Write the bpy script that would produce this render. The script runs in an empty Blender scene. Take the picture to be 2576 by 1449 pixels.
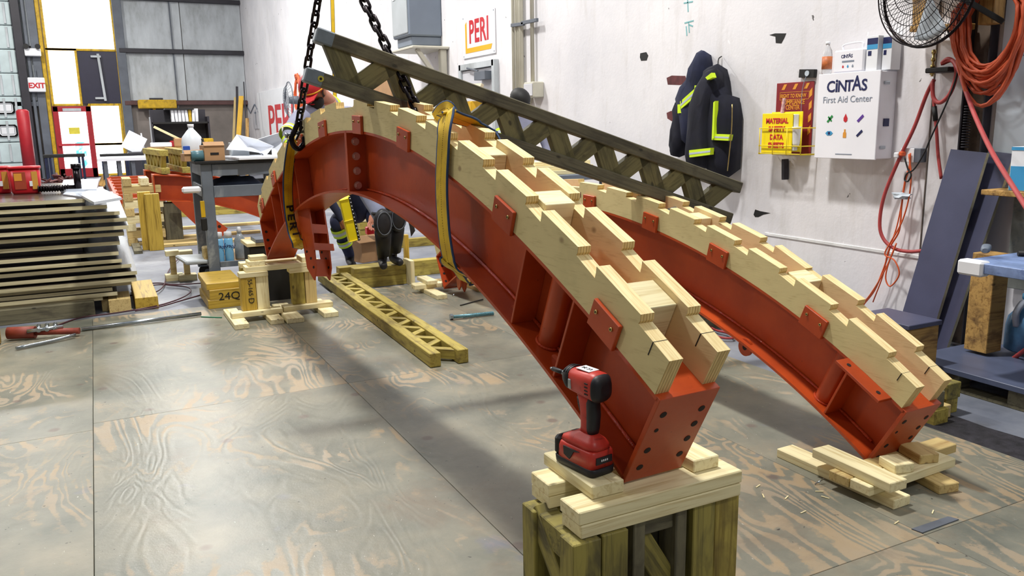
import bpy, bmesh, math, random
import numpy as np
from mathutils import Vector, Matrix, Euler
random.seed(7)
R = math.radians
PI = math.pi
SC = bpy.context.scene
COL = SC.collection

# ---------------------------------------------------------------- camera (calibrated from the photograph's vanishing points)
F = 2050.0; CX = 1288.0; CY = 724.5; H = 1.4          # focal length in px of the 2576x1449 frame, eye height
def _n(v):
    v = np.array(v, float); return v / np.linalg.norm(v)
_Y = _n([230 - CX, 330 - CY, F])                        # world +Y runs along the right-hand wall
_d = _n([1460 - CX, 10200, F]); _d = _n(_d - _Y * np.dot(_d, _Y))
_Z = -_d
_X = np.cross(_Y, _Z)
if _X[0] < 0: _X = -_X
M = np.array([_X, _Y, _Z])
CAMP = np.array([0, 0, H])
def ray(px, py): return M @ np.array([px - CX, py - CY, F])
def onz(px, py, z=0.0):
    r = ray(px, py); return Vector(CAMP + (z - H) / r[2] * r)
def onx(px, py, x):
    r = ray(px, py); return Vector(CAMP + x / r[0] * r)
def ony(px, py, y):
    r = ray(px, py); return Vector(CAMP + y / r[1] * r)

cam = bpy.data.cameras.new('camera'); co = bpy.data.objects.new('camera', cam); COL.objects.link(co)
cam.sensor_fit = 'HORIZONTAL'; cam.sensor_width = 36.0; cam.lens = F / 2576.0 * 36.0
cam.clip_start = 0.05; cam.clip_end = 200
rt, dn_, fw = M[:, 0], M[:, 1], M[:, 2]
co.matrix_world = Matrix(((rt[0], -dn_[0], -fw[0], 0), (rt[1], -dn_[1], -fw[1], 0), (rt[2], -dn_[2], -fw[2], H), (0, 0, 0, 1)))
SC.camera = co

# ---------------------------------------------------------------- world, lamps, exposure
SC.view_settings.view_transform = 'Standard'
SC.view_settings.look = 'None'
SC.view_settings.gamma = 1.0
SC.view_settings.exposure = 0.28
SC.view_settings.use_curve_mapping = False
wd = bpy.data.worlds.new('hall_ambient'); SC.world = wd; wd.use_nodes = True
wd.node_tree.nodes['Background'].inputs[0].default_value = (0.86, 0.92, 1.0, 1)
wd.node_tree.nodes['Background'].inputs[1].default_value = 0.2
def lamp(x, y, z, power, size, col=(1, 0.98, 0.94)):
    l = bpy.data.lights.new('high_bay_light', 'AREA'); l.shape = 'DISK'; l.size = size; l.energy = power; l.color = col
    o = bpy.data.objects.new('high_bay_light', l); COL.objects.link(o); o.location = (x, y, z)
    return o
lamp(1.5, 4.2, 7.2, 400, 0.5)
lamp(-4.5, 6.0, 7.2, 140, 0.8)
lamp(1.4, 11.0, 7.2, 430, 0.8)
lamp(-3.5, 14.0, 7.2, 260, 0.8)
lamp(1.5, 19.0, 7.2, 480, 0.8)
lamp(1.4, -3.0, 7.2, 130, 0.8)
lamp(-2.5, 24.0, 7.2, 380, 0.8)

# ---------------------------------------------------------------- materials
def srgb(r, g, b):
    f = lambda c: ((c / 255 + 0.055) / 1.055) ** 2.4 if c > 10 else c / 255 / 12.92
    return (f(r), f(g), f(b), 1)
class NT:
    def __init__(s, name):
        s.m = bpy.data.materials.new(name); s.m.use_nodes = True; s.t = s.m.node_tree; s.b = s.t.nodes['Principled BSDF']
    def n(s, typ, **kw):
        nd = s.t.nodes.new(typ)
        for k, v in kw.items():
            if k.startswith('i_'):
                key = k[2:].replace('_', ' ')
                nd.inputs[int(key) if key.isdigit() else key].default_value = v
            else: setattr(nd, k, v)
        return nd
    def l(s, a, b): s.t.links.new(a, b)
    def co(s, scale=(1, 1, 1), rot=(0, 0, 0), typ='Object'):
        tc = s.n('ShaderNodeTexCoord'); mp = s.n('ShaderNodeMapping'); mp.inputs['Scale'].default_value = scale
        mp.inputs['Rotation'].default_value = rot
        s.l(tc.outputs[typ], mp.inputs['Vector']); return mp.outputs[0]
    def noise(s, vec, scale, detail=4, rough=0.55, dist=0.0):
        nd = s.n('ShaderNodeTexNoise'); nd.inputs['Scale'].default_value = scale; nd.inputs['Detail'].default_value = detail
        nd.inputs['Roughness'].default_value = rough; nd.inputs['Distortion'].default_value = dist
        s.l(vec, nd.inputs['Vector']); return nd.outputs['Fac']
    def ramp(s, fac, stops, interp='LINEAR'):
        nd = s.n('ShaderNodeValToRGB'); cr = nd.color_ramp; cr.interpolation = interp
        while len(cr.elements) < len(stops): cr.elements.new(0.5)
        for e, (p, c) in zip(cr.elements, stops):
            e.position = p; e.color = c if not isinstance(c, (int, float)) else (c, c, c, 1)
        s.l(fac, nd.inputs[0]); return nd.outputs[0]
    def mix(s, fac, a, b, mode='MIX'):
        nd = s.n('ShaderNodeMix', data_type='RGBA', blend_type=mode)
        for v, i in ((fac, 0), (a, 6), (b, 7)):
            if hasattr(v, 'links'): s.l(v, nd.inputs[i])
            else: nd.inputs[i].default_value = v
        return nd.outputs[2]
    def math(s, op, a, b=0.0):
        nd = s.n('ShaderNodeMath', operation=op)
        for v, i in ((a, 0), (b, 1)):
            if hasattr(v, 'links'): s.l(v, nd.inputs[i])
            else: nd.inputs[i].default_value = v
        return nd.outputs[0]
    def bump(s, h, st=0.3, dist=0.01):
        nd = s.n('ShaderNodeBump'); nd.inputs['Strength'].default_value = st; nd.inputs['Distance'].default_value = dist
        s.l(h, nd.inputs['Height']); s.l(nd.outputs[0], s.b.inputs['Normal'])
    def done(s, col=None, rough=None, metal=None, spec=None):
        for v, k in ((col, 'Base Color'), (rough, 'Roughness'), (metal, 'Metallic'), (spec, 'Specular IOR Level')):
            if v is None: continue
            if hasattr(v, 'links'): s.l(v, s.b.inputs[k])
            else: s.b.inputs[k].default_value = v
        return s.m
def mul(c, k): return (c[0] * k, c[1] * k, c[2] * k, 1)
def paint(name, c, rough=0.5, var=0.18, scale=6, metal=0.0, bump=0.05, dirt=None, bscale=90):
    t = NT(name); v = t.co()
    f = t.noise(v, scale, 5)
    col = t.ramp(f, [(0.3, mul(c, 1 - var)), (0.7, mul(c, 1 + var * 0.6))])
    if dirt:
        g = t.noise(v, scale * 0.6, 8, 0.7, 1.0)
        col = t.mix(t.ramp(g, [(0.55, 0.0), (0.72, 1.0)]), col, dirt)
    if bump: t.bump(t.noise(v, bscale, 3), bump, 0.004)
    return t.done(col, rough, metal)
def lumber(name, c1, c2, rough=0.65, stain=None, knots=True, scale=1.0, dark=None):
    t = NT(name); oi = t.n('ShaderNodeObjectInfo')
    tc = t.n('ShaderNodeTexCoord'); add = t.n('ShaderNodeVectorMath', operation='ADD')
    sc = t.n('ShaderNodeVectorMath', operation='SCALE'); cmb = t.n('ShaderNodeCombineXYZ')
    t.l(oi.outputs['Random'], cmb.inputs[0]); t.l(oi.outputs['Random'], cmb.inputs[1]); t.l(oi.outputs['Random'], cmb.inputs[2])
    t.l(cmb.outputs[0], sc.inputs[0]); sc.inputs['Scale'].default_value = 23.0
    t.l(tc.outputs['Object'], add.inputs[0]); t.l(sc.outputs[0], add.inputs[1])
    mp = t.n('ShaderNodeMapping'); mp.inputs['Scale'].default_value = (1.2 * scale, 22 * scale, 22 * scale); t.l(add.outputs[0], mp.inputs[0])
    g = t.noise(mp.outputs[0], 2.2, 5, 0.6, 0.8)
    col = t.ramp(g, [(0.3, c2), (0.5, c1), (0.75, mul(c1, 1.08))])
    rv = t.ramp(oi.outputs['Random'], [(0, 0.82), (1, 1.08)])
    col = t.mix(1.0, col, rv, 'MULTIPLY')
    if stain:
        mp2 = t.n('ShaderNodeMapping'); mp2.inputs['Scale'].default_value = (2.5, 7, 7); t.l(add.outputs[0], mp2.inputs[0])
        s2 = t.noise(mp2.outputs[0], 2.0, 4, 0.6, 0.5)
        col = t.mix(t.ramp(s2, [(0.48, 0.0), (0.7, 0.85)]), col, stain)
    if knots:
        mp3 = t.n('ShaderNodeMapping'); mp3.inputs['Scale'].default_value = (5, 9, 9); t.l(add.outputs[0], mp3.inputs[0])
        vo = t.n('ShaderNodeTexVoronoi'); vo.inputs['Scale'].default_value = 1.1; t.l(mp3.outputs[0], vo.inputs['Vector'])
        col = t.mix(t.ramp(vo.outputs['Distance'], [(0.05, 0.8), (0.1, 0.0)]), col, dark or mul(c2, 0.3))
    t.bump(g, 0.25, 0.003)
    return t.done(col, rough)

MT = {}
MT['red'] = None
def red_paint():
    t = NT('red_oxide_paint'); v = t.co()
    f = t.noise(v, 3.5, 5)
    col = t.ramp(f, [(0.3, srgb(160, 56, 20)), (0.7, srgb(190, 76, 28))])
    s2 = t.noise(t.co((6, 6, 1.2)), 5, 8, 0.7)
    col = t.mix(t.ramp(s2, [(0.62, 0.0), (0.8, 0.6)]), col, srgb(110, 30, 12))
    sp = t.noise(v, 60, 2)
    col = t.mix(t.ramp(sp, [(0.74, 0.0), (0.78, 0.8)]), col, srgb(60, 22, 12))
    t.bump(t.noise(v, 22, 4), 0.12, 0.006)
    return t.done(col, 0.36)
MT['red'] = red_paint()
MT['weld'] = paint('weld_bead_paint', srgb(196, 72, 34), 0.08, 0.2, 40, bump=0.9, bscale=160)
MT['brass'] = paint('bolt_zinc', srgb(190, 170, 110), 0.3, 0.2, 30, 0.9)
MT['boltred'] = paint('bolt_head_dull', srgb(206, 160, 148), 0.25, 0.15, 30, 0.4)
MT['dark'] = paint('black_matte', srgb(18, 17, 17), 0.6, 0.3)
MT['hole'] = paint('hole_dark', srgb(28, 10, 6), 0.8, 0.1)
MT['wall'] = None
MT['fresh'] = lumber('fresh_spruce_lumber', srgb(236, 224, 178), srgb(206, 184, 128))
MT['tan'] = lumber('tan_lumber', srgb(205, 180, 120), srgb(165, 132, 78))
MT['girder'] = lumber('yellow_green_girder_timber', srgb(176, 158, 74), srgb(128, 108, 40), stain=srgb(104, 88, 42))
MT['olive'] = lumber('weathered_olive_timber', srgb(148, 136, 66), srgb(92, 84, 42), stain=srgb(70, 64, 42))
MT['grey_timber'] = lumber('weathered_grey_timber', srgb(112, 106, 82), srgb(76, 72, 56), stain=srgb(66, 60, 48))
MT['glue'] = paint('yellow_glue', srgb(190, 178, 60), 0.5, 0.3, 30)
MT['oldtan'] = lumber('aged_orange_timber', srgb(190, 150, 84), srgb(130, 92, 42), stain=srgb(84, 56, 32))
MT['yellowpaint'] = paint('yellow_paint_worn', srgb(205, 165, 20), 0.5, 0.25, 9, dirt=srgb(110, 84, 20))
MT['ygold'] = paint('gold_yellow', srgb(222, 172, 30), 0.55, 0.1)
def ply_face(c1=srgb(216, 200, 146), c2=srgb(180, 158, 104), name='birch_plywood_face'):
    t = NT(name); v = t.co((1, 0.45, 1.6))
    n1 = t.noise(v, 3.0, 2, 0.4, 1.2)
    rings = t.math('SINE', t.math('MULTIPLY', n1, 60.0))
    fine = t.noise(t.co((1, 3, 30)), 6, 4)
    col = t.ramp(t.math('ADD', t.math('MULTIPLY', rings, 0.07), t.math('ADD', t.math('MULTIPLY', fine, 0.5), 0.25)), [(0.2, c2), (0.46, c1), (0.8, mul(c1, 1.06))])
    pa = t.noise(t.co(), 5, 3)
    col = t.mix(t.ramp(pa, [(0.55, 0.0), (0.75, 0.4)]), col, srgb(170, 160, 110))
    vo = t.n('ShaderNodeTexVoronoi'); vo.inputs['Scale'].default_value = 6; t.l(t.co((1, 0.7, 1)), vo.inputs['Vector'])
    col = t.mix(t.ramp(vo.outputs['Distance'], [(0.035, 0.7), (0.08, 0.0)]), col, srgb(140, 112, 76))
    t.bump(fine, 0.12, 0.002)
    return t.done(col, 0.6)
MT['ply'] = ply_face()
MT['ply_pink'] = ply_face(srgb(230, 206, 158), srgb(198, 164, 114), 'pine_plywood_face')
def ply_edge():
    t = NT('plywood_edge_laminations'); v = t.co((1, 0.02, 0.02))
    w = t.n('ShaderNodeTexWave', wave_type='BANDS', bands_direction='X', wave_profile='SAW'); w.inputs['Scale'].default_value = 32; w.inputs['Distortion'].default_value = 0.25
    t.l(t.co(), w.inputs['Vector'])
    fi = t.noise(t.co((60, 3, 8)), 3, 4)
    col = t.ramp(w.outputs['Fac'], [(0.0, srgb(120, 84, 40)), (0.22, srgb(214, 184, 118)), (0.9, srgb(236, 212, 152))])
    col = t.mix(t.ramp(fi, [(0.4, 0.0), (0.8, 0.6)]), col, srgb(150, 112, 58))
    return t.done(col, 0.7)
MT['plyedge'] = ply_edge()
def ply_top():
    t = NT('plywood_long_edge'); fi = t.noise(t.co((45, 2.5, 3)), 3, 4)
    col = t.ramp(fi, [(0.3, srgb(214, 184, 122)), (0.6, srgb(240, 222, 168))])
    t.bump(fi, 0.15, 0.002)
    return t.done(col, 0.65)
MT['plytop'] = ply_top()

# ---------------------------------------------------------------- mesh helpers
def link(name, me, parent=None, mats=()):
    o = bpy.data.objects.new(name, me); COL.objects.link(o)
    for m in mats: me.materials.append(MT[m] if isinstance(m, str) else m)
    if parent is not None: o.parent = parent
    return o
def tag(o, label, cat, group=None):
    o['label'] = label; o['category'] = cat
    if group: o['group'] = group
    return o
def thing(name, label, cat, loc=(0, 0, 0), rot=(0, 0, 0), group=None):
    o = bpy.data.objects.new(name, None); COL.objects.link(o); o.empty_display_size = 0.1
    o.location = loc; o.rotation_euler = rot
    return tag(o, label, cat, group)
def struct(o): o['kind'] = 'structure'; return o
def stuff(o): o['kind'] = 'stuff'; return o
def bm_new(): return bmesh.new()
def bm_box(bm, c, s, rot=None, bev=0.0, mi=0):
    """axis box centred at c, size s, optional Euler/Matrix rot"""
    r = bmesh.ops.create_cube(bm, size=1.0)
    vs = r['verts']
    bmesh.ops.scale(bm, vec=s, verts=vs)
    if bev > 0:
        es = list({e for v in vs for e in v.link_edges})
        rb = bmesh.ops.bevel(bm, geom=es, offset=bev, segments=1, affect='EDGES', profile=0.5)
        vs = list({v for f in rb['faces'] for v in f.verts} | {v for v in vs if v.is_valid})
    if rot is not None:
        mr = rot.to_matrix() if isinstance(rot, Euler) else (Euler(rot).to_matrix() if isinstance(rot, tuple) else rot)
        bmesh.ops.rotate(bm, cent=(0, 0, 0), matrix=mr, verts=vs)
    bmesh.ops.translate(bm, vec=c, verts=vs)
    if mi:
        for f in {f for v in vs for f in v.link_faces}: f.material_index = mi
    return vs
def bm_cyl(bm, p, q, r1, r2=None, seg=16, mi=0, caps=True, smooth=True):
    p = Vector(p); q = Vector(q); d = q - p
    r2 = r1 if r2 is None else r2
    rr = bmesh.ops.create_cone(bm, cap_ends=caps, segments=seg, radius1=r1, radius2=r2, depth=d.length)
    vs = rr['verts']
    mt = Matrix.Translation((p + q) / 2) @ d.to_track_quat('Z', 'Y').to_matrix().to_4x4()
    bmesh.ops.transform(bm, matrix=mt, verts=vs)
    for f in {f for v in vs for f in v.link_faces}:
        f.material_index = mi
        if smooth and len(f.verts) == 4: f.smooth = True
    return vs
def bm_prism(bm, pts, fn, t0, t1, mi=0, mie=None):
    """extrude 2D polygon pts between depths; fn(a, b, t) -> 3D point"""
    a = [bm.verts.new(fn(x, y, t0)) for x, y in pts]; b = [bm.verts.new(fn(x, y, t1)) for x, y in pts]
    f1 = bm.faces.new(a); f2 = bm.faces.new(b[::-1]); f1.material_index = f2.material_index = mi
    n = len(pts)
    for i in range(n):
        f = bm.faces.new((a[i], b[i], b[(i + 1) % n], a[(i + 1) % n])); f.material_index = mi if mie is None else mie
    return a + b
def fin(name, bm, mats, parent=None, loc=None, rot=None, smooth=None):
    bmesh.ops.recalc_face_normals(bm, faces=bm.faces[:])
    if smooth is not None:
        for f in bm.faces: f.smooth = smooth
    me = bpy.data.meshes.new(name); bm.to_mesh(me); bm.free()
    if isinstance(mats, (str,)) or not isinstance(mats, (tuple, list)): mats = (mats,)
    o = link(name, me, parent, mats)
    if loc is not None: o.location = loc
    if rot is not None: o.rotation_euler = rot
    return o
def box(name, c, s, mat, parent=None, rot=(0, 0, 0), bev=0.003):
    bm = bm_new(); bm_box(bm, (0, 0, 0), s, bev=bev)
    return fin(name, bm, mat, parent, c, rot)
def beam(name, p, q, w, h, mat, parent=None, bev=0.003, roll=0.0):
    """lumber from p to q (centre line), local X along it, w across (Y), h up (Z)"""
    p = Vector(p); q = Vector(q); d = q - p; L = d.length
    x = d.normalized(); up = Vector((0, 0, 1)) if abs(x.z) < 0.95 else Vector((0, 1, 0))
    y = up.cross(x).normalized(); z = x.cross(y)
    m = Matrix((x, y, z)).transposed()
    if roll: m = m @ Matrix.Rotation(roll, 3, 'X')
    bm = bm_new(); bm_box(bm, (0, 0, 0), (L, w, h), bev=bev)
    return fin(name, bm, mat, parent, (p + q) / 2, m.to_euler())
def plank(name, a, b, w, z0, h, mat, parent=None, bev=0.003):
    """board lying flat: centre line a->b in plan, bottom z0"""
    return beam(name, (a[0], a[1], z0 + h / 2), (b[0], b[1], z0 + h / 2), w, h, mat, parent, bev)
def smooth_path(pts, n=8):
    P = [Vector(p) for p in pts]
    if len(P) < 3: return P
    P = [2 * P[0] - P[1]] + P + [2 * P[-1] - P[-2]]
    out = []
    for i in range(1, len(P) - 2):
        a, b, c, d = P[i - 1], P[i], P[i + 1], P[i + 2]
        for k in range(n):
            t = k / n
            out.append(0.5 * ((2 * b) + (c - a) * t + (2 * a - 5 * b + 4 * c - d) * t * t + (3 * b - a - 3 * c + d) * t ** 3))
    out.append(P[-2]); return out
def bm_tube(bm, pts, r, seg=8, mi=0, closed=False, flat=None):
    """tube along a polyline; flat=(halfwidth, halfthick, axis) gives a strap"""
    P = [Vector(p) for p in pts]; n = len(P)
    rings = []; up = Vector((0, 0, 1)); prevn = None
    for i in range(n):
        if closed: t = (P[(i + 1) % n] - P[i - 1])
        else: t = P[min(i + 1, n - 1)] - P[max(i - 1, 0)]
        if t.length < 1e-9: t = Vector((0, 0, 1))
        t.normalize()
        if prevn is None:
            a = up if abs(t.z) < 0.9 else Vector((1, 0, 0)); nn = (a - t * a.dot(t)).normalized()
        else:
            nn = prevn - t * prevn.dot(t)
            nn = nn.normalized() if nn.length > 1e-6 else prevn
        prevn = nn; bb = t.cross(nn)
        rr = r[i] if isinstance(r, (list, tuple)) else r
        rings.append([bm.verts.new(P[i] + (nn * math.cos(2 * PI * k / seg) + bb * math.sin(2 * PI * k / seg)) * rr) for k in range(seg)])
    m = n if closed else n - 1
    for i in range(m):
        A = rings[i]; B = rings[(i + 1) % n]
        for k in range(seg):
            f = bm.faces.new((A[k], A[(k + 1) % seg], B[(k + 1) % seg], B[k])); f.smooth = True; f.material_index = mi
    if not closed:
        for rg in (rings[0][::-1], rings[-1]):
            f = bm.faces.new(rg); f.material_index = mi
def tube(name, pts, r, mat, parent=None, seg=8, sm=6, closed=False):
    bm = bm_new(); bm_tube(bm, smooth_path(pts, sm) if sm else pts, r, seg, closed=closed)
    return fin(name, bm, mat, parent)
def bm_strap(bm, pts, wvecs, hw, ht, mi=0, mie=1):
    """flat strap: pts centre line, wvecs width direction per point"""
    P = [Vector(p) for p in pts]; n = len(P); rings = []
    for i in range(n):
        t = (P[min(i + 1, n - 1)] - P[max(i - 1, 0)]).normalized()
        w = Vector(wvecs[i]); w = (w - t * w.dot(t)).normalized(); nn = t.cross(w)
        e = hw * 0.84
        rings.append([bm.verts.new(P[i] + w * a + nn * b) for a, b in ((-hw, -ht), (-e, -ht), (e, -ht), (hw, -ht), (hw, ht), (e, ht), (-e, ht), (-hw, ht))])
    for i in range(n - 1):
        for k in range(8):
            f = bm.faces.new((rings[i][k], rings[i][(k + 1) % 8], rings[i + 1][(k + 1) % 8], rings[i + 1][k]))
            f.material_index = mi if k in (1, 5) else mie; f.smooth = True
    bm.faces.new(rings[0][::-1]); bm.faces.new(rings[-1])
def lathe(name, prof, mat, parent=None, loc=(0, 0, 0), rot=(0, 0, 0), seg=24, sy=1.0):
    bm = bm_new(); rings = []
    for r, z in prof: rings.append([bm.verts.new((r * math.cos(2 * PI * k / seg), sy * r * math.sin(2 * PI * k / seg), z)) for k in range(seg)])
    for a, b in zip(rings, rings[1:]):
        for k in range(seg):
            f = bm.faces.new((a[k], a[(k + 1) % seg], b[(k + 1) % seg], b[k])); f.smooth = True
    bm.faces.new(rings[0][::-1]); bm.faces.new(rings[-1])
    return fin(name, bm, mat, parent, loc, rot)
_fonts = {}
def text(s, size, mat, parent, loc, rot, name='lettering', depth=0.0006, bold=0.0, sx=1.0, align='CENTER', shear=0.0, space=1.0, line=1.0):
    cu = bpy.data.curves.new(name, 'FONT'); cu.body = s; cu.size = size; cu.align_x = align; cu.align_y = 'CENTER'
    cu.extrude = depth; cu.offset = bold; cu.shear = shear; cu.space_character = space; cu.space_line = line; cu.resolution_u = 3
    o = bpy.data.objects.new('tmp', cu); COL.objects.link(o)
    dg = bpy.context.evaluated_depsgraph_get(); me = bpy.data.meshes.new_from_object(o.evaluated_get(dg)); me.name = name
    bpy.data.objects.remove(o); me.materials.clear()
    ob = link(name, me, parent, (mat,)); ob.location = loc; ob.rotation_euler = rot; ob.scale = (sx, 1, 1)
    return ob
def copy_thing(root, loc, rot=None, label=None, group=None):
    r = root.copy(); COL.objects.link(r); r.location = loc
    if rot is not None: r.rotation_euler = rot
    if label: r['label'] = label
    if group: r['group'] = group
    for ch in list(root.children):
        c = ch.copy(); COL.objects.link(c); c.parent = r
        for g in list(ch.children):
            d = g.copy(); COL.objects.link(d); d.parent = c
    return r
# ================================================================ SETTING
WX = 4.75       # plane of the right-hand wall
BY = 29.0       # plane of the far wall
def wall_mat():
    t = NT('painted_concrete_wall'); v = t.co()
    f = t.noise(v, 0.8, 6, 0.6)
    col = t.ramp(f, [(0.3, srgb(212, 211, 216)), (0.65, srgb(234, 232, 235))])
    d = t.noise(t.co((1, 3.0, 0.6)), 2.2, 7, 0.7)
    col = t.mix(t.ramp(d, [(0.52, 0.0), (0.8, 0.45)]), col, srgb(186, 180, 172))
    sp = t.noise(v, 9, 3, 0.5, 0.6)
    col = t.mix(t.ramp(sp, [(0.735, 0.0), (0.75, 0.9)]), col, srgb(60, 54, 54))
    pk = t.noise(v, 14, 2, 0.5)
    col = t.mix(t.ramp(pk, [(0.76, 0.0), (0.77, 0.8)]), col, srgb(240, 240, 244))
    t.bump(t.noise(v, 30, 5), 0.25, 0.006)
    return t.done(col, 0.6)
MT['wall'] = wall_mat()
def floor_mat():
    t = NT('worn_grey_painted_plywood')
    oi = t.n('ShaderNodeObjectInfo'); tc = t.n('ShaderNodeTexCoord')
    cmb = t.n('ShaderNodeCombineXYZ'); t.l(oi.outputs['Random'], cmb.inputs[0]); t.l(oi.outputs['Random'], cmb.inputs[1])
    sc = t.n('ShaderNodeVectorMath', operation='SCALE'); t.l(cmb.outputs[0], sc.inputs[0]); sc.inputs['Scale'].default_value = 31
    add = t.n('ShaderNodeVectorMath', operation='ADD'); t.l(tc.outputs['Object'], add.inputs[0]); t.l(sc.outputs[0], add.inputs[1])
    mp = t.n('ShaderNodeMapping'); mp.inputs['Scale'].default_value = (1.5, 0.55, 1); t.l(add.outputs[0], mp.inputs[0])
    n1 = t.noise(mp.outputs[0], 1.7, 3, 0.42, 0.9)
    rings = t.math('SINE', t.math('MULTIPLY', n1, 95.0))
    wear = t.noise(add.outputs[0], 1.1, 5, 0.6)
    wm = t.ramp(wear, [(0.42, 0.0), (0.60, 1.0)])
    th = t.math('ADD', t.math('MULTIPLY', rings, 0.62), t.math('MULTIPLY', wm, 1.3))
    fine = t.noise(add.outputs[0], 55, 4, 0.7)
    th = t.math('ADD', th, t.math('MULTIPLY', fine, 1.8))
    mask = t.ramp(t.math('MULTIPLY', th, 0.25), [(0.47, 0.0), (0.58, 1.0)])
    mask = t.math('MULTIPLY', mask, t.ramp(wear, [(0.44, 0.0), (0.56, 0.62)]))
    base = t.ramp(t.noise(add.outputs[0], 2.3, 6, 0.62), [(0.3, srgb(96, 99, 90)), (0.5, srgb(122, 121, 108)), (0.7, srgb(144, 138, 120))])
    wood = t.ramp(t.noise(add.outputs[0], 3.1, 4), [(0.35, srgb(164, 148, 126)), (0.65, srgb(176, 148, 110))])
    col = t.mix(mask, base, wood)
    du = t.noise(add.outputs[0], 1.6, 7, 0.7, 0.5)
    col = t.mix(t.ramp(du, [(0.56, 0.0), (0.72, 0.7)]), col, srgb(118, 106, 90))
    bl = t.noise(add.outputs[0], 2.9, 3)
    col = t.mix(t.ramp(bl, [(0.66, 0.0), (0.80, 0.45)]), col, srgb(96, 104, 150))
    vo = t.n('ShaderNodeTexVoronoi'); vo.inputs['Scale'].default_value = 3.3; t.l(add.outputs[0], vo.inputs['Vector'])
    col = t.mix(t.ramp(vo.outputs['Distance'], [(0.06, 0.65), (0.11, 0.0)]), col, srgb(98, 80, 74))
    sp = t.noise(add.outputs[0], 38, 2)
    col = t.mix(t.ramp(sp, [(0.73, 0.0), (0.76, 0.85)]), col, srgb(52, 50, 48))
    sp2 = t.noise(mp.outputs[0], 60, 2)
    col = t.mix(t.ramp(sp2, [(0.75, 0.0), (0.78, 0.7)]), col, srgb(214, 210, 200))
    t.bump(t.math('ADD', t.math('MULTIPLY', rings, 0.3), fine), 0.22, 0.003)
    rr = t.ramp(t.math('ADD', t.math('MULTIPLY', mask, 0.5), t.math('MULTIPLY', fine, 0.4)), [(0.0, 0.31), (1.0, 0.55)])
    return t.done(col, rr)
MT['floor'] = floor_mat()
def conc_mat():
    t = NT('stained_blue_grey_concrete'); v = t.co()
    col = t.ramp(t.noise(v, 1.4, 7, 0.65), [(0.3, srgb(92, 98, 112)), (0.55, srgb(128, 132, 142)), (0.75, srgb(164, 166, 170))])
    col = t.mix(t.ramp(t.noise(v, 4, 6, 0.7), [(0.55, 0.0), (0.75, 0.6)]), col, srgb(86, 82, 78))
    t.bump(t.noise(v, 40, 4), 0.2, 0.003)
    return t.done(col, 0.5)
MT['conc'] = conc_mat()
fl = box('floor', (0, 10, -0.118), (26, 46, 0.2), 'conc', bev=0); struct(fl); fl['label'] = 'grey concrete hall floor'
# plywood sheets laid over the slab, joints as in the photograph
def sheet(x0, x1, y0, y1):
    g = 0.0022
    o = box('plywood_sheet', ((x0 + x1) / 2, (y0 + y1) / 2 - 10, 0.118 - 0.009), (x1 - x0 - g, y1 - y0 - g, 0.018), 'floor', fl, bev=0.0012)
    return o
xs = [-5.22, -3.95, -2.68, -1.41, -0.14, 1.13, 2.40, 3.30]
for i in range(7):
    ys = [-3.6, -0.9, 1.66, 4.20, 6.85] if i % 2 == 1 else [-3.3, -0.9, 1.66, 4.20, 6.85]
    if i == 3: ys = [-3.3, -0.88, 1.66, 4.20, 6.85]
    if i >= 4: ys = [-3.3, -0.9, 1.66, 4.30, 6.85]
    for a, b in zip(ys, ys[1:]): sheet(xs[i], xs[i + 1], a, b)
# dirty strip along the platform edge
bm = bm_new(); random.seed(3)
pts = [(3.30, -1.0)] + [(3.30, y) for y in (1, 2.6)] + [(3.56 + random.uniform(-.04, .04), y / 10) for y in range(26, -11, -2)]
bm_prism(bm, pts, lambda a, b, t: (a, b - 10, 0.118 + t), -0.0178, -0.010)
MT['dirt'] = paint('black_oily_dirt', srgb(40, 38, 44), 0.7, 0.8, 18, bump=0.8, bscale=60)
fin('oily_dirt', bm, 'dirt', fl)
# right wall
wr = box('wall_right', (WX + 0.15, 13, 4.0), (0.3, 34, 8.4), 'wall', bev=0); struct(wr)
# darker lower band with a light ledge line
box('ledge_line', (-0.151, 4.2 - 13, 0.502 - 4.0), (0.012, 1.4, 0.022), paint('ledge_white', srgb(226, 226, 226), 0.6), wr, bev=0.002)
def back_metal():
    t = NT('stained_insulated_panel')
    v = t.co((1, 1, 0.35)); col = t.ramp(t.noise(v, 1.6, 7, 0.65), [(0.32, srgb(146, 150, 150)), (0.5, srgb(186, 192, 196)), (0.7, srgb(206, 212, 216))])
    return t.done(col, 0.6)
MT['panel'] = back_metal()
MT['panelbase'] = paint('concrete_block_grey', srgb(134, 126, 120), 0.8, 0.25, 1.5)
MT['steelgrey'] = paint('grey_blue_steel', srgb(96, 102, 112), 0.5, 0.2, 3)
MT['steeldark'] = paint('dark_steel', srgb(44, 42, 50), 0.5, 0.25, 3)
MT['white'] = paint('white_coat', srgb(232, 234, 238), 0.5, 0.04)
MT['brownred'] = paint('brown_primer', srgb(92, 62, 60), 0.6, 0.2)
wb = box('wall_back', (0, BY + 0.15, 4.0), (9.9, 0.3, 8.4), 'panelbase', bev=0); struct(wb)
wb['label'] = 'far wall of grey concrete with insulated panels'
def wbp(name, x0, x1, z0, z1, mat, d=0.06, off=0.0, bev=0.01):
    return box(name, ((x0 + x1) / 2, -0.15 - d / 2 - off, (z0 + z1) / 2 - 4.0), (x1 - x0, d, z1 - z0), mat, wb, bev=bev)
def bx(px, py, d=BY): return ony(px, py, d)
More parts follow.
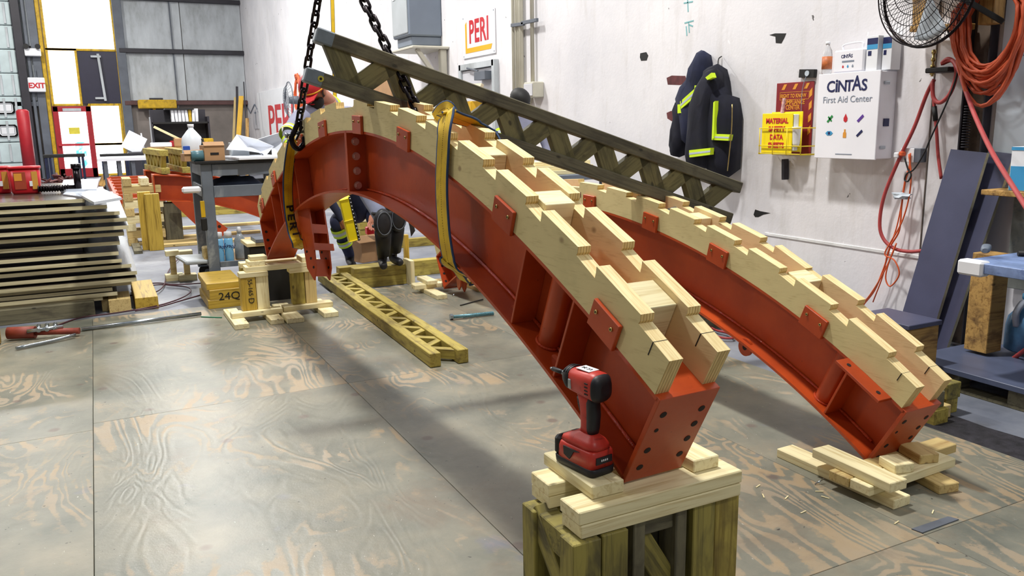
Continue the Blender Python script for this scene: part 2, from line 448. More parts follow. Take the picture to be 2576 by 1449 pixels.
# insulated panels between girts right of the window bay
xa = bx(302, 150)[0]; xb = WX
zz = [bx(450, 258)[2], bx(450, 130)[2], bx(450, 0)[2], 8.2]
for k in range(3):
    for a, b in ((xa, (xa + xb) / 2), ((xa + xb) / 2, xb)):
        wbp('insulated_panel', a + 0.01, b - 0.01, zz[k] + 0.06, zz[k + 1] - 0.05, 'panel')
    wbp('girt', xa, xb, zz[k] - 0.08, zz[k] + 0.05, 'steeldark' if k else 'brownred', 0.2)
wbp('conduit', bx(432, 100)[0] - 0.02, bx(432, 100)[0] + 0.02, zz[0] - 0.2, 8, 'steelgrey', 0.05, 0.07)
# panels left of the bay, bay frame, windows and door
xl = bx(105, 100)[0]; xr = bx(300, 150)[0]
for k in range(3):
    wbp('insulated_panel', -4.9, xl - 0.2, zz[k] + 0.06, zz[k + 1] - 0.05, 'panel')
wbp('girt', -4.9, xl - 0.1, zz[0] - 0.1, zz[0] + 0.04, 'steelgrey', 0.15)
wbp('steel_column', xl - 0.30, xl - 0.08, 0, 8.2, 'steelgrey', 0.18)
wbp('steel_column', xr - 0.06, xr + 0.20, 0, 8.2, 'steelgrey', 0.18)
MT['lit'] = None
def lit(name, st, c=(0.93, 0.97, 1.0, 1)):
    t = NT(name); t.b.inputs['Emission Color'].default_value = c; t.b.inputs['Emission Strength'].default_value = st
    return t.done((0.8, 0.85, 0.9, 1), 0.2)
MT['lit'] = lit('daylit_window_pane', 4.0)
fy = 'yellowpaint'
zl = bx(200, 264)[2]; zm = bx(200, 126)[2]; zt = 6.6
xw0 = bx(117, 126)[0]; xw1 = bx(291, 126)[0]; xm = bx(235, 350)[0]
n = 0
def window(x0, x1, z0, z1, mat='lit', fw_=0.07):
    global n; n += 1
    o = thing('window_%d' % n, 'daylit window pane in yellow frame', 'window'); del o['category']; del o['label']; struct(o)
    o.location = ((x0 + x1) / 2, BY - 0.1, z0)
    w = x1 - x0; h = z1 - z0
    box('pane', (0, 0.03, h / 2), (w, 0.02, h), mat, o, bev=0)
    for c, s in (((-w / 2, 0, h / 2), (fw_, 0.09, h + fw_)), ((w / 2, 0, h / 2), (fw_, 0.09, h + fw_)), ((0, 0, 0), (w, 0.09, fw_)), ((0, 0, h), (w, 0.09, fw_))):
        box('window_frame', c, s, fy, o, bev=0.01)
    return o
w1 = window(xw0, xw1, zm, zt)
w2 = window(xw0, bx(198, 200)[0], zl, zm)
w3 = window(xm, bx(310, 350)[0], bx(280, 362)[2], zl)
w4 = window(xm, bx(315, 400)[0], 0.05, bx(280, 362)[2])
# dark roller panel with tall pull handle
pn = thing('door_2', '', 'x'); del pn['label']; del pn['category']; struct(pn); pn.location = (0, 0, 0)
x0 = bx(198, 200)[0]; x1 = xw1
box('panel', ((x0 + x1) / 2, BY - 0.09, (zl + zm) / 2), (x1 - x0, 0.05, zm - zl - 0.06), paint('navy_panel', srgb(38, 36, 58), 0.4, 0.1), pn)
hx = bx(256, 200)[0]
box('pull_bar', (hx, BY - 0.22, (zl + zm) / 2), (0.07, 0.05, (zm - zl) * 0.86), 'panel', pn, rot=(0, R(-3), 0))
for k in (0.12, 0.88): box('bar_bracket', (hx - 0.1, BY - 0.17, zl + (zm - zl) * k), (0.28, 0.1, 0.06), 'panel', pn)
# red glass door
dx0 = bx(148, 400)[0]; dx1 = bx(243, 400)[0]; dz = bx(190, 268)[2]
dr = thing('door_1', '', 'x'); del dr['label']; del dr['category']; struct(dr); dr.location = ((dx0 + dx1) / 2, BY - 0.12, 0)
w = dx1 - dx0; MT['doorred'] = paint('red_door_paint', srgb(166, 26, 38), 0.45, 0.12)
for c, s in (((-w / 2 + .07, 0, dz / 2), (.15, .1, dz)), ((w / 2 - .07, 0, dz / 2), (.15, .1, dz)), ((0, 0, dz - .08), (w, .1, .16)), ((0, 0, .14), (w, .1, .28))):
    box('door_rail', c, s, 'doorred', dr, bev=0.01)
box('glass', (0, 0.03, dz / 2), (w - 0.3, 0.02, dz - 0.3), 'lit', dr, bev=0)
box('door_closer', (0, -0.1, dz - 0.1), (0.5, 0.1, 0.08), 'panel', dr)
bar = box('push_bar', (-0.05, -0.1, 1.0), (w - 0.2, 0.07, 0.07), paint('bar_red', srgb(190, 40, 50), 0.4), dr)
box('notice', (0.0, 0.0, dz * 0.66), (0.3, 0.02, 0.2), paint('notice_yellow', srgb(226, 214, 70), 0.5), dr, bev=0)
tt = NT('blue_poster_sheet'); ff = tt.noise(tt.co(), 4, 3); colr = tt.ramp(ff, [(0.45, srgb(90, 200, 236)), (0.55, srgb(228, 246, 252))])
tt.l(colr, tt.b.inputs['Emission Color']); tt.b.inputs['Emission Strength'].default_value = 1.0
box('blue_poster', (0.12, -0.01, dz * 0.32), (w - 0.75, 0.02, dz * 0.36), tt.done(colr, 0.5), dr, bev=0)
wbp('yellow_post', xm - 0.06, xm + 0.03, 0, zl, fy, 0.12)
wbp('yellow_post', dx0 - 0.14, dx0 - 0.03, 0, zt, fy, 0.12)
wbp('yellow_post', bx(322, 380)[0] - 0.05, bx(322, 380)[0] + 0.05, 0, zt, fy, 0.12)
# left wall: overhead sectional door with ribs, jambs, conduit, bollard
LXW = -1.9
MT['slat'] = paint('door_slat_white', srgb(196, 212, 214), 0.4, 0.15, 2)
wl = box('wall_left', (-5.1, 13, 4.0), (0.3, 34, 8.4), 'panelbase', bev=0); struct(wl)
# ================================================================ ARCHES
def arch(label, o, rotz, topP, s0, s1, depth, combs, teeth_r, teeth_l, splice, stiff, pipes, br_s, hooks, hs=1.0, fw_=0.207, full=True):
    A = thing('steel_arch', label, 'arch', (o[0], o[1], 0), (0, 0, rotz))
    S = np.linspace(s0, s1, 140)
    Zt = np.polyval(topP, S)
    dS = np.gradient(S); dZ = np.gradient(Zt); L = np.hypot(dS, dZ)
    nx, nz = -dZ / L, dS / L
    Bs, Bz = S - nx * depth, Zt - nz * depth
    ft = 0.012
    def at(s): return float(np.interp(s, S, Zt)), float(np.interp(s, S, nx)), float(np.interp(s, S, nz))
    def V(w, s, z): return Vector((w, s, z))
    def ribbon(name, off0, off1, w0, w1, mat='red', parent=A):
        bm = bm_new(); rings = []
        for i in range(len(S)):
            a = (S[i] + nx[i] * off0, Zt[i] + nz[i] * off0); b = (S[i] + nx[i] * off1, Zt[i] + nz[i] * off1)
            rings.append([bm.verts.new(V(w0, *a)), bm.verts.new(V(w1, *a)), bm.verts.new(V(w1, *b)), bm.verts.new(V(w0, *b))])
        for r1, r2 in zip(rings, rings[1:]):
            for k in range(4): bm.faces.new((r1[k], r1[(k + 1) % 4], r2[(k + 1) % 4], r2[k]))
        bm.faces.new(rings[0][::-1]); bm.faces.new(rings[-1])
        return fin(name, bm, mat, parent)
    ribbon('top_flange', 0, -ft, 0, fw_)
    ribbon('bottom_flange', -depth + ft, -depth, 0, fw_)
    ribbon('web', -ft, -depth + ft, fw_ / 2 - 0.005, fw_ / 2 + 0.005)
    # weld beads on the camera side of the web
    bm = bm_new()
    pts = [V(fw_ / 2 - 0.012, Bs[i] + nx[i] * (ft + 0.006), Bz[i] + nz[i] * (ft + 0.006)) for i in range(2, 138)]
    rr = [0.0055 + 0.0015 * random.random() for _ in pts]
    bm_tube(bm, pts, rr, 6); fin('weld_bead', bm, 'weld', A)
    def quad(name, s, d0, d1, w0, w1, th, mat='red', holes=()):
        z, a, b = at(s); P = V(0, s, z); N = V(0, a, b); T = V(0, b, -a)
        bm = bm_new()
        c = P - N * ((d0 + d1) / 2)
        m = Matrix((V(1, 0, 0), T, N)).transposed()
        vs = bm_box(bm, (0, 0, 0), (w1 - w0, th, abs(d1 - d0)), bev=0.0015)
        bmesh.ops.transform(bm, matrix=Matrix.Translation(c + V((w0 + w1) / 2, 0, 0)) @ m.to_4x4(), verts=bm.verts[:])
        ob = fin(name, bm, mat, A)
        for (wf, df, r) in holes:
            hb = bm_new(); cc = P - N * df
            for sg in (-1, 1):
                pc = cc + V(wf, 0, 0) + T * (th / 2 * sg)
                bm_cyl(hb, pc, pc + T * 0.0012 * sg, r, seg=14)
            fin('bolt_hole', hb, 'hole', ob)
        return ob
    g = 0.0
    quad('end_plate', s0, -0.002, depth + 0.004, 0, fw_, 0.016, holes=[(0.035, .06, .011), (0.035, .12, .007), (0.035, .20, .011), (0.035, .27, .011), (0.172, .07, .011), (0.172, .13, .011), (0.172, .19, .011), (0.172, .255, .011)])
    quad('end_plate', s1, -0.002, depth + 0.004, 0, fw_, 0.016, holes=[(0.03, .10, .011), (0.03, .17, .011), (0.03, .24, .011)])
    for k, s in enumerate(stiff):
        quad('stiffener', s, ft, depth - ft, 0.004, fw_ / 2 - 0.005, 0.01)
        quad('stiffener', s, ft, depth - ft, fw_ / 2 + 0.005, fw_ - 0.004, 0.01)
    for s in splice:
        for e in (-0.0085, 0.0085): quad('splice_plate', s + e, 0.0, depth, -0.001, fw_ + 0.001, 0.015)
        for k in range(4):
            z, a, b = at(s + 0.06); P = V(0, s, z) - V(0, a, b) * (0.055 + 0.075 * k)
            bm = bm_new(); T = V(0, -1, 0)
            bm_cyl(bm, P + V(0.045, -0.014, 0), P + V(0.045, -0.034, 0), 0.0165, seg=6, smooth=False)
            bm_cyl(bm, P + V(0.045, -0.014, 0), P + V(0.045, -0.018, 0), 0.021, seg=16)
            fin('hex_bolt', bm, 'boltred', A)
    for (s, r) in pipes:
        z, a, b = at(s); P = V(fw_ / 2 - 0.02, s, z); N = V(0, a, b)
        bm = bm_new(); bm_cyl(bm, P - N * ft, P - N * (depth - ft), r, seg=28, caps=False); fin('pipe_sleeve', bm, 'red', A)
        bm = bm_new(); bm_tube(bm, [P - N * (depth - ft - 0.004) + V(-math.sin(t) * (r + .003), math.cos(t) * (r + .003) * b, -math.cos(t) * (r + .003) * a) for t in np.linspace(0, PI, 14)], 0.005, 6); fin('weld_bead', bm, 'weld', A)
    # plywood combs
    fl_h, tt_h = 0.118 * hs, 0.150 * hs
    fs = S + nx * fl_h; fz = Zt + nz * fl_h; os_ = S + nx * tt_h; oz = Zt + nz * tt_h
    zf = lambda s: float(np.interp(s, fs, fz)); zo = lambda s: float(np.interp(s, os_, oz)); zb = lambda s: float(np.interp(s, S, Zt))
    prof = []   # top outline points
    for f in teeth_r: prof += [(f + 0.010, zf(f + 0.010) + 0.004, 'a'), (f + 0.003, zf(f + 0.01) + 0.012, 'a'), (f, zo(f), 'a'), (f + 0.205 * hs, zo(f + 0.205 * hs), 'a'), (f + 0.208 * hs, zo(f + 0.205 * hs) - 0.018, 'a'), (f + 0.214 * hs, zf(f + 0.214 * hs) - 0.004, 'a'), (f + 0.222 * hs, zf(f + 0.222 * hs) - 0.003, 'a')]
    for f in teeth_l[::-1]: prof += [(f - 0.222 * hs, zf(f - 0.222 * hs) - 0.003, 'a'), (f - 0.214 * hs, zf(f - 0.214 * hs) - 0.004, 'a'), (f - 0.208 * hs, zo(f - 0.205 * hs) - 0.018, 'a'), (f - 0.205 * hs, zo(f - 0.205 * hs), 'a'), (f, zo(f), 'a'), (f - 0.003, zf(f - 0.01) + 0.012, 'a'), (f - 0.010, zf(f - 0.010) + 0.004, 'a')]
    e0 = s0 + 0.014; e1 = s1 - 0.014
    prof = sorted(prof, key=lambda p: 0) if False else prof
    for (wa, wb_, face, cuts) in combs:
        cuts = [e0] + cuts + [e1]
        for a, b in zip(cuts, cuts[1:]):
            lo = [(s, zb(s) + 0.0005) for s in np.linspace(a, b, 18)]
            la = a; lb = b
            if a == e0:
                _, qa, qb = at(e0); la = e0 + qa * fl_h; start = [(la, zb(e0) + qb * fl_h)]
            else: start = [(a, None)]
            if b == e1:
                _, qa, qb = at(e1); lb = e1 + qa * fl_h; end = [(lb, zb(e1) + qb * fl_h)]
            else: end = [(b, None)]
            def outline_z(s):
                P = [(p[0], p[1]) for p in prof]
                for (x1, y1), (x2, y2) in zip(P, P[1:]):
                    if x1 <= s <= x2 and x2 > x1: return y1 + (y2 - y1) * (s - x1) / (x2 - x1)
                return zf(s)
            if start[0][1] is None: start = [(a, outline_z(a))]
            if end[0][1] is None: end = [(b, outline_z(b))]
            mid = [(p[0], p[1]) for p in prof if la + 0.004 < p[0] < lb - 0.004]
            poly = lo + end + mid[::-1] + start
            bm = bm_new()
            bm_prism(bm, poly, lambda s, z, t: (t, s, z), wa, wb_, 0, 1)
            bmesh.ops.recalc_face_normals(bm, faces=bm.faces[:])
            for f in bm.faces:
                if f.material_index == 1 and f.normal.z > 0.35: f.material_index = 2
            fin('plywood_comb', bm, (face, 'plyedge', 'plytop'), A)
    # brackets bolted over the comb
    for (s, full_w) in br_s:
        z, a, b = at(s); P = V(0, s, z); N = V(0, a, b); T = V(0, b, -a)
        m = Matrix((V(1, 0, 0), T, N)).transposed().to_4x4()
        for side in (0, 1):
            wc = -0.008 if side == 0 else fw_ + 0.008
            bm = bm_new(); bm_box(bm, (0, 0, 0), (0.014, full_w, 0.088), bev=0.002)
            bmesh.ops.transform(bm, matrix=Matrix.Translation(P + N * 0.030 + V(wc, 0, 0)) @ m, verts=bm.verts[:])
            bo = fin('bracket', bm, 'red', A)
            for e in (-0.3, 0.3):
                c = P + N * 0.045 + T * (e * full_w) + V(wc + (-0.007 if side == 0 else 0.007), 0, 0)
                bm = bm_new(); bm_cyl(bm, c, c + V(-0.004 if side == 0 else 0.004, 0, 0), 0.0065, seg=10); bm_cyl(bm, c, c + V(-0.0045 if side == 0 else 0.0045, 0, 0), 0.003, seg=8, mi=1)
                fin('screw', bm, ('brass', 'hole'), bo)
    # filler blocks between the combs
    for (s, ln, h) in hooks:
        z, a, b = at(s); P = V(0, s, z); N = V(0, a, b); T = V(0, b, -a)
        m = Matrix((V(1, 0, 0), T, N)).transposed().to_4x4()
        bm = bm_new(); bm_box(bm, (0, 0, 0), (0.112, ln, h), bev=0.002)
        bmesh.ops.transform(bm, matrix=Matrix.Translation(P + N * (h / 2 + 0.001) + V(0.1035, 0, 0)) @ m, verts=bm.verts[:])
        fin('filler_block', bm, 'fresh', A)
    return A, at

topN = np.polyfit([-.134, .065, .189, .269, .354, .429, .557, .64, .766, .892, 1.134, 1.301, 1.535, 1.839, 2.101, 2.425, 2.808, 3.161, 3.514, 3.865, 4.138, 4.443, 4.70],
                  [.696, .798, .849, .884, .930, .955, 1.014, 1.045, 1.104, 1.147, 1.214, 1.26, 1.296, 1.345, 1.373, 1.383, 1.357, 1.312, 1.231, 1.099, 1.0, .854, .706], 5)
tr = [-.055 + .3005 * i for i in range(8)]
tl = [4.815 - (-.055 + .3005 * i) for i in range(8)]
arch1, at1 = arch('red painted steel arch nearest the camera, topped with notched plywood combs', (1.24, 1.772), 0.0323, topN, -0.134, 4.71, 0.322,
     [(0.0, 0.046, 'ply', [.868, 2.41, 3.95]), (0.161, 0.207, 'ply_pink', [.42, 2.0, 3.5])], tr, tl, [2.418], [.269, .557, 3.55, 3.85, 4.04, 4.28],
     [(.425, .042)], [(.112, .135), (.70, .14), (1.59, .13), (2.19, .13), (2.80, .13), (3.30, .12), (4.08, .10), (4.53, .09)],
     [(.10, .12, .13), (.60, .10, .14), (1.05, .1, .12), (1.6, .1, .12), (2.2, .1, .12), (3.0, .1, .12)])
# second arch further right, tilted lower
fo = onz(2181, 1148.5, .076)
fs_ = [-.149, .082, .174, .277, .392, .494, .598, .71, .832, .947, 1.091, 1.272, 1.399, 1.521, 1.962]
fz_ = [.307, .441, .497, .518, .566, .603, .645, .684, .721, .753, .788, .824, .850, .857, .902]
for s in (2.2, 2.6, 3.0, 3.4, 3.8, 4.1, 4.39):
    fs_.append(s); fz_.append(.915 - .9 * (1.383 - float(np.polyval(topN, 2.35 + (s - 2.2) / .93))))
topF = np.polyfit(fs_, fz_, 5)
tf = [-.063 + i * .2835 for i in range(8)]
tfl = [4.50 - f for f in tf]
arch2, at2 = arch('red painted steel arch with plywood combs standing lower behind the first, near the wall', (fo.x, fo.y), 0.02, topF, -0.149, 4.40, 0.300,
     [(0.0, 0.046, 'ply', [1.30, 2.25, 3.6]), (0.161, 0.207, 'ply_pink', [.5, 1.9, 3.3])], tf, tfl, [2.25], [.10, 3.4, 3.7, 3.9, 4.1],
     [(.17, .045)], [(.31, .13), (.90, .13), (1.42, .12), (2.0, .12), (3.0, .12)], [(.5, .1, .12), (1.2, .1, .12), (1.8, .1, .12)], hs=0.94)

for (s_a, s_b) in ((-.10, .13),):
    za, a_, b_ = at2((s_a + s_b) / 2); N = Vector((0, a_, b_)); Tt = Vector((0, b_, -a_)); P = Vector((-.036, (s_a + s_b) / 2, za))
    m = Matrix((Vector((1, 0, 0)), Tt, N)).transposed().to_4x4()
    bm = bm_new(); bm_box(bm, (0, 0, 0), (.072, .235, .013), bev=.0015); bmesh.ops.transform(bm, matrix=Matrix.Translation(P - N * .006) @ m, verts=bm.verts[:]); tp = fin('tab_plate', bm, 'red', arch2)
    for e in (-.08, .08):
        c = P + Tt * e; bm = bm_new(); bm_cyl(bm, c, c + N * .002, .009, seg=14); fin('bolt_hole', bm, 'hole', tp)
# ================================================================ SUPPORT STACKS, TIMBER
def T(o): return o
def lumb(name, label, x0, x1, y0, y1, z0, z1, mat, group=None, cat='lumber', bev=0.003, rz=0.0):
    dx, dy, dz = x1 - x0, y1 - y0, z1 - z0
    c = ((x0 + x1) / 2, (y0 + y1) / 2, (z0 + z1) / 2)
    if dz > dx and dz > dy: d, rot = (dz, dx, dy), Euler((0, -PI / 2, 0)).to_matrix(); s = (dz, dy, dx)
    elif dy > dx: s, rot = (dy, dx, dz), None
    else: s, rot = (dx, dy, dz), None
    bm = bm_new(); bm_box(bm, (0, 0, 0), s, bev=bev)
    if dz > dx and dz > dy: e = (0, -PI / 2, 0)
    elif dy > dx: e = (0, 0, PI / 2 + rz)
    else: e = (0, 0, rz)
    o = fin(name, bm, mat, None, c, e)
    return tag(o, label, cat, group)
ZT = 0.392
g1 = 'boards stacked under the near foot'
lumb('lumber_board', 'pale board right under the near arch foot, long and topmost facing the camera', 1.042, 1.603, 1.700, 1.803, ZT - .038, ZT, 'fresh')
lumb('lumber_board', 'pale board directly beneath the top cross board under the near arch foot', 1.046, 1.597, 1.697, 1.800, ZT - .0765, ZT - .0385, 'fresh')
lumb('lumber_board', 'upper board of the rear cross pair, its end showing left of the red cordless driver', 1.055, 1.600, 1.888, 1.994, ZT - .038, ZT, 'fresh')
lumb('lumber_board', 'lower board of the rear cross pair, left of the red cordless driver', 1.057, 1.600, 1.890, 1.996, ZT - .0765, ZT - .0385, 'fresh')
lumb('lumber_board', 'short pale board that carries the red cordless driver', 1.112, 1.217, 1.748, 2.02, ZT + .0005, ZT + .0385, 'fresh')
lumb('lumber_block', 'short pale block on the stack right of the near arch foot', 1.464, 1.558, 1.752, 1.93, ZT + .0005, ZT + .0385, 'fresh', cat='block')
def stub(label, ax, lo, hi, cw, p0, h, z0, mat, wd_, diag=True, flip=False, mat2=None):
    """short upright off-cut of a lattice girder: chords at lo and hi along axis ax"""
    t = thing('girder_offcut', label, 'girder piece', (p0[0], p0[1], z0))
    def put(name, c, s, rot=(0, 0, 0), m=mat):
        bm = bm_new(); bm_box(bm, (0, 0, 0), s, bev=0.003)
        return fin(name, bm, m, t, c, rot)
    if ax == 'y':
        put('chord', (0, lo, h / 2), (h, cw, wd_), (0, -PI / 2, 0)); put('chord', (0, hi, h / 2), (h, cw, wd_), (0, -PI / 2, 0), mat2 or mat)
        if diag:
            a = math.atan2(h * .5, hi - lo)
            beam('strut', (0, lo, h * .28), (0, hi, h * .28 + (hi - lo) * 1.0), wd_ * .75, .07, 'olive', t)
            put('strut', (0, (lo + hi) / 2, h * .86), (wd_ * .7, hi - lo - cw, .08))
    else:
        put('chord', (lo, 0, h / 2), (h, wd_, cw), (0, -PI / 2, 0)); put('chord', (hi, 0, h / 2), (h, wd_, cw), (0, -PI / 2, 0), mat2 or mat)
        if diag:
            beam('strut', (lo + .01, 0.01, h * .82), (hi, 0.01, h * .82 - (hi - lo) * 1.5), wd_ * .75, .07, 'olive', t)
            put('strut', ((lo + hi) / 2, 0.0, h * .93), (abs(hi - lo) - cw, wd_ * .7, .07), m='grey_timber')
    return t
hp = ZT - .077
stub('yellow green girder off-cut standing leftmost under the near arch foot', 'y', 0.0, 0.218, .072, (1.055, 1.716), hp, 0, 'olive', .088)
stub('olive girder off-cut standing second from the left under the near foot, flush beside the leftmost', 'y', 0.0, 0.218, .072, (1.150, 1.724), hp, 0, 'olive', .084)
stub('dark weathered girder off-cut with a slanting strut, standing in the middle under the near foot', 'x', 0.0, 0.146, .04, (1.246, 1.752), hp, 0, 'grey_timber', .08)
stub('yellow green girder off-cut standing rightmost under the near arch foot', 'y', 0.0, 0.2, .08, (1.472, 1.748), hp, 0, 'olive', .080, True)
lumb('timber_post', 'pale grey green post closing the right edge of the near stack', 1.515, 1.606, 1.712, 1.80, 0, hp, 'girder', cat='post')
lumb('timber_post', 'dark brown post between the slanting strut and the rightmost off-cut of the near stack', 1.352, 1.428, 1.80, 1.87, 0, hp, 'grey_timber', cat='post')

# stack under the far foot of the near arch
lz = 0.40
Lf = [('lumber_block', 'pale sleeper end on the floor, leftmost under the far foot stack', .763, .862, 5.90, 6.48, 0, .038),
      ('lumber_block', 'pale sleeper end on the floor, second from left under the far foot stack', 1.015, 1.11, 5.92, 6.48, 0, .038),
      ('lumber_block', 'pale sleeper end on the floor, third from left under the far foot stack', 1.128, 1.25, 5.89, 6.48, 0, .038),
      ('lumber_block', 'pale sleeper end on the floor, rightmost under the far foot stack', 1.41, 1.52, 5.94, 6.48, 0, .038)]
for nm, lb, a, b, c, d, e, f in Lf: lumb(nm, lb, a, b, c, d, e, f, 'fresh', cat='block')
lumb('lumber_board', 'pale board across the left sleepers below the yellow marked post', .775, 1.141, 6.10, 6.20, .0385, .0765, 'fresh')
lumb('lumber_board', 'pale board across the right sleepers of the far foot stack', 1.155, 1.53, 6.13, 6.23, .0385, .0765, 'fresh')
py0, py1 = 6.14, 6.22
MT['yellowbeam'] = lumber('yellow_varnished_beam', srgb(198, 164, 62), srgb(150, 118, 34), rough=0.45)
yp = lumb('timber_post', 'yellow beam off-cut with black marks standing at the left of the far foot stack', .86, .965, 6.14, 6.24, .077, lz - .076, 'yellowbeam', cat='post')
def toptext(s, size, x, y, z, m='dark', rot=(PI / 2, 0, 0), par=None, **k):
    o = text(s, size, m, None, (x, y, z), rot, **k); return o
def child_text(par, s, size, wloc, wrot, m='dark', **k):
    o = text(s, size, m, None, wloc, wrot, **k)
    bpy.context.view_layer.update()
    o.parent = par; o.matrix_parent_inverse = par.matrix_world.inverted(); return o
child_text(yp, 'D', .06, (.925, 6.1385, .15), (PI / 2, PI / 2, 0)); child_text(yp, '55-165', .045, (.925, 6.1385, .25), (PI / 2, PI / 2, 0))
lumb('timber_post', 'pale post beside the yellow marked post in the far foot stack', .970, 1.06, 6.15, 6.24, .077, lz - .076, 'fresh', cat='post')
lumb('timber_post', 'grey green post left of centre right in the far foot stack', 1.235, 1.33, 6.17, 6.25, .077, lz - .076, 'girder', cat='post')
lumb('timber_post', 'pale grey post at the right edge of the far foot stack', 1.335, 1.42, 6.17, 6.25, .077, lz - .076, 'tan', cat='post')
lumb('lumber_board', 'pale short board lying over the yellow marked post', .856, 1.06, 6.135, 6.24, lz - .0755, lz - .0385, 'fresh')
lumb('lumber_board', 'pale short board lying over the right posts of the far foot stack', 1.22, 1.45, 6.15, 6.25, lz - .0755, lz - .0385, 'fresh')
lumb('lumber_board', 'long pale board carrying the far foot of the near arch', .905, 1.47, 6.15, 6.28, lz - .038, lz, 'fresh')
lumb('lumber_board', 'second long pale board behind the one carrying the far foot of the near arch', .90, 1.47, 6.36, 6.47, lz - .038, lz, 'fresh')
lumb('timber_post', 'rear post half hidden behind the far foot stack', .90, 1.0, 6.37, 6.46, 0.039, lz - .0385, 'girder', cat='post')
lumb('timber_post', 'rear right post half hidden behind the far foot stack', 1.30, 1.40, 6.37, 6.46, 0.039, lz - .0385, 'girder', cat='post')
lumb('lumber_block', 'pale block on the far foot stack left of the red foot', .93, 1.05, 6.16, 6.30, lz + .0005, lz + .038, 'fresh', cat='block')
lumb('lumber_block', 'pale block on the far foot stack right of the red foot', 1.318, 1.40, 6.16, 6.34, lz + .0005, lz + .038, 'fresh', cat='block')
lumb('lumber_block', 'second pale block stacked on the left end of the far foot stack', .95, 1.07, 6.18, 6.30, lz + .0385, lz + .07, 'fresh', cat='block')

# foot stack of the far arch
def Z5(q): return (1860 + q[0] / 2.898, 850 + q[1] / 2.898)
def plpx(name, label, a, b, zt, w, h, mat, cat='lumber', group=None):
    A = onz(*Z5(a), zt); B = onz(*Z5(b), zt)
    o = plank(name, (A.x, A.y), (B.x, B.y), w, zt - h, h, mat); return tag(o, label, cat, group)
plpx('lumber_board', 'long pale board lying lowest on the floor, left of the far arch near foot', (330, 790), (1190, 1165), .038, .092, .038, 'fresh')
plpx('lumber_board', 'tan board end on the floor right of the far arch near foot', (1180, 880), (1535, 1065), .038, .092, .038, 'tan')
A_ = onz(*Z5((750, 985)), .076); B_ = onz(*Z5((1450, 800)), .076)
tag(plank('lumber_board', (A_.x - .02, A_.y + .0), (B_.x + .10, A_.y + .02), .09, .0385, .0375, 'tan'), 'tan cross board under the white board, further one of the two', 'lumber')
A_ = onz(*Z5((920, 1045)), .076)
tag(plank('lumber_board', (A_.x - .03, A_.y), (onz(*Z5((1545, 865)), .076).x, A_.y + .02), .088, .0385, .0375, 'fresh'), 'pale cross board under the white board, nearer one of the two', 'lumber')
plpx('lumber_board', 'whitish board lying on top, left of the far arch near foot', (590, 790), (1165, 1045), .1145, .088, .038, 'fresh')
plpx('lumber_block', 'pale block touching the far arch near foot on its right', (1085, 850), (1210, 920), .1145, .085, .038, 'fresh', 'block')
plpx('lumber_block', 'tan block with a dark crack, right of the far arch near foot', (1230, 760), (1390, 850), .1145, .085, .038, 'tan', 'block')
# squared timbers stacked behind the far foot
plats = [((1560, 330), (1690, 400), 'upper right olive squared timber behind the far arch near foot', .155, 'olive', .16),
         ((1420, 400), (1540, 460), 'upper left grey squared timber behind the far arch near foot', .155, 'grey_timber', .16)]
def tim(label, x, y0, y1, z0, mat, w=.085, h=.078): return lumb('squared_timber', label, x, x + w, y0, y1, z0, z0 + h, mat, cat='timber')
c0 = onz(2340, 1062, .0); c1 = onz(2425, 1052, .0)
tim('olive squared timber on the floor behind the far arch near foot, left of the pair', c0.x, c0.y - .02, c0.y + .75, -.0178, 'girder', .10)
tim('olive squared timber on the floor behind the far arch near foot, right of the pair', c0.x + .19, c0.y + .06, c0.y + .8, -.0178, 'girder', .09)
tim('grey ended squared timber stacked on the left one behind the far arch near foot', c0.x - .01, c0.y, c0.y + .75, .061, 'grey_timber', .10)
tim('olive squared timber stacked on the right one behind the far arch near foot', c0.x + .18, c0.y + .05, c0.y + .85, .061, 'olive', .10)
lumb('lumber_block', 'small tan chock wedged between the squared timbers', c0.x + .105, c0.x + .175, c0.y + .02, c0.y + .14, -.0178, .05, 'tan', cat='block')

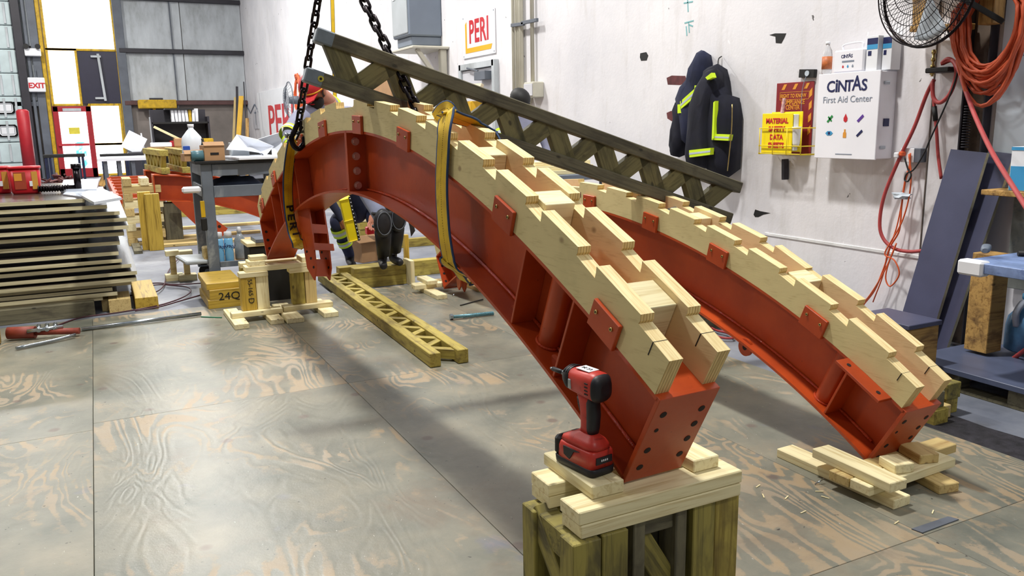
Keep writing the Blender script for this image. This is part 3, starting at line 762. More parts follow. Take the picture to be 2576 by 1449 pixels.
# ---------------------------------------------------------------- lattice girders
def lattice(label, p, q, side, n_, pitch, mat, hd=.185, cw=.08, ch=.062, sw=.085, caps=False, name='lattice_girder', smat=None, group=None, st=.05, glue=True):
    """p->q lower chord centre line; side = direction from lower to upper chord"""
    p = Vector(p); q = Vector(q); x = (q - p).normalized(); L = (q - p).length
    z = Vector(side); z = (z - x * z.dot(x)).normalized(); y = z.cross(x)
    t = thing(name, label, 'girder', p, Matrix((x, y, z)).transposed().to_euler(), group)
    for k, zz_ in enumerate((0, hd)):
        bm = bm_new(); bm_box(bm, (0, 0, 0), (L, cw, ch), bev=0.004)
        fin('chord', bm, mat, t, (L / 2, 0, zz_))
        if caps:
            bm = bm_new(); bm_box(bm, (0, 0, 0), (.085, cw + .003, ch + .003), bev=0.006)
            c = fin('end_cap', bm, 'capgrey', t, (.042 - .002, 0, zz_))
            if k == 0:
                bm = bm_new(); bm_cyl(bm, (.028, -cw / 2 - .002, 0), (.028, -cw / 2 - .0035, 0), .014, seg=16); bm_cyl(bm, (.028, -cw / 2 - .002, 0), (.028, -cw / 2 - .0042, 0), .006, seg=12, mi=1)
                fin('eyelet', bm, ('glue', 'hole'), c)
    off = (L - n_ * pitch) / 2
    for i in range(n_):
        a = off + i * pitch
        for (x0_, z0_, x1_, z1_) in ((a, hd, a + pitch / 2, 0), (a + pitch / 2, 0, a + pitch, hd)):
            s = beam('strut', (x0_ + .02 * (1 if z0_ else -1) * 0, 0, z0_), (x1_, 0, z1_), sw, st, smat or mat, t, bev=.002)
            s.rotation_euler = (Matrix.Rotation(-math.atan2(z1_ - z0_, x1_ - x0_), 3, 'Y') @ Matrix.Rotation(PI / 2, 3, 'X')).to_euler()
        if glue and i % 1 == 0:
            bm = bm_new(); xx = a + pitch / 2 
            bm_tube(bm, [(xx + dx, -st / 2 - .001, ch / 2 + .002 + abs(dx) * .5) for dx in (-.06, -.03, 0, .03, .05)], [.003, .004, .005, .004, .002], 6)
            fin('glue_bead', bm, 'glue', t)
    return t
MT['strutgrey'] = lumber('weathered_strut_timber', srgb(122, 114, 72), srgb(84, 78, 46), stain=srgb(64, 60, 40))
MT['capgrey'] = paint('grey_plastic_cap', srgb(112, 122, 130), 0.45, 0.25, 12)
gp = np.array([1.3, 3.765, 0]); gdir = _n([1.35, -.115, 0]); gnn = np.array([gdir[1], -gdir[0], 0])
def onpl(px, py, p0, nn):
    r = ray(px, py); return Vector(CAMP + np.dot(np.array(p0) - CAMP, nn) / np.dot(r, nn) * r)
l0 = onpl(766, 187, gp, gnn); l1 = onpl(1832, 549, gp, gnn); u0 = onpl(801, 86, gp, gnn); u1 = onpl(1862, 479, gp, gnn)
lean = lattice('dark weathered timber lattice girder slanting down across both arches, grey capped upper end', l0, l1, u0 - l0, 8, .288, 'grey_timber', hd=.182, caps=True, smat='strutgrey', sw=.098, glue=False)
lattice('yellow green timber lattice girder lying flat on the plywood floor under the near arch', (1.668, 4.335, .045), (1.765, 7.45, .045), (1, 0, 0), 10, .300, 'girder', hd=.175, cw=.085, ch=.068, sw=.05, st=.06, glue=False)

# ---------------------------------------------------------------- chains
def chain(label, a, b, pitch=.064, r=.0082, half=.043, w=.0185):
    a = Vector(a); b = Vector(b); d = b - a; n_ = int(d.length / pitch); x = d.normalized()
    up = Vector((0, 1, 0)); y = (up - x * up.dot(x)).normalized(); z = x.cross(y)
    t = thing('lifting_chain', label, 'chain', a)
    bm = bm_new(); pts = []
    for k in range(8): an = PI / 2 + PI * k / 7; pts.append(Vector((-half + w + w * math.cos(an), w * math.sin(an), 0)))
    for k in range(8): an = -PI / 2 + PI * k / 7; pts.append(Vector((half - w + w * math.cos(an), w * math.sin(an), 0)))
    bm_tube(bm, pts, r, 8, closed=True)
    bmesh.ops.recalc_face_normals(bm, faces=bm.faces[:])
    me = bpy.data.meshes.new('chain_link'); bm.to_mesh(me); bm.free(); me.materials.append(MT['chain'])
    base = Matrix((x, y, z)).transposed()
    for i in range(n_ + 1):
        o = bpy.data.objects.new('link', me); COL.objects.link(o); o.parent = t
        o.location = x * (pitch * i); o.rotation_euler = (base @ Matrix.Rotation(R(40 + 90 * (i % 2) + random.uniform(-8, 8)), 3, 'X')).to_euler()
    return t
MT['chain'] = paint('black_oiled_chain', srgb(30, 24, 28), 0.22, 0.5, 30, 0.75)
def al(w, s, z, o=(1.24, 1.772), r=.0323):   # near-arch local -> world
    c, sn = math.cos(r), math.sin(r); return Vector((o[0] + c * w - sn * s, o[1] + sn * w + c * s, z))
hookp = Vector((1.256, 4.6, 2.466))
ao = np.array([1.24, 1.772, 0]); an_ = np.array([math.cos(.0323), math.sin(.0323), 0])
lowA = onpl(750, 318, ao - an_ * .03, an_)
lowB = onpl(1046, 268, gp - np.array([0, .13, 0]), gnn)
chain('black chain hanging down at the left, behind the capped girder end', lowA, lowA + (onpl(800, 0, ao + an_ * .06, an_) - lowA) * 1.5)
topB = lowB + (ony(914, 0, 4.05) - lowB) * 1.35
chain('black chain hanging in front of the leaning girder, right of the other chain', lowB - (topB - lowB).normalized() * .12, topB)
# shackle/hook at lower end of left chain
hk = thing('sling_hook', 'black steel lifting hook joining the left chain to the left yellow strap', 'hook', lowA)
bm = bm_new(); bm_tube(bm, smooth_path([(0, 0, .02), (-.02, 0, -.02), (-.045, 0, -.07), (-.03, 0, -.12), (.0, 0, -.13), (.025, 0, -.10), (.03, 0, -.06)], 6), [.016] * 30 + [.011] * 7, 10)
fin('hook_body', bm, 'chain', hk)
box('latch', (.0, -.01, -.04), (.012, .03, .09), 'chain', hk, rot=(0, .5, 0))
bm = bm_new(); bm_cyl(bm, (-.07, 0, -.05), (.03, 0, -.03), .009, seg=12); bm_cyl(bm, (-.082, 0, -.052), (-.068, 0, -.05), .016, seg=12); fin('pin', bm, paint('galvanised_pin', srgb(150, 156, 160), .3, .2, 30, .9), hk)
# ---------------------------------------------------------------- yellow slings
def strap_mat():
    t = NT('yellow_webbing'); v = t.co()
    w = t.noise(t.co((30, 30, 30)), 8, 2)
    col = t.ramp(t.noise(v, 7, 5, .6), [(.35, srgb(196, 158, 14)), (.6, srgb(222, 184, 20)), (.8, srgb(140, 112, 34))])
    t.bump(w, .3, .002); return t.done(col, .65)
MT['strap'] = strap_mat(); MT['strapblue'] = paint('blue_webbing_edge', srgb(26, 56, 96), .7, .2, 20)
def px_on(px, py, w): return onpl(px, py, ao + an_ * w, an_)
s1 = thing('lifting_sling', 'yellow webbing sling with blue edges looped over the near arch, right of the crown', 'sling', px_on(1112, 400, -.02))
def strap(root, pts, hw, wv, name='webbing', stitch=True, sm=6):
    P = smooth_path(pts, sm); Q = [p - root.location for p in P]
    bm = bm_new(); WV = wv if isinstance(wv, list) else [wv] * len(Q)
    if len(WV) != len(Q):
        W2 = []; 
        for i in range(len(Q)):
            f = i / (len(Q) - 1) * (len(WV) - 1); k = min(int(f), len(WV) - 2); W2.append(Vector(WV[k]).lerp(Vector(WV[k + 1]), f - k))
        WV = W2
    bm_strap(bm, Q, WV, hw, .0032); o = fin(name, bm, ('strap', 'strapblue'), root)
    if stitch:
        bm = bm_new()
        for i in range(0, len(Q) - 1):
            a, b = Q[i], Q[i + 1]; t = (b - a); w = Vector(WV[i]); w = (w - t.normalized() * w.dot(t.normalized())).normalized(); nn = t.normalized().cross(w)
            for f in (0.15, 0.65):
                c = a + t * f; e = a + t * (f + .28)
                for sg in (-1, 1): bm_box(bm, (c + e) / 2 + nn * .0034 * sg, (.0012, .0012, (e - c).length), rot=(e - c).to_track_quat('Z', 'Y').to_matrix())
        fin('stitching', bm, 'dark', o)
    return o
yv = (-.0323, 1, 0)
front = [px_on(1124, 285, .02), px_on(1117, 335, -.012), px_on(1113, 400, -.016), px_on(1111, 450, -.018), px_on(1112, 510, -.02), px_on(1118, 590, -.02), px_on(1127, 645, -.018), px_on(1134, 668, -.005), px_on(1150, 684, .08)]
strap(s1, front, .055, yv)
over = [px_on(1122, 283, .02), px_on(1150, 296, .08), px_on(1190, 312, .17), px_on(1226, 330, .225), px_on(1246, 352, .25), al(.225, 1.05, 1.2)]
strap(s1, over, .05, (0.2, .8, -.25))
strap(s1, [px_on(1095, 300, .05), px_on(1108, 280, .03), px_on(1124, 272, .03), px_on(1132, 282, .03)], .03, [(0, 1, .3), (0, .6, .8), (.3, .6, .5)])
strap(s1, [px_on(1150, 684, .08), px_on(1185, 706, .2), al(.215, 1.02, .95), al(.215, 1.05, 1.2)], .03, yv, stitch=False)
s2 = thing('lifting_sling', 'yellow webbing sling with black lettering hanging from the left chain hook', 'sling', px_on(725, 460, -.02))
lf = [px_on(738, 346, -.02), px_on(729, 400, -.03), px_on(724, 460, -.03), px_on(726, 520, -.03), px_on(734, 570, -.025), px_on(748, 612, -.015), px_on(766, 622, .1)]
strap(s2, lf, .042, (.75, .5, 0))
strap(s2, [px_on(742, 346, .0), px_on(745, 400, .215), px_on(756, 560, .222), px_on(766, 622, .1)], .03, yv, stitch=False)
_w = Vector((.832, .555, 0)); _n2 = Vector((.555, -.832, 0))
for ch_, (x_, y_) in zip('PERI', ((727, 524), (730, 546), (735, 568), (742, 588))):
    o = text(ch_, .085, 'dark', None, px_on(x_, y_, -.028) + _n2 * .007, (0, 0, 0), bold=.0025)
    o.rotation_euler = Matrix((Vector((0, 0, -1)), _w, _n2)).transposed().to_euler()
    bpy.context.view_layer.update(); o.parent = s2; o.matrix_parent_inverse = s2.matrix_world.inverted()
# crane pendant: yellow strip hanging in the background
pt = ony(843, 262, 7.6); pb_ = ony(836, 0, 7.6)
pendant = thing('hoist_pendant', 'yellow hanging hoist cable strip behind the leaning girder', 'cable', pb_)
strap(pendant, [Vector((pt.x, pt.y, pt.z - .3)), pt, pb_, pb_ + (pb_ - pt) * .5], .018, (1, 0, 0), stitch=False, sm=1)

# ---------------------------------------------------------------- hanging brace arm with forked end
arm = thing('forked_arm', 'red steel forked arm hanging beneath the left half of the near arch', 'steel arm', px_on(795, 515, .105))
def rel(v): return Vector(v) - arm.location
pa = px_on(780, 512, .105); pb = px_on(812, 705, .105)
dv = (pb - pa).normalized()
wv_ = Vector((math.cos(R(30)), math.sin(R(30)), 0)); wv_ = (wv_ - dv * wv_.dot(dv)).normalized(); yv_ = wv_.cross(dv).normalized()
for wof in (-.062, .062):
    bm = bm_new(); L_ = (pb - pa).length
    pr = [(-.055, -.04), (.055, -.04), (.052, L_ * .82), (.004, L_), (-.03, L_ * .86), (-.05, L_ * .45)]
    bm_prism(bm, pr, lambda a, b, t: rel(pa) + yv_ * a + dv * b + wv_ * (wof + t), -.006, .006)
    sp_ = fin('side_plate', bm, 'red', arm)
    for (a, b) in ((0, L_ * .72), (-.012, L_ * .84), (.028, L_ * .62)):
        bm = bm_new(); c = rel(pa) + yv_ * a + dv * b + wv_ * (wof - .0062); bm_cyl(bm, c, c - wv_ * .001, .009, seg=12); fin('bolt_hole', bm, 'hole', sp_)
def cross(name, f, wd2, hh, tt, mat='red', off=-.045):
    bm = bm_new(); bm_box(bm, (0, 0, 0), (wd2, tt, hh))
    m = Matrix((wv_, yv_, dv)).transposed().to_4x4()
    bmesh.ops.transform(bm, matrix=Matrix.Translation(rel(pa) + dv * (f * L_) + yv_ * off) @ m, verts=bm.verts[:]); fin(name, bm, mat, arm)
SGN = 1 if yv_.y < 0 else -1
cross('back_plate', .22, .112, L_ * .56, .01, off=-.04 * SGN); cross('back_plate', .84, .112, L_ * .22, .01, off=.0)
cross('cross_bar', .60, .165, .045, .014, off=.058 * SGN); cross('cross_bar', .36, .112, .06, .012, off=.045 * SGN)
# lugs under far arch far foot, ring lug under the far arch
def al2(w, s, z): 
    c, sn = math.cos(.02), math.sin(.02); return Vector((fo.x + c * w - sn * s, fo.y + sn * w + c * s, z))
zb_ = lambda s: at2(s)[0]
for s_, w_ in ((.62, .03),):
    z_, a_, b_ = at2(s_); bm = bm_new()
    c = Vector((w_, s_ - a_ * .318, z_ - b_ * .318))
    bm_cyl(bm, c - Vector((.007, 0, 0)), c + Vector((.007, 0, 0)), .042, seg=28, smooth=False); bm_cyl(bm, c - Vector((.0078, 0, 0)), c + Vector((.0078, 0, 0)), .014, seg=16, mi=1)
    lug = fin('lifting_lug', bm, ('red', 'hole'), arch2)
for s_ in (.33, .62):
    z_, a_, b_ = at1(s_); bm = bm_new(); c = Vector((.06, s_ - a_ * .322, z_ - b_ * .322))
    bm_cyl(bm, c - Vector((.007, 0, 0)), c + Vector((.007, 0, 0)), .034, seg=28, smooth=False); fin('lifting_lug', bm, 'red', arch1)
for s_, w_ in ((4.12, .02), (4.2, .1), (4.05, .18)):
    z_, a_, b_ = at2(s_); bm = bm_new(); c = Vector((w_, s_ - a_ * .32, z_ - b_ * .32 - .02))
    bm_prism(bm, [(-.05, .05), (.05, .05), (.03, -.05), (.0, -.075), (-.03, -.04)], lambda a, b, t: c + Vector((t, a, b)), -.006, .006); fin('lifting_lug', bm, 'red', arch2)

# ---------------------------------------------------------------- cordless impact driver
MT['toolred'] = paint('worn_red_tool_plastic', srgb(188, 50, 38), .42, .2, 25, dirt=srgb(70, 26, 24)); MT['toolblack'] = paint('black_tool_rubber', srgb(24, 24, 30), .5, .4, 30)
MT['steel'] = paint('bright_steel', srgb(170, 178, 184), .25, .2, 25, .9)
D = thing('impact_driver', 'red and black cordless impact driver standing on its battery on the near stack', 'power tool', (1.166, 1.876, ZT + .0388), (0, 0, R(9))); D.scale = (1.12, 1.12, 1.12)
def loft(name, secs, mat, par, seg=20, pw=2.6, caps=True, smooth=True):
    """secs: (centre, half width x, half second axis, axis) superellipse sections; axis 'y' or 'z'"""
    bm = bm_new(); rings = []
    for c, hx_, hz_, ax in secs:
        rg = []
        for k in range(seg):
            t = 2 * PI * k / seg; ct, st_ = math.cos(t), math.sin(t)
            u = hx_ * math.copysign(abs(ct) ** (2 / pw), ct); v = hz_ * math.copysign(abs(st_) ** (2 / pw), st_)
            rg.append(bm.verts.new(Vector(c) + (Vector((u, 0, v)) if ax == 'y' else Vector((u, v, 0)))))
        rings.append(rg)
    for a, b in zip(rings, rings[1:]):
        for k in range(seg):
            f = bm.faces.new((a[k], a[(k + 1) % seg], b[(k + 1) % seg], b[k])); f.smooth = smooth
    bm.faces.new(rings[0][::-1]); bm.faces.new(rings[-1])
    return fin(name, bm, mat, par)
bat = loft('battery', [((0, 0, 0), .036, .070, 'z'), ((0, 0, .004), .040, .076, 'z'), ((0, 0, .020), .041, .078, 'z'), ((0, 0, .022), .039, .075, 'z')], 'toolblack', D, 32, 7)
loft('battery_side', [((0, -.004, .0215), .040, .070, 'z'), ((0, -.006, .05), .0405, .069, 'z'), ((0, -.008, .062), .039, .066, 'z'), ((0, -.008, .066), .036, .062, 'z')], 'toolred', bat, 32, 7)
loft('foot_housing', [((0, -.004, .0665), .037, .068, 'z'), ((0, -.006, .078), .036, .064, 'z'), ((0, -.012, .088), .029, .050, 'z'), ((0, -.018, .096), .018, .032, 'z'), ((0, -.02, .100), .016, .026, 'z')], 'toolred', D, 28, 4)
box('front_bumper', (0, .069, .046), (.076, .022, .052), 'toolblack', D, bev=.008)
for sg in (-1, 1):
    bm = bm_new(); bm_prism(bm, [(-.028, .052), (-.05, .058), (.012, .058), (.010, .036), (-.012, .028)], lambda a, b, t: (sg * (.0405 + t), a + .02, b), 0, .003); fin('release_button', bm, 'toolblack', bat)
bm = bm_new(); bm_prism(bm, [(-.026, .034), (.026, .034), (.026, .052), (-.026, .052)], lambda a, b, t: (a, -.0755 - t, b), -.002, .0015); pl = fin('charge_display', bm, 'toolblack', bat)
for k in range(4): box('charge_lamp', (-.009 + .006 * k, -.0775, .043), (.003, .001, .005), 'white', bat, bev=0)
box('badge', (0.0, .034, .0895), (.018, .012, .0012), 'dark', D, bev=0, rot=(R(-14), 0, 0))
loft('grip', [((0, -.020, .096), .0165, .026, 'z'), ((0, -.018, .115), .015, .022, 'z'), ((0, -.017, .15), .0155, .022, 'z'), ((0, -.014, .18), .016, .026, 'z'), ((0, -.010, .205), .017, .032, 'z')], 'toolred', D, 20, 3)
loft('grip_rubber', [((0, -.032, .098), .0155, .012, 'z'), ((0, -.034, .115), .0165, .015, 'z'), ((0, -.036, .15), .0172, .017, 'z'), ((0, -.034, .18), .0172, .016, 'z'), ((0, -.038, .195), .016, .010, 'z')], 'toolblack', D, 18, 2.6)
loft('trigger', [((0, .008, .148), .006, .005, 'z'), ((0, .012, .165), .008, .007, 'z'), ((0, .014, .185), .008, .010, 'z')], 'toolblack', D, 12, 3)
body = loft('motor_housing', [((0, -.072, .226), .020, .018, 'y'), ((0, -.068, .226), .029, .030, 'y'), ((0, -.055, .227), .034, .036, 'y'), ((0, -.035, .228), .033, .035, 'y'), ((0, .03, .229), .030, .031, 'y'), ((0, .034, .229), .027, .028, 'y')], 'toolred', D, 28, 3)
loft('rear_cap', [((0, -.079, .224), .014, .013, 'y'), ((0, -.074, .224), .026, .027, 'y'), ((0, -.064, .225), .0335, .036, 'y'), ((0, -.060, .225), .033, .035, 'y')], 'toolblack', D, 28, 3)
loft('gear_nose', [((0, .028, .229), .0315, .032, 'y'), ((0, .045, .230), .030, .031, 'y'), ((0, .062, .231), .021, .022, 'y'), ((0, .070, .231), .013, .013, 'y')], 'toolblack', D, 28, 2.4)
for k in range(3):
    bm = bm_new(); bm_tube(bm, [(0 + .0325 * math.sin(t), .030 + .009 * k, .230 + (.033 - .001 * k) * math.cos(t)) for t in np.linspace(-1.0, 1.0, 9)], .0016, 6); fin('rib', bm, 'toolblack', D)
bm = bm_new(); bm_cyl(bm, (0, .068, .231), (0, .080, .231), .0085, seg=18); bm_cyl(bm, (0, .080, .231), (0, .125, .231), .0062, seg=18, mi=1); bm_cyl(bm, (0, .125, .231), (0, .134, .231), .0035, seg=10)
fin('chuck_and_bit', bm, ('steel', 'toolblack'), D)
box('guide_lamp_cover', (-.026, .022, .222), (.012, .012, .026), 'steel', D, bev=.002)
box('paper_sticker', (0, -.012, .2635), (.034, .05, .0012), 'white', D, rot=(0, 0, 0), bev=0)
text('LC 24', .014, 'dark', D, (0, -.012, .2645), (0, 0, PI / 2))
for k in range(4):
    box('vent_slot', (-.0335, -.045, .212 + .009 * k), (.002, .012, .003), 'dark', D, bev=0)
# ---------------------------------------------------------------- loose things on the floor
bt = thing('long_bolt', 'long threaded steel bolt with a hex head lying on the floor beneath the near arch', 'bolt', tuple(onz(1132, 800, .015)), (0, 0, math.atan2(*(lambda d: (d.y, d.x))(onz(1238, 789, .01) - onz(1132, 800, .01)))))
bm = bm_new(); bm_cyl(bm, (0, 0, .008), (.022, 0, .008), .022, seg=6, smooth=False); fin('hex_head', bm, 'steel', bt)
MT['teal'] = paint('bluish_zinc_thread', srgb(120, 166, 178), .35, .2, 40, .6)
bm = bm_new(); bm_cyl(bm, (.022, 0, .006), (.34, 0, .0), .0125, seg=14)
for k in range(30): bm_cyl(bm, (.10 + .008 * k, 0, .004), (.103 + .008 * k, 0, .004), .0145, seg=12)
fin('thread', bm, 'teal', bt)
a, b = onz(1158, 768, .006), onz(1215, 753, .006)
tag(tube('steel_rod', [a, b], .005, 'dark', sm=0), 'thin black rod lying on the floor just behind the long bolt', 'rod')
a, b = onz(1138, 745, .004), onz(1143, 740, .02)
tag(tube('screw', [a, b], .004, 'steel', sm=0), 'small bright screw on the floor beside the far arch left foot', 'screw')
a, b = onz(2050, 1218, .003), onz(2073, 1204, .02)
tag(tube('nail', [a, b], .0025, 'steel', sm=0), 'nail on the floor in front of the lowest pale board', 'nail')
sh = [onz(2293, 1331, .002), onz(2320, 1341, .002), onz(2412, 1307, .002), onz(2385, 1300, .002)]
bm = bm_new(); bm_prism(bm, [(p.x, p.y) for p in sh], lambda a, b, t: (a, b, t), .0, .004); tag(fin('metal_offcut', bm, 'steelgrey'), 'flat dark grey sheet off-cut lying on the floor at the lower right', 'off-cut')
random.seed(11); SPL = []
for k, (x_, y_, an) in enumerate([(1902, 1226, .3), (1922, 1252, 1.0), (2051, 1236, -.6), (2014, 1291, .1), (1975, 1255, .4), (2086, 1254, 2.), (2345, 1292, .5), (2250, 1318, .2)]):
    c = onz(x_, y_, .002); o = beam('wood_splinter', c, c + Vector((.03 * math.cos(an), .03 * math.sin(an), .001)), .004, .0025, 'fresh', bev=0)
    o.name = 'wood_splinter'; SPL.append(o)
sr = thing('wood_splinters', 'small pale wood splinters scattered on the floor at the lower right', 'splinters', onz(2000, 1250, 0)); bpy.context.view_layer.update()
for o in SPL: o.parent = sr; o.matrix_parent_inverse = sr.matrix_world.inverted()
# steel pipe, pinch bar, pencil on the left
a, b = onz(205, 828, .018), onz(506, 789, .018)
tag(tube('steel_pipe', [a, b], .014, 'steel', sm=0, seg=14), 'long bright steel pipe lying on the floor below the sheet stack', 'pipe')
a, b = onz(506, 797, .004), onz(558, 799, .004)
tag(tube('pencil', [a, b], .0045, paint('pencil_green', srgb(24, 120, 84), .4), sm=0), 'green pencil lying on the floor right of the steel pipe', 'pencil')
a, b = onz(40, 876, .016), onz(190, 845, .016)
tag(tube('steel_bar', [a, a.lerp(b, .6), b + Vector((0, 0, .01))], .011, 'steel', sm=3, seg=12), 'short steel bar with a claw end lying nearest at the left edge', 'bar')
jk = thing('rusty_jack', 'rusty red screw jack with a clamp lying on the floor at the left edge', 'jack', onz(110, 838, .03))
a, b = onz(20, 838, .05) - jk.location, onz(200, 832, .04) - jk.location
MT['rust'] = paint('rusty_red', srgb(142, 60, 44), .6, .35, 14, dirt=srgb(84, 48, 40))
bm = bm_new(); bm_cyl(bm, a, a.lerp(b, .38), .042, seg=18); bm_cyl(bm, a.lerp(b, .38), b, .022, seg=16); fin('jack_tube', bm, 'rust', jk)
c = a.lerp(b, .55)
bm = bm_new()
for k in range(3): bm_cyl(bm, c + Vector((.05 * k - .05, -.03, .02)), c + Vector((.05 * k - .05, .03, .045)), .014, seg=12)
bm_cyl(bm, c + Vector((-.12, -.01, .02)), c + Vector((.1, -.02, .03)), .013, seg=12); fin('clamp', bm, 'steel', jk)
yj = thing('yellow_jug', 'yellow translucent container cut off by the left edge of the photo', 'container', onz(2, 865, 0.0) + Vector((-.07, 0, 0)))
lathe('jug_body', [(.055, 0), (.075, .01), (.078, .12), (.07, .2), (.035, .26), (.03, .30), (.032, .32)], paint('yellow_translucent', srgb(196, 160, 50), .3, .2), yj, seg=20)
lathe('cap', [(.034, .32), (.034, .35)], 'dark', yj, seg=16)
# ================================================================ RIGHT WALL ITEMS
WR = (PI / 2, 0, -PI / 2)        # lettering facing the room from the right wall
def wy(px, py, x=WX): return onx(px, py, x)
def wbox(par, name, y0, y1, z0, z1, x0, x1, mat, bev=0.003, rot=(0, 0, 0)):
    l = par.location if par is not None else Vector((0, 0, 0))
    return box(name, (Vector(((x0 + x1) / 2, (y0 + y1) / 2, (z0 + z1) / 2)) - l), (abs(x1 - x0), abs(y1 - y0), abs(z1 - z0)), mat, par, rot, bev)
MT['letred'] = paint('sign_red_print', srgb(196, 32, 44), .5, .03); MT['letyel'] = paint('sign_yellow_print', srgb(244, 176, 26), .5, .03)
MT['navy'] = paint('navy_print', srgb(26, 34, 84), .5, .03); MT['greyprint'] = paint('grey_print', srgb(130, 140, 156), .5, .03)
MT['beige'] = paint('beige_enamel', srgb(196, 192, 176), .5, .08); MT['wallwhite'] = paint('wall_white_enamel', srgb(206, 206, 212), .5, .05)
# company sign
def peri_sign(label, y0, y1, z0, z1, x):
    s = thing('company_sign', label, 'sign', (x, (y0 + y1) / 2, (z0 + z1) / 2))
    w, h = y1 - y0, z1 - z0
    box('panel', (-.01, 0, 0), (.012, w, h), 'white', s)
    text('PERI', h * .74, 'letred', s, (-.018, -w * .02, h * .07), WR, bold=.010, sx=w * .70 / (h * 1.62), space=1.05)
    bm = bm_new(); q = [(-.41, .30), (-.36, .36), (-.36, -.27), (.42, -.27), (.38, -.385), (-.41, -.385)]
    bm_prism(bm, [(a * w, b * h) for a, b in q], lambda a, b, t: (-.0175 - t, -a, b), 0, .001); fin('underline', bm, 'letyel', s)
    for a in (-.47, .47):
        for b in (-.45, .45): box('screw', (-.018, a * w, b * h), (.003, .015, .015), 'greyprint', s, bev=0)
    return s
peri_sign('white sign with red letters and a yellow corner line, high above the grey door', 9.78, 10.81, 2.30, 2.86, WX)
# white door under the sign
d3 = thing('door_3', '', 'x'); del d3['label']; del d3['category']; struct(d3); d3.location = (WX, 10.3, 0)
box('door_leaf', (-.02, 0, 1.07), (.04, .98, 2.12), 'wallwhite', d3)
for c, s in (((-.03, .54, 1.1), (.08, .08, 2.24)), ((-.03, -.54, 1.1), (.08, .08, 2.24)), ((-.03, 0, 2.18), (.08, 1.12, .08))): box('door_frame', c, s, 'panel', d3)
box('door_closer', (-.10, -.30, 2.03), (.1, .34, .11), 'steelgrey', d3); beam('closer_arm', (-.1, -.15, 2.1), (-.08, .25, 2.16), .02, .02, 'steelgrey', d3)
box('glass', (-.045, -.1, 1.45), (.006, .22, .5), paint('door_glass_dark', srgb(92, 104, 132), .1, .2), d3)
# transformer cabinet on brackets
p0 = wy(1112, 60); xf = ony(1028, 60, p0.y).x; yb = onx(987, 60, xf).y
zb0 = wy(1112, 92).z
tb = thing('transformer_box', 'big grey electrical box mounted high on the wall above a white shelf bracket', 'electrical box', (WX, p0.y, zb0))
L = tb.location
MT['boxgrey'] = paint('grey_blue_enamel', srgb(112, 122, 136), .5, .08, 3); MT['boxlite'] = paint('light_grey_enamel', srgb(168, 174, 178), .5, .08, 3)
wbox(tb, 'housing', p0.y, yb, zb0, zb0 + 1.1, xf, WX, 'boxgrey', .02)
wbox(tb, 'side_panel', p0.y + .03, yb - .03, zb0 + .04, zb0 + 1.1, xf - .012, xf, 'boxlite', .01)
wbox(tb, 'base', p0.y + .05, yb - .05, zb0 - .13, zb0, xf + .05, WX, 'boxgrey', .01)
wbox(tb, 'rating_plate', p0.y + .5, p0.y + .62, zb0 + .55, zb0 + .8, xf - .02, xf - .012, 'white', 0)
wbox(tb, 'shelf', p0.y - .25, yb, zb0 - .20, zb0 - .16, xf - .05, WX, 'beige', .01)
wbox(tb, 'bracket_leg', p0.y - .2, p0.y - .1, zb0 - 1.2, zb0 - .2, WX - .12, WX - .02, 'beige', .01)
beam('brace', Vector((xf + .05, p0.y - .15, zb0 - .2)) - L, Vector((WX - .06, p0.y - .15, zb0 - .75)) - L, .06, .06, 'beige', tb)
# conduits
for k, (px_, r_, nm) in enumerate(((1291, .020, 'first'), (1299, .018, 'second'), (1304, .016, 'third'), (1311, .03, 'thick fourth'), (1339, .024, 'fifth, apart from the others'))):
    a = wy(px_, 100, WX - .04); b = wy(px_ + 4, 420, WX - .04)
    z0 = .3 if k < 4 else wy(1350, 222).z
    c = tube('conduit', [(WX - .04, a.y, 6.5), (WX - .04, a.y, z0)], r_, 'beige', sm=0, seg=10); c['kind'] = 'structure'
    c.name = 'trim_%d' % (k + 1)
st = beam('trim_6', wy(1287, 64, WX - .07), wy(1318, 60, WX - .07), .03, .04, 'steelgrey'); struct(st)
st = beam('trim_7', wy(1313, 58, WX - .07), wy(1352, 50, WX - .07), .03, .04, 'steelgrey'); struct(st)
a = wy(1343, 208); b = wy(1369, 245)
jb = thing('junction_box', 'beige junction box on the bare wall right of the conduits', 'electrical box', (WX, (a.y + b.y) / 2, (a.z + b.z) / 2))
wbox(jb, 'box', b.y, a.y, b.z, a.z, WX - .14, WX, 'beige', .01); wbox(jb, 'cover', b.y + .02, a.y - .02, b.z + .02, a.z - .02, WX - .15, WX - .14, 'wallwhite', .004)
a = wy(1322, 232); b = wy(1340, 262)
jb = tag(box('junction_box', (WX - .06, (a.y + b.y) / 2, (a.z + b.z) / 2), (.12, a.y - b.y, a.z - b.z), 'beige', bev=.01), 'smaller grey beige box low between the conduits', 'electrical box')
# yellow topped bollard/post with a warning plate, seen through the girder
yp_ = thing('yellow_bollard', 'yellow post with a tilted warning plate on top, seen behind the leaning girder', 'post', (3.9, 8.6, 0))
box('post_body', (0, 0, .83), (.20, .20, 1.66), 'ygold', yp_, bev=.01); box('warning_plate', (-.06, -.06, 1.77), (.04, .30, .16), paint('plate_cream', srgb(206, 190, 160), .5), yp_, rot=(0, .5, .2)); box('plate_mark', (-.09, -.07, 1.77), (.01, .2, .09), paint('plate_maroon', srgb(120, 50, 50), .5), yp_, rot=(0, .5, .2), bev=0)
cy = ony(1228, 300, 8.0)
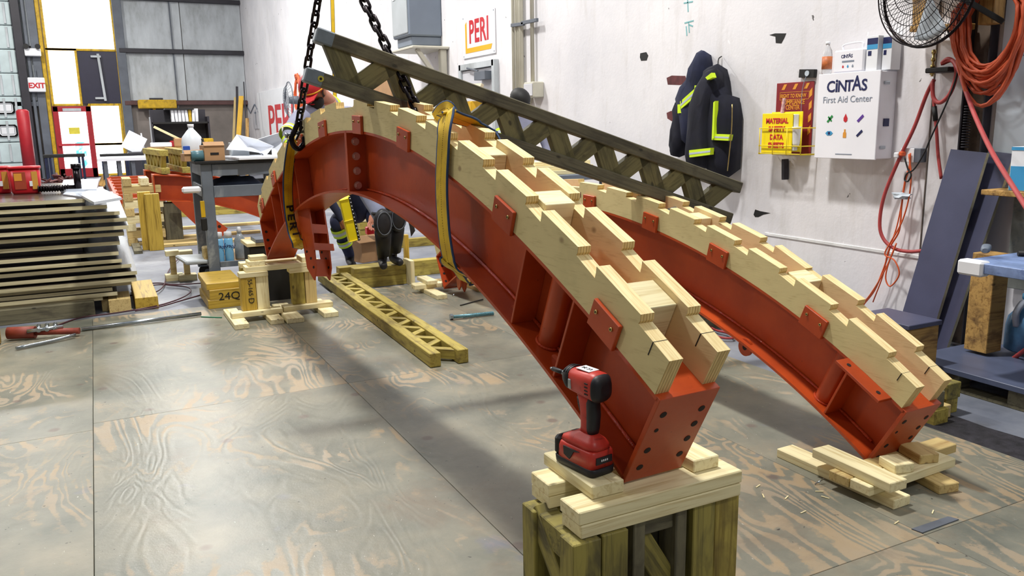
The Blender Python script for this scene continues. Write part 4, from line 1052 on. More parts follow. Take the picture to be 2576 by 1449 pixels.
# holes and marks in the wall
def patch(name, px, mat, d=.004, par=wr, x=WX):
    pts = [wy(a, b, x) for a, b in px]; bm = bm_new()
    l = wr.location
    bm_prism(bm, [(p.y, p.z) for p in pts], lambda a, b, t: Vector((x - t, a, b)) - l, -.05, d)
    return fin(name, bm, mat, par)
patch('wall_hole', [(1611, 134), (1626, 131), (1631, 140), (1627, 152), (1613, 153), (1610, 144)], 'dark', .002)
patch('wall_hole', [(1936, 88), (1950, 84), (1978, 84), (1973, 96), (1966, 109), (1952, 108), (1951, 92)], 'dark', .002)
patch('wall_hole', [(1896, 540), (1900, 527), (1912, 531), (1938, 536), (1920, 540), (1908, 546), (1900, 546)], 'dark', .002)
MT['smudge'] = paint('red_brown_smudge', srgb(96, 44, 46), .7, .4, 14)
patch('brown_smudge', [(1677, 196), (1690, 190), (1724, 191), (1728, 204), (1712, 214), (1680, 213)], 'smudge', .001)
patch('brown_smudge', [(1677, 284), (1688, 279), (1700, 281), (1704, 298), (1690, 305), (1679, 298)], 'smudge', .001)
MT['chalk'] = paint('teal_marker', srgb(128, 186, 190), .7, .2)
for L2 in ([(1729, -20), (1731, 30)], [(1720, 8), (1743, 4)], [(1722, 58), (1745, 52)], [(1732, 56), (1734, 82)], [(1733, 62), (1743, 66)], [(1726, 66), (1728, 90)]):
    a, b = [wy(*q, WX - .001) - wr.location for q in L2]; beam('marker_stroke', a, b, .002, .012, 'chalk', wr, bev=0)
# ---- hanging work clothes
MT['navycloth'] = paint('navy_work_cloth', srgb(28, 34, 62), .85, .35, 9, bump=.5, bscale=14); MT['navydark'] = paint('dark_navy_cloth', srgb(14, 16, 34), .9, .35, 9, bump=.5, bscale=14)
MT['hivis'] = paint('hi_vis_yellow', srgb(206, 238, 30), .6, .08); MT['refl'] = paint('reflective_grey', srgb(186, 196, 206), .4, .1)
def cloth(name, px, mat, par, xc, th, seg=3, cat=None):
    """puffed cloth panel: outline in photo px on the wall plane, thickness th, centred at xc"""
    pts = [wy(a, b, xc) for a, b in px]; bm = bm_new(); l = par.location
    c = sum(pts, Vector()) / len(pts); rings = []
    for f, dx in ((1, 0), (.93, -.55), (.72, -.88), (.35, -1.0)):
        rings.append([bm.verts.new(Vector((xc + dx * th / 2 + (random.uniform(-.012, .012) if f < .9 else 0), c.y + (p.y - c.y) * f, c.z + (p.z - c.z) * f)) - l) for p in pts])
    back = [bm.verts.new(Vector((xc + th / 2, c.y + (p.y - c.y) * .9, c.z + (p.z - c.z) * .9)) - l) for p in pts]
    n_ = len(pts)
    for A, B in list(zip(rings, rings[1:])) + [(back, rings[0])]:
        for i in range(n_):
            f = bm.faces.new((A[i], A[(i + 1) % n_], B[(i + 1) % n_], B[i])); f.smooth = True
    bm.faces.new(rings[-1]).smooth = True; bm.faces.new(back[::-1])
    return fin(name, bm, mat, par)
def band(name, px, par, x, mat='hivis', m2='refl'):
    pts = [wy(a, b, x) for a, b in px]; l = par.location; bm = bm_new()
    bm_prism(bm, [(p.y, p.z) for p in pts], lambda a, b, t: Vector((x - t, a, b)) - l, -.035, .003)
    o = fin(name, bm, mat, par)
    if len(pts) == 4 and m2:
        q = [pts[0].lerp(pts[3], .36), pts[1].lerp(pts[2], .36), pts[1].lerp(pts[2], .64), pts[0].lerp(pts[3], .64)]
        bm = bm_new(); bm_prism(bm, [(p.y, p.z) for p in q], lambda a, b, t: Vector((x - t, a, b)) - l, .0, .0045); fin('reflective_stripe', bm, m2, o)
    return o
j1 = thing('work_jacket', 'navy work jacket with hi-vis bands, left one of the two hanging on the wall', 'jacket', wy(1768, 130))
cloth('body', [(1764, 126), (1772, 128), (1776, 150), (1774, 200), (1762, 250), (1760, 300), (1740, 370), (1722, 360), (1716, 300), (1706, 250), (1722, 215), (1742, 190), (1752, 150)], 'navycloth', j1, WX - .09, .17)
cloth('sleeve', [(1706, 252), (1718, 285), (1724, 330), (1720, 368), (1712, 380), (1709, 396), (1694, 393), (1694, 384), (1691, 374), (1697, 320), (1702, 280)], 'navydark', j1, WX - .10, .13)
band('hi_vis_band', [(1711, 256), (1748, 223), (1750, 243), (1714, 274)], j1, WX - .182); band('hi_vis_band', [(1748, 215), (1761, 220), (1757, 240), (1747, 232)], j1, WX - .182, m2=None)
band('hi_vis_band', [(1705, 263), (1713, 262), (1717, 284), (1705, 285)], j1, WX - .176, m2=None)
j2 = thing('work_jacket', 'dark quilted navy coverall with hi-vis cuffs and zip, right one hanging on the wall', 'jacket', wy(1808, 160))
cloth('body', [(1780, 170), (1806, 160), (1812, 185), (1818, 235), (1840, 240), (1848, 290), (1846, 370), (1842, 440), (1828, 450), (1790, 435), (1775, 380), (1760, 340), (1768, 250)], 'navydark', j2, WX - .12, .2)
cloth('sleeve', [(1782, 176), (1802, 170), (1806, 200), (1796, 260), (1792, 330), (1790, 400), (1780, 425), (1734, 418), (1730, 396), (1736, 330), (1742, 260), (1758, 215)], 'navydark', j2, WX - .18, .16)
band('cuff_band', [(1734, 378), (1788, 372), (1787, 389), (1735, 396)], j2, WX - .27); band('hi_vis_piping', [(1795, 258), (1799, 254), (1796, 348), (1791, 350)], j2, WX - .245, m2=None)
band('hem_band', [(1792, 337), (1836, 339), (1833, 354), (1791, 352)], j2, WX - .235); band('shoulder_band', [(1775, 195), (1790, 183), (1794, 195), (1780, 201)], j2, WX - .265, m2=None)
tube('zip', [wy(1842, 262, WX - .225) - j2.location, wy(1840, 330, WX - .23) - j2.location, wy(1830, 430, WX - .22) - j2.location], .004, 'brass', j2)
tube('hanging_loop', [wy(1806, 162, WX - .1) - j2.location, wy(1808, 148, WX - .06) - j2.location, wy(1815, 142, WX - .01) - j2.location], .005, 'dark', j2)
# ---- right-to-know sign, wire rack with binder
a = wy(1957, 210); b = wy(2051, 208); zb_s = wy(2048, 388).z
sg = thing('safety_sign', 'dark red sign with yellow hazard stripes left of the white cabinet', 'sign', (WX, (a.y + b.y) / 2, (a.z + zb_s) / 2))
w_ = a.y - b.y; h_ = a.z - zb_s
box('board', (-.008, 0, 0), (.008, w_, h_), paint('sign_maroon', srgb(134, 34, 40), .5, .05), sg)
MT['orange'] = paint('sign_orange', srgb(224, 152, 52), .5, .05)
for k in range(3):
    for (cx_, cz_) in ((-w_ * .30 + k * w_ * .30, h_ * .44),):
        bm = bm_new(); bm_prism(bm, [(cx_ - .02, cz_ - .02), (cx_ + .01, cz_ - .02), (cx_ + .035, cz_ + .02), (cx_ + .005, cz_ + .02)], lambda a, b, t: (-.0125 - t, -a, b), 0, .001); fin('hazard_stripe', bm, 'orange', sg)
for k in range(4):
    cz_ = h_ * (.33 - .17 * k); bm = bm_new(); bm_prism(bm, [(w_ * .40, cz_ - .03), (w_ * .47, cz_ - .01), (w_ * .47, cz_ + .045), (w_ * .40, cz_ + .02)], lambda a, b, t: (-.0125 - t, -a, b), 0, .001); fin('hazard_stripe', bm, 'orange', sg)
text('RIGHT TO KNOW', .04, 'orange', sg, (-.0135, .01, h_ * .31), WR, bold=.001, sx=.78); text('COMPLIANCE\nCENTER', .047, 'orange', sg, (-.0135, .01, h_ * .185), WR, bold=.001, sx=.8, line=.8)
bm = bm_new()
for c, s in (((-.0132, 0, h_ * .365), (.001, w_ * .78, .003)), ((-.0132, 0, h_ * .262), (.001, w_ * .78, .003)), ((-.0132, w_ * .39, h_ * .313), (.001, .003, h_ * .103)), ((-.0132, -w_ * .39, h_ * .313), (.001, .003, h_ * .103))): bm_box(bm, c, s)
fin('printed_frame', bm, 'orange', sg)
RX = WX - .14
a = wy(1922, 286, RX); b = wy(1994, 386, RX); b2 = wy(2014, 386, RX)
rk = thing('wire_rack', 'yellow wire rack hung in front of the red safety sign', 'rack', (WX, a.y, b.z))
l = rk.location
MT['ywire'] = paint('yellow_wire', srgb(232, 206, 40), .5, .05)
bm = bm_new()
ye = b2.y - .03
for z_ in (a.z - .11, a.z - .24, b.z - .005):
    bm_tube(bm, [Vector((WX - .01, a.y + .01, z_)) - l, Vector((RX - .03, a.y + .01, z_)) - l, Vector((RX - .03, ye, z_)) - l, Vector((WX - .01, ye, z_)) - l], .004, 6)
for y_ in np.linspace(a.y, ye, 4):
    bm_tube(bm, [Vector((RX - .034, y_, a.z - .11)) - l, Vector((RX - .034, y_, b.z - .01)) - l, Vector((WX - .02, y_, b.z - .01)) - l], .0035, 6)
fin('wires', bm, 'ywire', rk)
bd = thing('safety_binder', 'bright yellow binder with red title in the wire rack', 'binder', ((RX - .0), (a.y + b.y) / 2, (a.z + b.z) / 2))
hh = a.z - b.z; ww = a.y - b.y
MT['binder'] = paint('binder_yellow', srgb(246, 222, 20), .4, .04)
box('cover', (-.012, .0, 0), (.008, ww, hh), 'binder', bd); box('pages', (.02, -.02, .005), (.045, ww - .03, hh - .03), 'white', bd); box('back_cover', (.048, -.035, .01), (.008, ww, hh), 'binder', bd)
text('MATERIAL\nSAFETY\nDATA\nSHEETS', .052, 'letred', bd, (-.018, .0, .0), WR, bold=.002, sx=.95, line=1.15)
cupc = wy(2001, 340, RX)
tag(lathe('paper_cup', [(.022, 0), (.026, .02), (.031, .13), (.034, .135), (.034, .14)], 'white', None, (RX + .01, cupc.y, cupc.z - .08), seg=20), 'white cup standing in the wire rack right of the yellow binder', 'cup')
mk = wy(1962, 270, RX); tag(box('marker_pen', (RX + .03, mk.y, mk.z), (.02, .022, .13), paint('pen_pink', srgb(214, 170, 170), .5, .4, 60), rot=(.15, 0, 0)), 'pinkish white tube poking up at the left of the yellow binder', 'pen')
a = wy(2012, 176, WX - .02); b = wy(2050, 194, WX - .02)
ck = thing('metal_clip', 'black metal clip above the red safety sign', 'clamp', (WX, (a.y + b.y) / 2, (a.z + b.z) / 2))
box('plate', (-.015, 0, 0), (.03, a.y - b.y, a.z - b.z), 'dark', ck, rot=(.06, 0, 0)); bm = bm_new(); bm_cyl(bm, (-.031, -.01, 0), (-.036, -.01, 0), .02, seg=18); fin('ring', bm, 'refl', ck)
tube('cord', [(-.03, 0, -.02), (-.03, .03, -.12), (-.03, .03, -.3)], .0025, 'greyprint', ck)
a = wy(1975, 400, WX - .03); b = wy(1975, 452, WX - .03)
tag(beam('iron_bracket', a, b, .05, .03, 'steeldark'), 'dark iron bracket on the wall directly under the wire rack', 'bracket')
# ---- first aid cabinet and what stands on it
FX = WX - .16
c1 = wy(2061, 187, FX); c2 = wy(2218, 176, FX); c3 = wy(2050, 397, FX)
yl, yr, zt_, zb2 = c1.y, c2.y, (c1.z + c2.z) / 2, c3.z
MT['cab'] = paint('white_cabinet_enamel', srgb(240, 240, 246), .35, .02)
cb = thing('first_aid_cabinet', 'white wall-mounted first aid cabinet with navy lettering and six coloured pictograms', 'cabinet', (WX, (yl + yr) / 2, zb2))
W_ = yl - yr; H_ = zt_ - zb2
box('body', (-.075, 0, H_ / 2), (.15, W_ - .01, H_ - .01), 'cab', cb, bev=.004); box('door', (-.158, 0, H_ / 2), (.016, W_, H_), 'cab', cb, bev=.003)
box('side_label', (-.08, -W_ / 2 + .002, H_ * .42), (.05, .006, .05), 'navy', cb, bev=0); box('latch', (-.10, -W_ / 2 + .0, H_ * .86), (.05, .01, .02), 'refl', cb); box('latch', (-.10, -W_ / 2, H_ * .14), (.05, .01, .02), 'refl', cb)
DX = -.1672
def cintas(par, x, y, z, s, sub=True):
    text('C', s, 'navy', par, (x, y + s * 1.35, z), WR, bold=s * .02); text('i', s * 1.15, 'navy', par, (x, y + s * .88, z + s * .05), WR, bold=s * .03)
    text('N', s, 'navy', par, (x, y + s * .42, z), WR, bold=s * .02); text('T', s, 'navy', par, (x, y - s * .14, z), WR, bold=s * .02)
    text('A', s * 1.3, 'navy', par, (x, y - s * .72, z + s * .12), WR, bold=s * .02, sx=.8); text('S', s, 'navy', par, (x, y - s * 1.30, z), WR, bold=s * .02)
cintas(cb, DX, 0, H_ * .84, .105)
text('First Aid Center', .062, 'greyprint', cb, (DX, 0, H_ * .69), WR)
text('cabinet contents', .016, 'greyprint', cb, (DX, 0, H_ * .055), WR) if False else box('small_print', (DX, 0, H_ * .055), (.0008, .14, .006), 'greyprint', cb, bev=0)
def icon(pts, m, y, z, s=.03, par=cb, x=DX):
    bm = bm_new(); bm_prism(bm, [(a * s, b * s) for a, b in pts], lambda a, b, t: (x - t, y - a, z + b), 0, .0008); return fin('pictogram', bm, m, par)
MT['icg'] = paint('icon_green', srgb(40, 140, 70), .5, 0); MT['icp'] = paint('icon_purple', srgb(92, 54, 150), .5, 0); MT['icb'] = paint('icon_blue', srgb(60, 150, 200), .5, 0)
circ_ = [(math.cos(t), math.sin(t)) for t in np.linspace(0, 2 * PI, 15)[:-1]]
iy = (W_ * .26, 0, -W_ * .24); iz = (H_ * .47, H_ * .30)
icon([(-.9, -.6), (-.5, -.9), (.9, .5), (.5, .9)], 'icg', iy[0], iz[0]); icon([(.9, -.6), (.5, -.9), (-.9, .5), (-.5, .9)], 'icg', iy[0], iz[0], .022)
icon([(0, 1.1), (.55, .1), (.5, -.5), (0, -.85), (-.5, -.5), (-.55, .1)], 'letred', iy[1], iz[0]); icon([(-1, -.5), (-.5, -.9), (.9, .4), (.5, .9)], 'icp', iy[2], iz[0])
icon([(-1.1, 0), (-.5, .5), (.5, .5), (1.1, 0), (.5, -.5), (-.5, -.5)], 'icb', iy[0], iz[1]); icon([(a * .35, b * .35) for a, b in circ_], 'navy', iy[0], iz[1], x=DX - .0008)
icon([(-.45, -1), (.45, -1), (.45, .1), (.2, .3), (.2, .9), (-.2, .9), (-.2, .3), (-.45, .1)], 'orange', iy[1], iz[1]); icon([(-1, -.5), (-.6, -.9), (.9, .4), (.5, .9)], 'navy', iy[2], iz[1], .028)
zc = zb2 + H_ + .001
bo = wy(2082, 176, FX + .06)
bt_ = thing('drink_bottle', 'clear plastic bottle with an orange label on the white cabinet', 'bottle', (FX + .05, bo.y, zc))
glm = NT('clear_plastic'); glm.b.inputs['Transmission Weight'].default_value = .7; MT['clear'] = glm.done((.9, .93, .95, 1), .15)
lathe('bottle_body', [(.030, 0), (.034, .01), (.034, .13), (.030, .16), (.014, .19), (.013, .2)], 'clear', bt_, seg=20); lathe('bottle_label', [(.035, .035), (.035, .12)], paint('label_orange', srgb(196, 110, 60), .5, .3, 50), bt_, seg=20); lathe('bottle_cap', [(.015, .2), (.015, .222)], 'white', bt_, seg=16)
k1 = wy(2100, 178, FX + .03); k2 = wy(2176, 178, FX + .03)
kt = thing('first_aid_kit', 'white carry case with a handle standing on the cabinet', 'case', (FX + .045, (k1.y + k2.y) / 2, zc))
kw = k1.y - k2.y
box('case_body', (0, 0, .075), (.07, kw, .15), 'cab', kt, bev=.01)
tube('handle', [(0, kw * .3, .15), (0, kw * .27, .185), (0, -kw * .3, .19), (0, -kw * .34, .15)], .007, 'cab', kt)
cintas(kt, -.0355, .01, .105, .03); box('small_print', (-.0358, 0, .072), (.0006, .10, .012), 'greyprint', kt, bev=0)
for m_, y_ in (('letred', .04), ('icb', 0.0), ('greyprint', -.04)): icon([(0, .9), (.6, 0), (.5, -.6), (0, -.9), (-.5, -.6), (-.6, 0)], m_, y_, .04, .012, kt, -.0355)
for (a_, b_, lab, dx_) in ((2184, 2212, 'white carton with dark blue top band on the cabinet, the left of two', .0), (2213, 2236, 'white and navy carton at the right rear of the cabinet top', .04)):
    q1 = wy(a_, 170, FX + .04); q2 = wy(b_, 170, FX + .04)
    cbx = thing('glove_carton', lab, 'carton', (FX + .06 + dx_, (q1.y + q2.y) / 2, zc)); w2 = q1.y - q2.y
    box('carton', (0, 0, .11), (.09, w2, .22), 'white', cbx, bev=.002); box('blue_band', (-.0455, 0, .185), (.002, w2 * .94, .04), 'navy', cbx, bev=0); box('light_band', (-.0455, 0, .15), (.002, w2 * .94, .03), 'icb', cbx, bev=0); box('printed_square', (-.0455, w2 * .2, .11), (.002, w2 * .3, .03), 'navy', cbx, bev=0)
# ---- wall fan
fc = onx(2336, -36, WX - .42)
fan = thing('caged_fan', 'large round black wire fan cut off by the top edge of the photo', 'fan', fc, (0, 0, R(-8)))
Rf = .335
bm = bm_new()
def ring(bm, r, x, tr): bm_tube(bm, [(x, r * math.cos(t), r * math.sin(t)) for t in np.linspace(0, 2 * PI, 49)[:-1]], tr, 6, closed=True)
ring(bm, Rf, 0, .009); ring(bm, Rf - .006, -.05, .004)
for t in np.linspace(0, 2 * PI, 61)[:-1]:
    c_, s_ = math.cos(t), math.sin(t)
    bm_tube(bm, [(-.10, .06 * c_, .06 * s_), (-.10, .2 * c_, .2 * s_), (-.07, .30 * c_, .30 * s_), (0, Rf * c_, Rf * s_)], .0018, 4)
    bm_tube(bm, [(.10, .06 * c_, .06 * s_), (.09, .2 * c_, .2 * s_), (0, Rf * c_, Rf * s_)], .0018, 4)
for r_ in (.1, .16, .22, .28): ring(bm, r_, -.095 if r_ < .25 else -.078, .0022)
fin('wire_guard', bm, 'chain', fan)
for k in range(3):
    bm = bm_new(); t0 = 2 * PI * k / 3 + .4
    g_ = [[bm.verts.new(((-.02 + .05 * v) , rr_ * math.cos(t0 + (v - .5) * .95), rr_ * math.sin(t0 + (v - .5) * .95))) for v in np.linspace(0, 1, 6)] for rr_ in (.05, .12, .2, .27, .30)]
    for A, B in zip(g_, g_[1:]):
        for i in range(5): bm.faces.new((A[i], A[i + 1], B[i + 1], B[i])).smooth = True
    fb = fin('fan_blade', bm, 'refl', fan); fb.modifiers.new('s', 'SOLIDIFY').thickness = .004
lathe('motor', [(.05, -.05), (.07, -.03), (.075, .08), (.05, .16)], 'dark', fan, (0, 0, 0), (0, PI / 2, 0))
lathe('badge', [(.058, 0), (.05, .006)], 'chain', fan, (-.10, 0, 0), (0, -PI / 2, 0))
beam('fan_arm', (.10, 0, 0), (.30, -.25, -.22), .04, .03, 'dark', fan)
# wooden frame behind the fan
fr = thing('fan_mount', 'yellowish lumber frame on the wall behind the round fan', 'mount', wy(2360, 70))
l = fr.location
for nm_, a_, b_ in (('rail', (2302, 74), (2440, 66)), ('upright', (2316, -40), (2316, 74)), ('rail', (2302, -60), (2440, -70))):
    a = onx(*a_, WX - .10) - l; b = onx(*b_, WX - .10) - l; beam(nm_, a, b, .10 if nm_ == 'rail' else .035, .035 if nm_ == 'rail' else .09, 'oldtan', fr)
# post with orange hose coil
pl_ = wy(2500, -30, WX - .08); pz = wy(2500, 62, WX - .08)
tag(lumb('hose_peg_board', 'yellowish upright board from which the orange hose coil hangs', WX - .16, WX - .06, pz.y - .045, pz.y + .045, pz.z, pz.z + .6, 'oldtan', cat='board'), 'yellowish upright board from which the orange hose coil hangs', 'board')
coil = thing('air_hose_coil', 'thick coil of orange air hose hanging at the top right corner', 'hose', onx(2492, 50, WX - .2))
MT['hose'] = paint('orange_red_rubber_hose', srgb(196, 84, 48), .5, .2, 12); MT['rhose'] = paint('dusty_red_rubber_hose', srgb(172, 66, 66), .55, .15, 12); MT['ocord'] = paint('orange_cord', srgb(214, 92, 44), .5, .1)
random.seed(5); bm = bm_new()
for k in range(22):
    hw_ = .175 + random.uniform(-.02, .03); dp = .26 + random.uniform(0, .17) + (.0 if k < 18 else .08); xo = random.uniform(-.07, .06); tp = .16 + random.uniform(-.03, .02); yo = random.uniform(-.02, .02)
    pts = [(xo + random.uniform(-.01, .01), yo + hw_ * math.sin(t) * (1 if abs(t) < 9 else 1), (tp * math.cos(t) if math.cos(t) > 0 else dp * math.cos(t) ) + .02) for t in np.linspace(0, 2 * PI, 31)[:-1]]
    bm_tube(bm, pts, .0095, 7, closed=True)
fin('hose_loops', bm, 'hose', coil)
bm = bm_new(); bm_cyl(bm, (.15, 0, .18), (-.1, 0, .18), .015, seg=10); fin('peg', bm, 'dark', coil)
# steel channel, pale board area at the right edge
a = onx(2470, 120, WX - .04); 
ch = thing('steel_channel', 'dark rusty steel channel standing against the wall behind the orange hose coil', 'channel', (WX - .04, a.y, 0))
box('flange', (0, .07, 1.5), (.07, .012, 3.0), 'steeldark', ch); box('flange', (0, -.07, 1.5), (.07, .012, 3.0), 'steeldark', ch); box('channel_web', (.025, 0, 1.5), (.012, .14, 3.0), paint('rusty_brown_web', srgb(98, 84, 72), .7, .4, 6, dirt=srgb(50, 40, 34)), ch)
bm = bm_new()
for k in range(16): bm_tube(bm, [(-.03 + .018 * math.cos(t), .03, 1.25 + .014 * k + .002 * t) for t in np.linspace(0, 2 * PI, 9)[:-1]] if False else [(-.03 + .02 * math.cos(t), .03 + .02 * math.sin(t), 1.22 + .016 * k) for t in np.linspace(0, 2 * PI, 11)[:-1]], .004, 5, closed=True)
fin('spring', bm, 'steeldark', ch)
a = wy(2512, 200); wbd = thing('whiteboard', 'big pale bluish board with faint writing at the right edge', 'board', (WX, a.y - .6, 1.65))
box('board_face', (-.02, 0, 0), (.02, 1.16, .95), paint('pale_blue_board', srgb(204, 216, 228), .25, .04), wbd)
text('S1', .07, 'greyprint', wbd, (-.031, .43, .25), WR); text('02', .07, 'greyprint', wbd, (-.031, .43, .10), WR)
# darker vertical seam on the wall
a = wy(2342, 300, WX - .003); sm_ = beam('seam_strip', Vector((WX - .003, a.y, .5)) - wr.location, Vector((WX - .003, a.y, 2.1)) - wr.location, .012, .006, paint('grimy_seam', srgb(110, 100, 92), .7, .4, 8), wr, bev=0)
# hoses and cords
def wt(name, label, px, r, mat, x=WX - .08, cat='hose', seg=10, xs_=None):
    pts = [onx(a, b, (xs_[i] if xs_ else x)) for i, (a, b) in enumerate(px)]
    return tag(tube(name, pts, r, mat, seg=seg), label, cat)
wt('red_hose', 'dusty red hose hanging in a long curve down the wall left of the dark boards', [(2350, 200), (2330, 240), (2300, 320), (2262, 400), (2225, 490), (2213, 560), (2222, 600), (2250, 625), (2290, 633), (2340, 628)], .0115, 'rhose')
wt('red_hose', 'dusty red hose looped over the hook and slanting down to the right edge', [(2346, 205), (2348, 245), (2365, 258), (2390, 235), (2405, 190), (2402, 160), (2385, 148), (2370, 160), (2395, 152), (2412, 175), (2425, 215), (2450, 285), (2490, 372), (2530, 440), (2590, 535)], .0125, 'rhose', xs_=[WX - .1] * 9 + [WX - .16, WX - .2, WX - .3, WX - .5, WX - .7, WX - .9])
wt('red_hose', 'short red hose end with a black sleeve hanging beside the socket box', [(2349, 250), (2351, 275), (2356, 330), (2360, 390), (2368, 450)], .0105, 'rhose', x=WX - .07)
wt('hose_sleeve', 'black rubber sleeve on the short red hose end', [(2350, 268), (2354, 304)], .0155, 'dark', x=WX - .07, cat='sleeve')
wt('power_cable', 'thin black cable hanging from the fan down to the socket box', [(2382, 72), (2398, 115), (2411, 150), (2404, 200), (2380, 262), (2340, 350), (2325, 385), (2300, 425), (2282, 436), (2276, 452), (2284, 456), (2292, 440), (2284, 425), (2275, 395)], .005, 'dark', cat='cable', x=WX - .14)
wt('extension_cord', 'orange cord hanging from the socket box down towards the floor', [(2290, 385), (2288, 420), (2276, 460), (2268, 520), (2262, 580), (2240, 620), (2225, 670), (2200, 730), (2170, 770), (2160, 800)], .006, 'ocord', cat='cord')
wt('extension_cord', 'second orange cord with a small loop, twisted beside the first one', [(2286, 388), (2292, 440), (2286, 500), (2268, 560), (2240, 610), (2226, 640), (2250, 655), (2262, 690), (2240, 720), (2228, 700), (2236, 660), (2255, 612), (2240, 650), (2215, 700), (2190, 740), (2170, 765)], .005, 'ocord', cat='cord', x=WX - .1)
wt('extension_cord', 'third thin orange cord falling beside the loop above the dark box', [(2283, 430), (2272, 490), (2256, 570), (2232, 640), (2222, 690), (2196, 760)], .0045, 'ocord', cat='cord', x=WX - .06)
random.seed(9)
pb2 = thing('crumpled_plastic', 'scrap of clear crumpled plastic tied round the orange cords', 'plastic', onx(2268, 492, WX - .1))
bm = bm_new(); vs = bmesh.ops.create_icosphere(bm, subdivisions=2, radius=.05)['verts']
for v in vs: v.co *= random.uniform(.6, 1.3); v.co.y *= 1.5; v.co.z *= .5; v.co.x *= .5
fin('plastic_wrap', bm, 'refl', pb2)
brs = thing('hose_coupling', 'brass hose coupling standing up beside the red hose loop', 'coupling', onx(2348, 150, WX - .1))
bm = bm_new(); bm_cyl(bm, (0, 0, -.1), (0, 0, .06), .008, seg=12)
for z_ in (-.09, -.05, -.01, .035): bm_cyl(bm, (0, 0, z_), (0, 0, z_ + .02), .014, seg=8)
fin('brass_fitting', bm, 'brass', brs)
rc = onx(2355, 178, WX - .06); tag(box('hose_hook', (WX - .07, rc.y - .06, rc.z), (.14, .16, .03), 'dark', bev=.006), 'black bracket that carries the red hose loop', 'hook')
wb3 = onx(2425, 168, WX - .1); tag(box('paper_tag', (WX - .1, wb3.y, wb3.z), (.03, .06, .04), 'white', rot=(.3, 0, 0)), 'white tag beside the red hose loop', 'tag')
a = wy(2272, 372); b = wy(2326, 408)
so = thing('socket_box', 'grey metal socket box with white and orange plugs low on the wall', 'socket', (WX, (a.y + b.y) / 2, (a.z + b.z) / 2))
box('back_box', (-.03, -.03, 0), (.06, a.y - b.y - .04, a.z - b.z), 'steelgrey', so); box('cover_plate', (-.063, .0, 0), (.006, .10, .09), 'white', so); box('plug', (-.085, .055, 0), (.04, .035, .035), 'white', so, bev=.006); box('plug', (-.085, .02, .01), (.04, .03, .03), 'ocord', so, bev=.006)
# ---- leaning film-faced boards
MT['film'] = paint('dark_blue_film_board', srgb(70, 73, 98), .35, .12, 4); MT['rawedge'] = paint('raw_board_edge', srgb(170, 166, 140), .7, .2, 20)
def lean_board(label, tl_, tr_, br, th=.024, dx=0.0):
    T1 = onx(*tl_, WX - .125 + dx); T2 = onx(*tr_, WX - .125 + dx); B2 = onz(*br, -.018)
    w = T1.y - T2.y; top = Vector((WX - .125 + dx, T1.y, T1.z)); bot = Vector((B2.x, B2.y + w, -.018 + th * .3))
    d = (top - bot); x = d.normalized(); y = Vector((0, 1, 0)); y = (y - x * y.dot(x)).normalized(); z = x.cross(y)
    t = thing('film_faced_board', label, 'board', bot + Vector((dx, 0, 0)), Matrix((x, y, z)).transposed().to_euler())
    bm = bm_new(); bm_box(bm, (d.length / 2, -w / 2, 0), (d.length, w, th)); bm.normal_update()
    for f in bm.faces:
        if abs(f.normal.z) < .5: f.material_index = 1
    fin('board', bm, ('film', 'rawedge'), t); return t
lean_board('wide dark blue board leaning on the wall, left of the two', (2395, 376), (2488, 381), (2331, 897))
lean_board('narrower dark blue board leaning on the wall, right of the two', (2480, 381), (2545, 383), (2366, 905), dx=.035)
# ---- workbench with pallet
PZ = .115
lg = onz(2470, 884, PZ)
pal = thing('pallet', 'dark wooden pallet under the workbench at the right edge', 'pallet', (lg.x, lg.y, -.018))
for k in range(3): box('pallet_block', (-.34 + .0, -.08 - .38 * k, .055), (.10, .12, .075), 'grey_timber', pal); 
for k in range(3): box('pallet_block', (.18, -.08 - .38 * k, .055), (.10, .12, .075), 'grey_timber', pal)
for k in range(2): box('bottom_board', (-.34 + .52 * k, -.46, .009), (.10, .95, .018), 'grey_timber', pal)
MT['bluegrey'] = paint('blue_grey_painted_board', srgb(84, 92, 116), .4, .2, 4)
box('deck_board', (-.08, -.44, .112), (.68, 1.2, .03), 'bluegrey', pal)
bz = .70
cor = onz(2412, 655, bz)
wbn = thing('workbench', 'workbench with a heavy timber leg and blue spattered top at the right edge', 'workbench', (cor.x, cor.y, 0))
L = wbn.location
box('bench_top', (.34, -.55, bz - .025), (.66, 1.1, .05), paint('blue_spattered_sheet', srgb(130, 152, 196), .4, .5, 9, dirt=srgb(40, 60, 130)), wbn)
box('plastic_cover', (.03, -.06, bz - .03), (.075, .13, .075), 'white', wbn, bev=.01)
box('leg', (lg.x - L.x, lg.y - L.y, (bz + PZ) / 2 - .01), (.13, .13, bz - PZ - .04), 'oldtan', wbn); box('leg', (lg.x - L.x + .1, lg.y - L.y - .9, (bz + PZ) / 2 - .01), (.12, .12, bz - PZ - .04), 'oldtan', wbn)
box('back_panel', (.62, -.5, .5 + .1), (.02, 1.0, .62), 'steelgrey', wbn)
q = onz(2480, 634, bz); tg = thing('caulk_tool', 'grey hand tool lying on the blue bench top', 'tool', (q.x, q.y, bz + .001), (0, 0, R(-60)))
loft('tool_body', [((0, -.09, .018), .012, .012, 'y'), ((0, -.06, .02), .022, .018, 'y'), ((0, .03, .02), .024, .019, 'y'), ((0, .09, .016), .014, .013, 'y')], 'boxgrey', tg)
q = onz(2560, 645, bz); tag(tube('hammer_handle', [q + Vector((0, 0, .015)), q + Vector((.12, -.1, .015))], .014, 'dark', sm=0), 'dark tool handle lying at the right end of the bench top', 'tool')
jg = onz(2560, 885, PZ); ju = thing('blue_jug', 'translucent jug with blue liquid and a loop handle on the pallet', 'jug', (jg.x + .02, jg.y - .02, PZ + .012))
MT['bluejug'] = paint('blue_jug_plastic', srgb(96, 150, 196), .3, .35, 12)
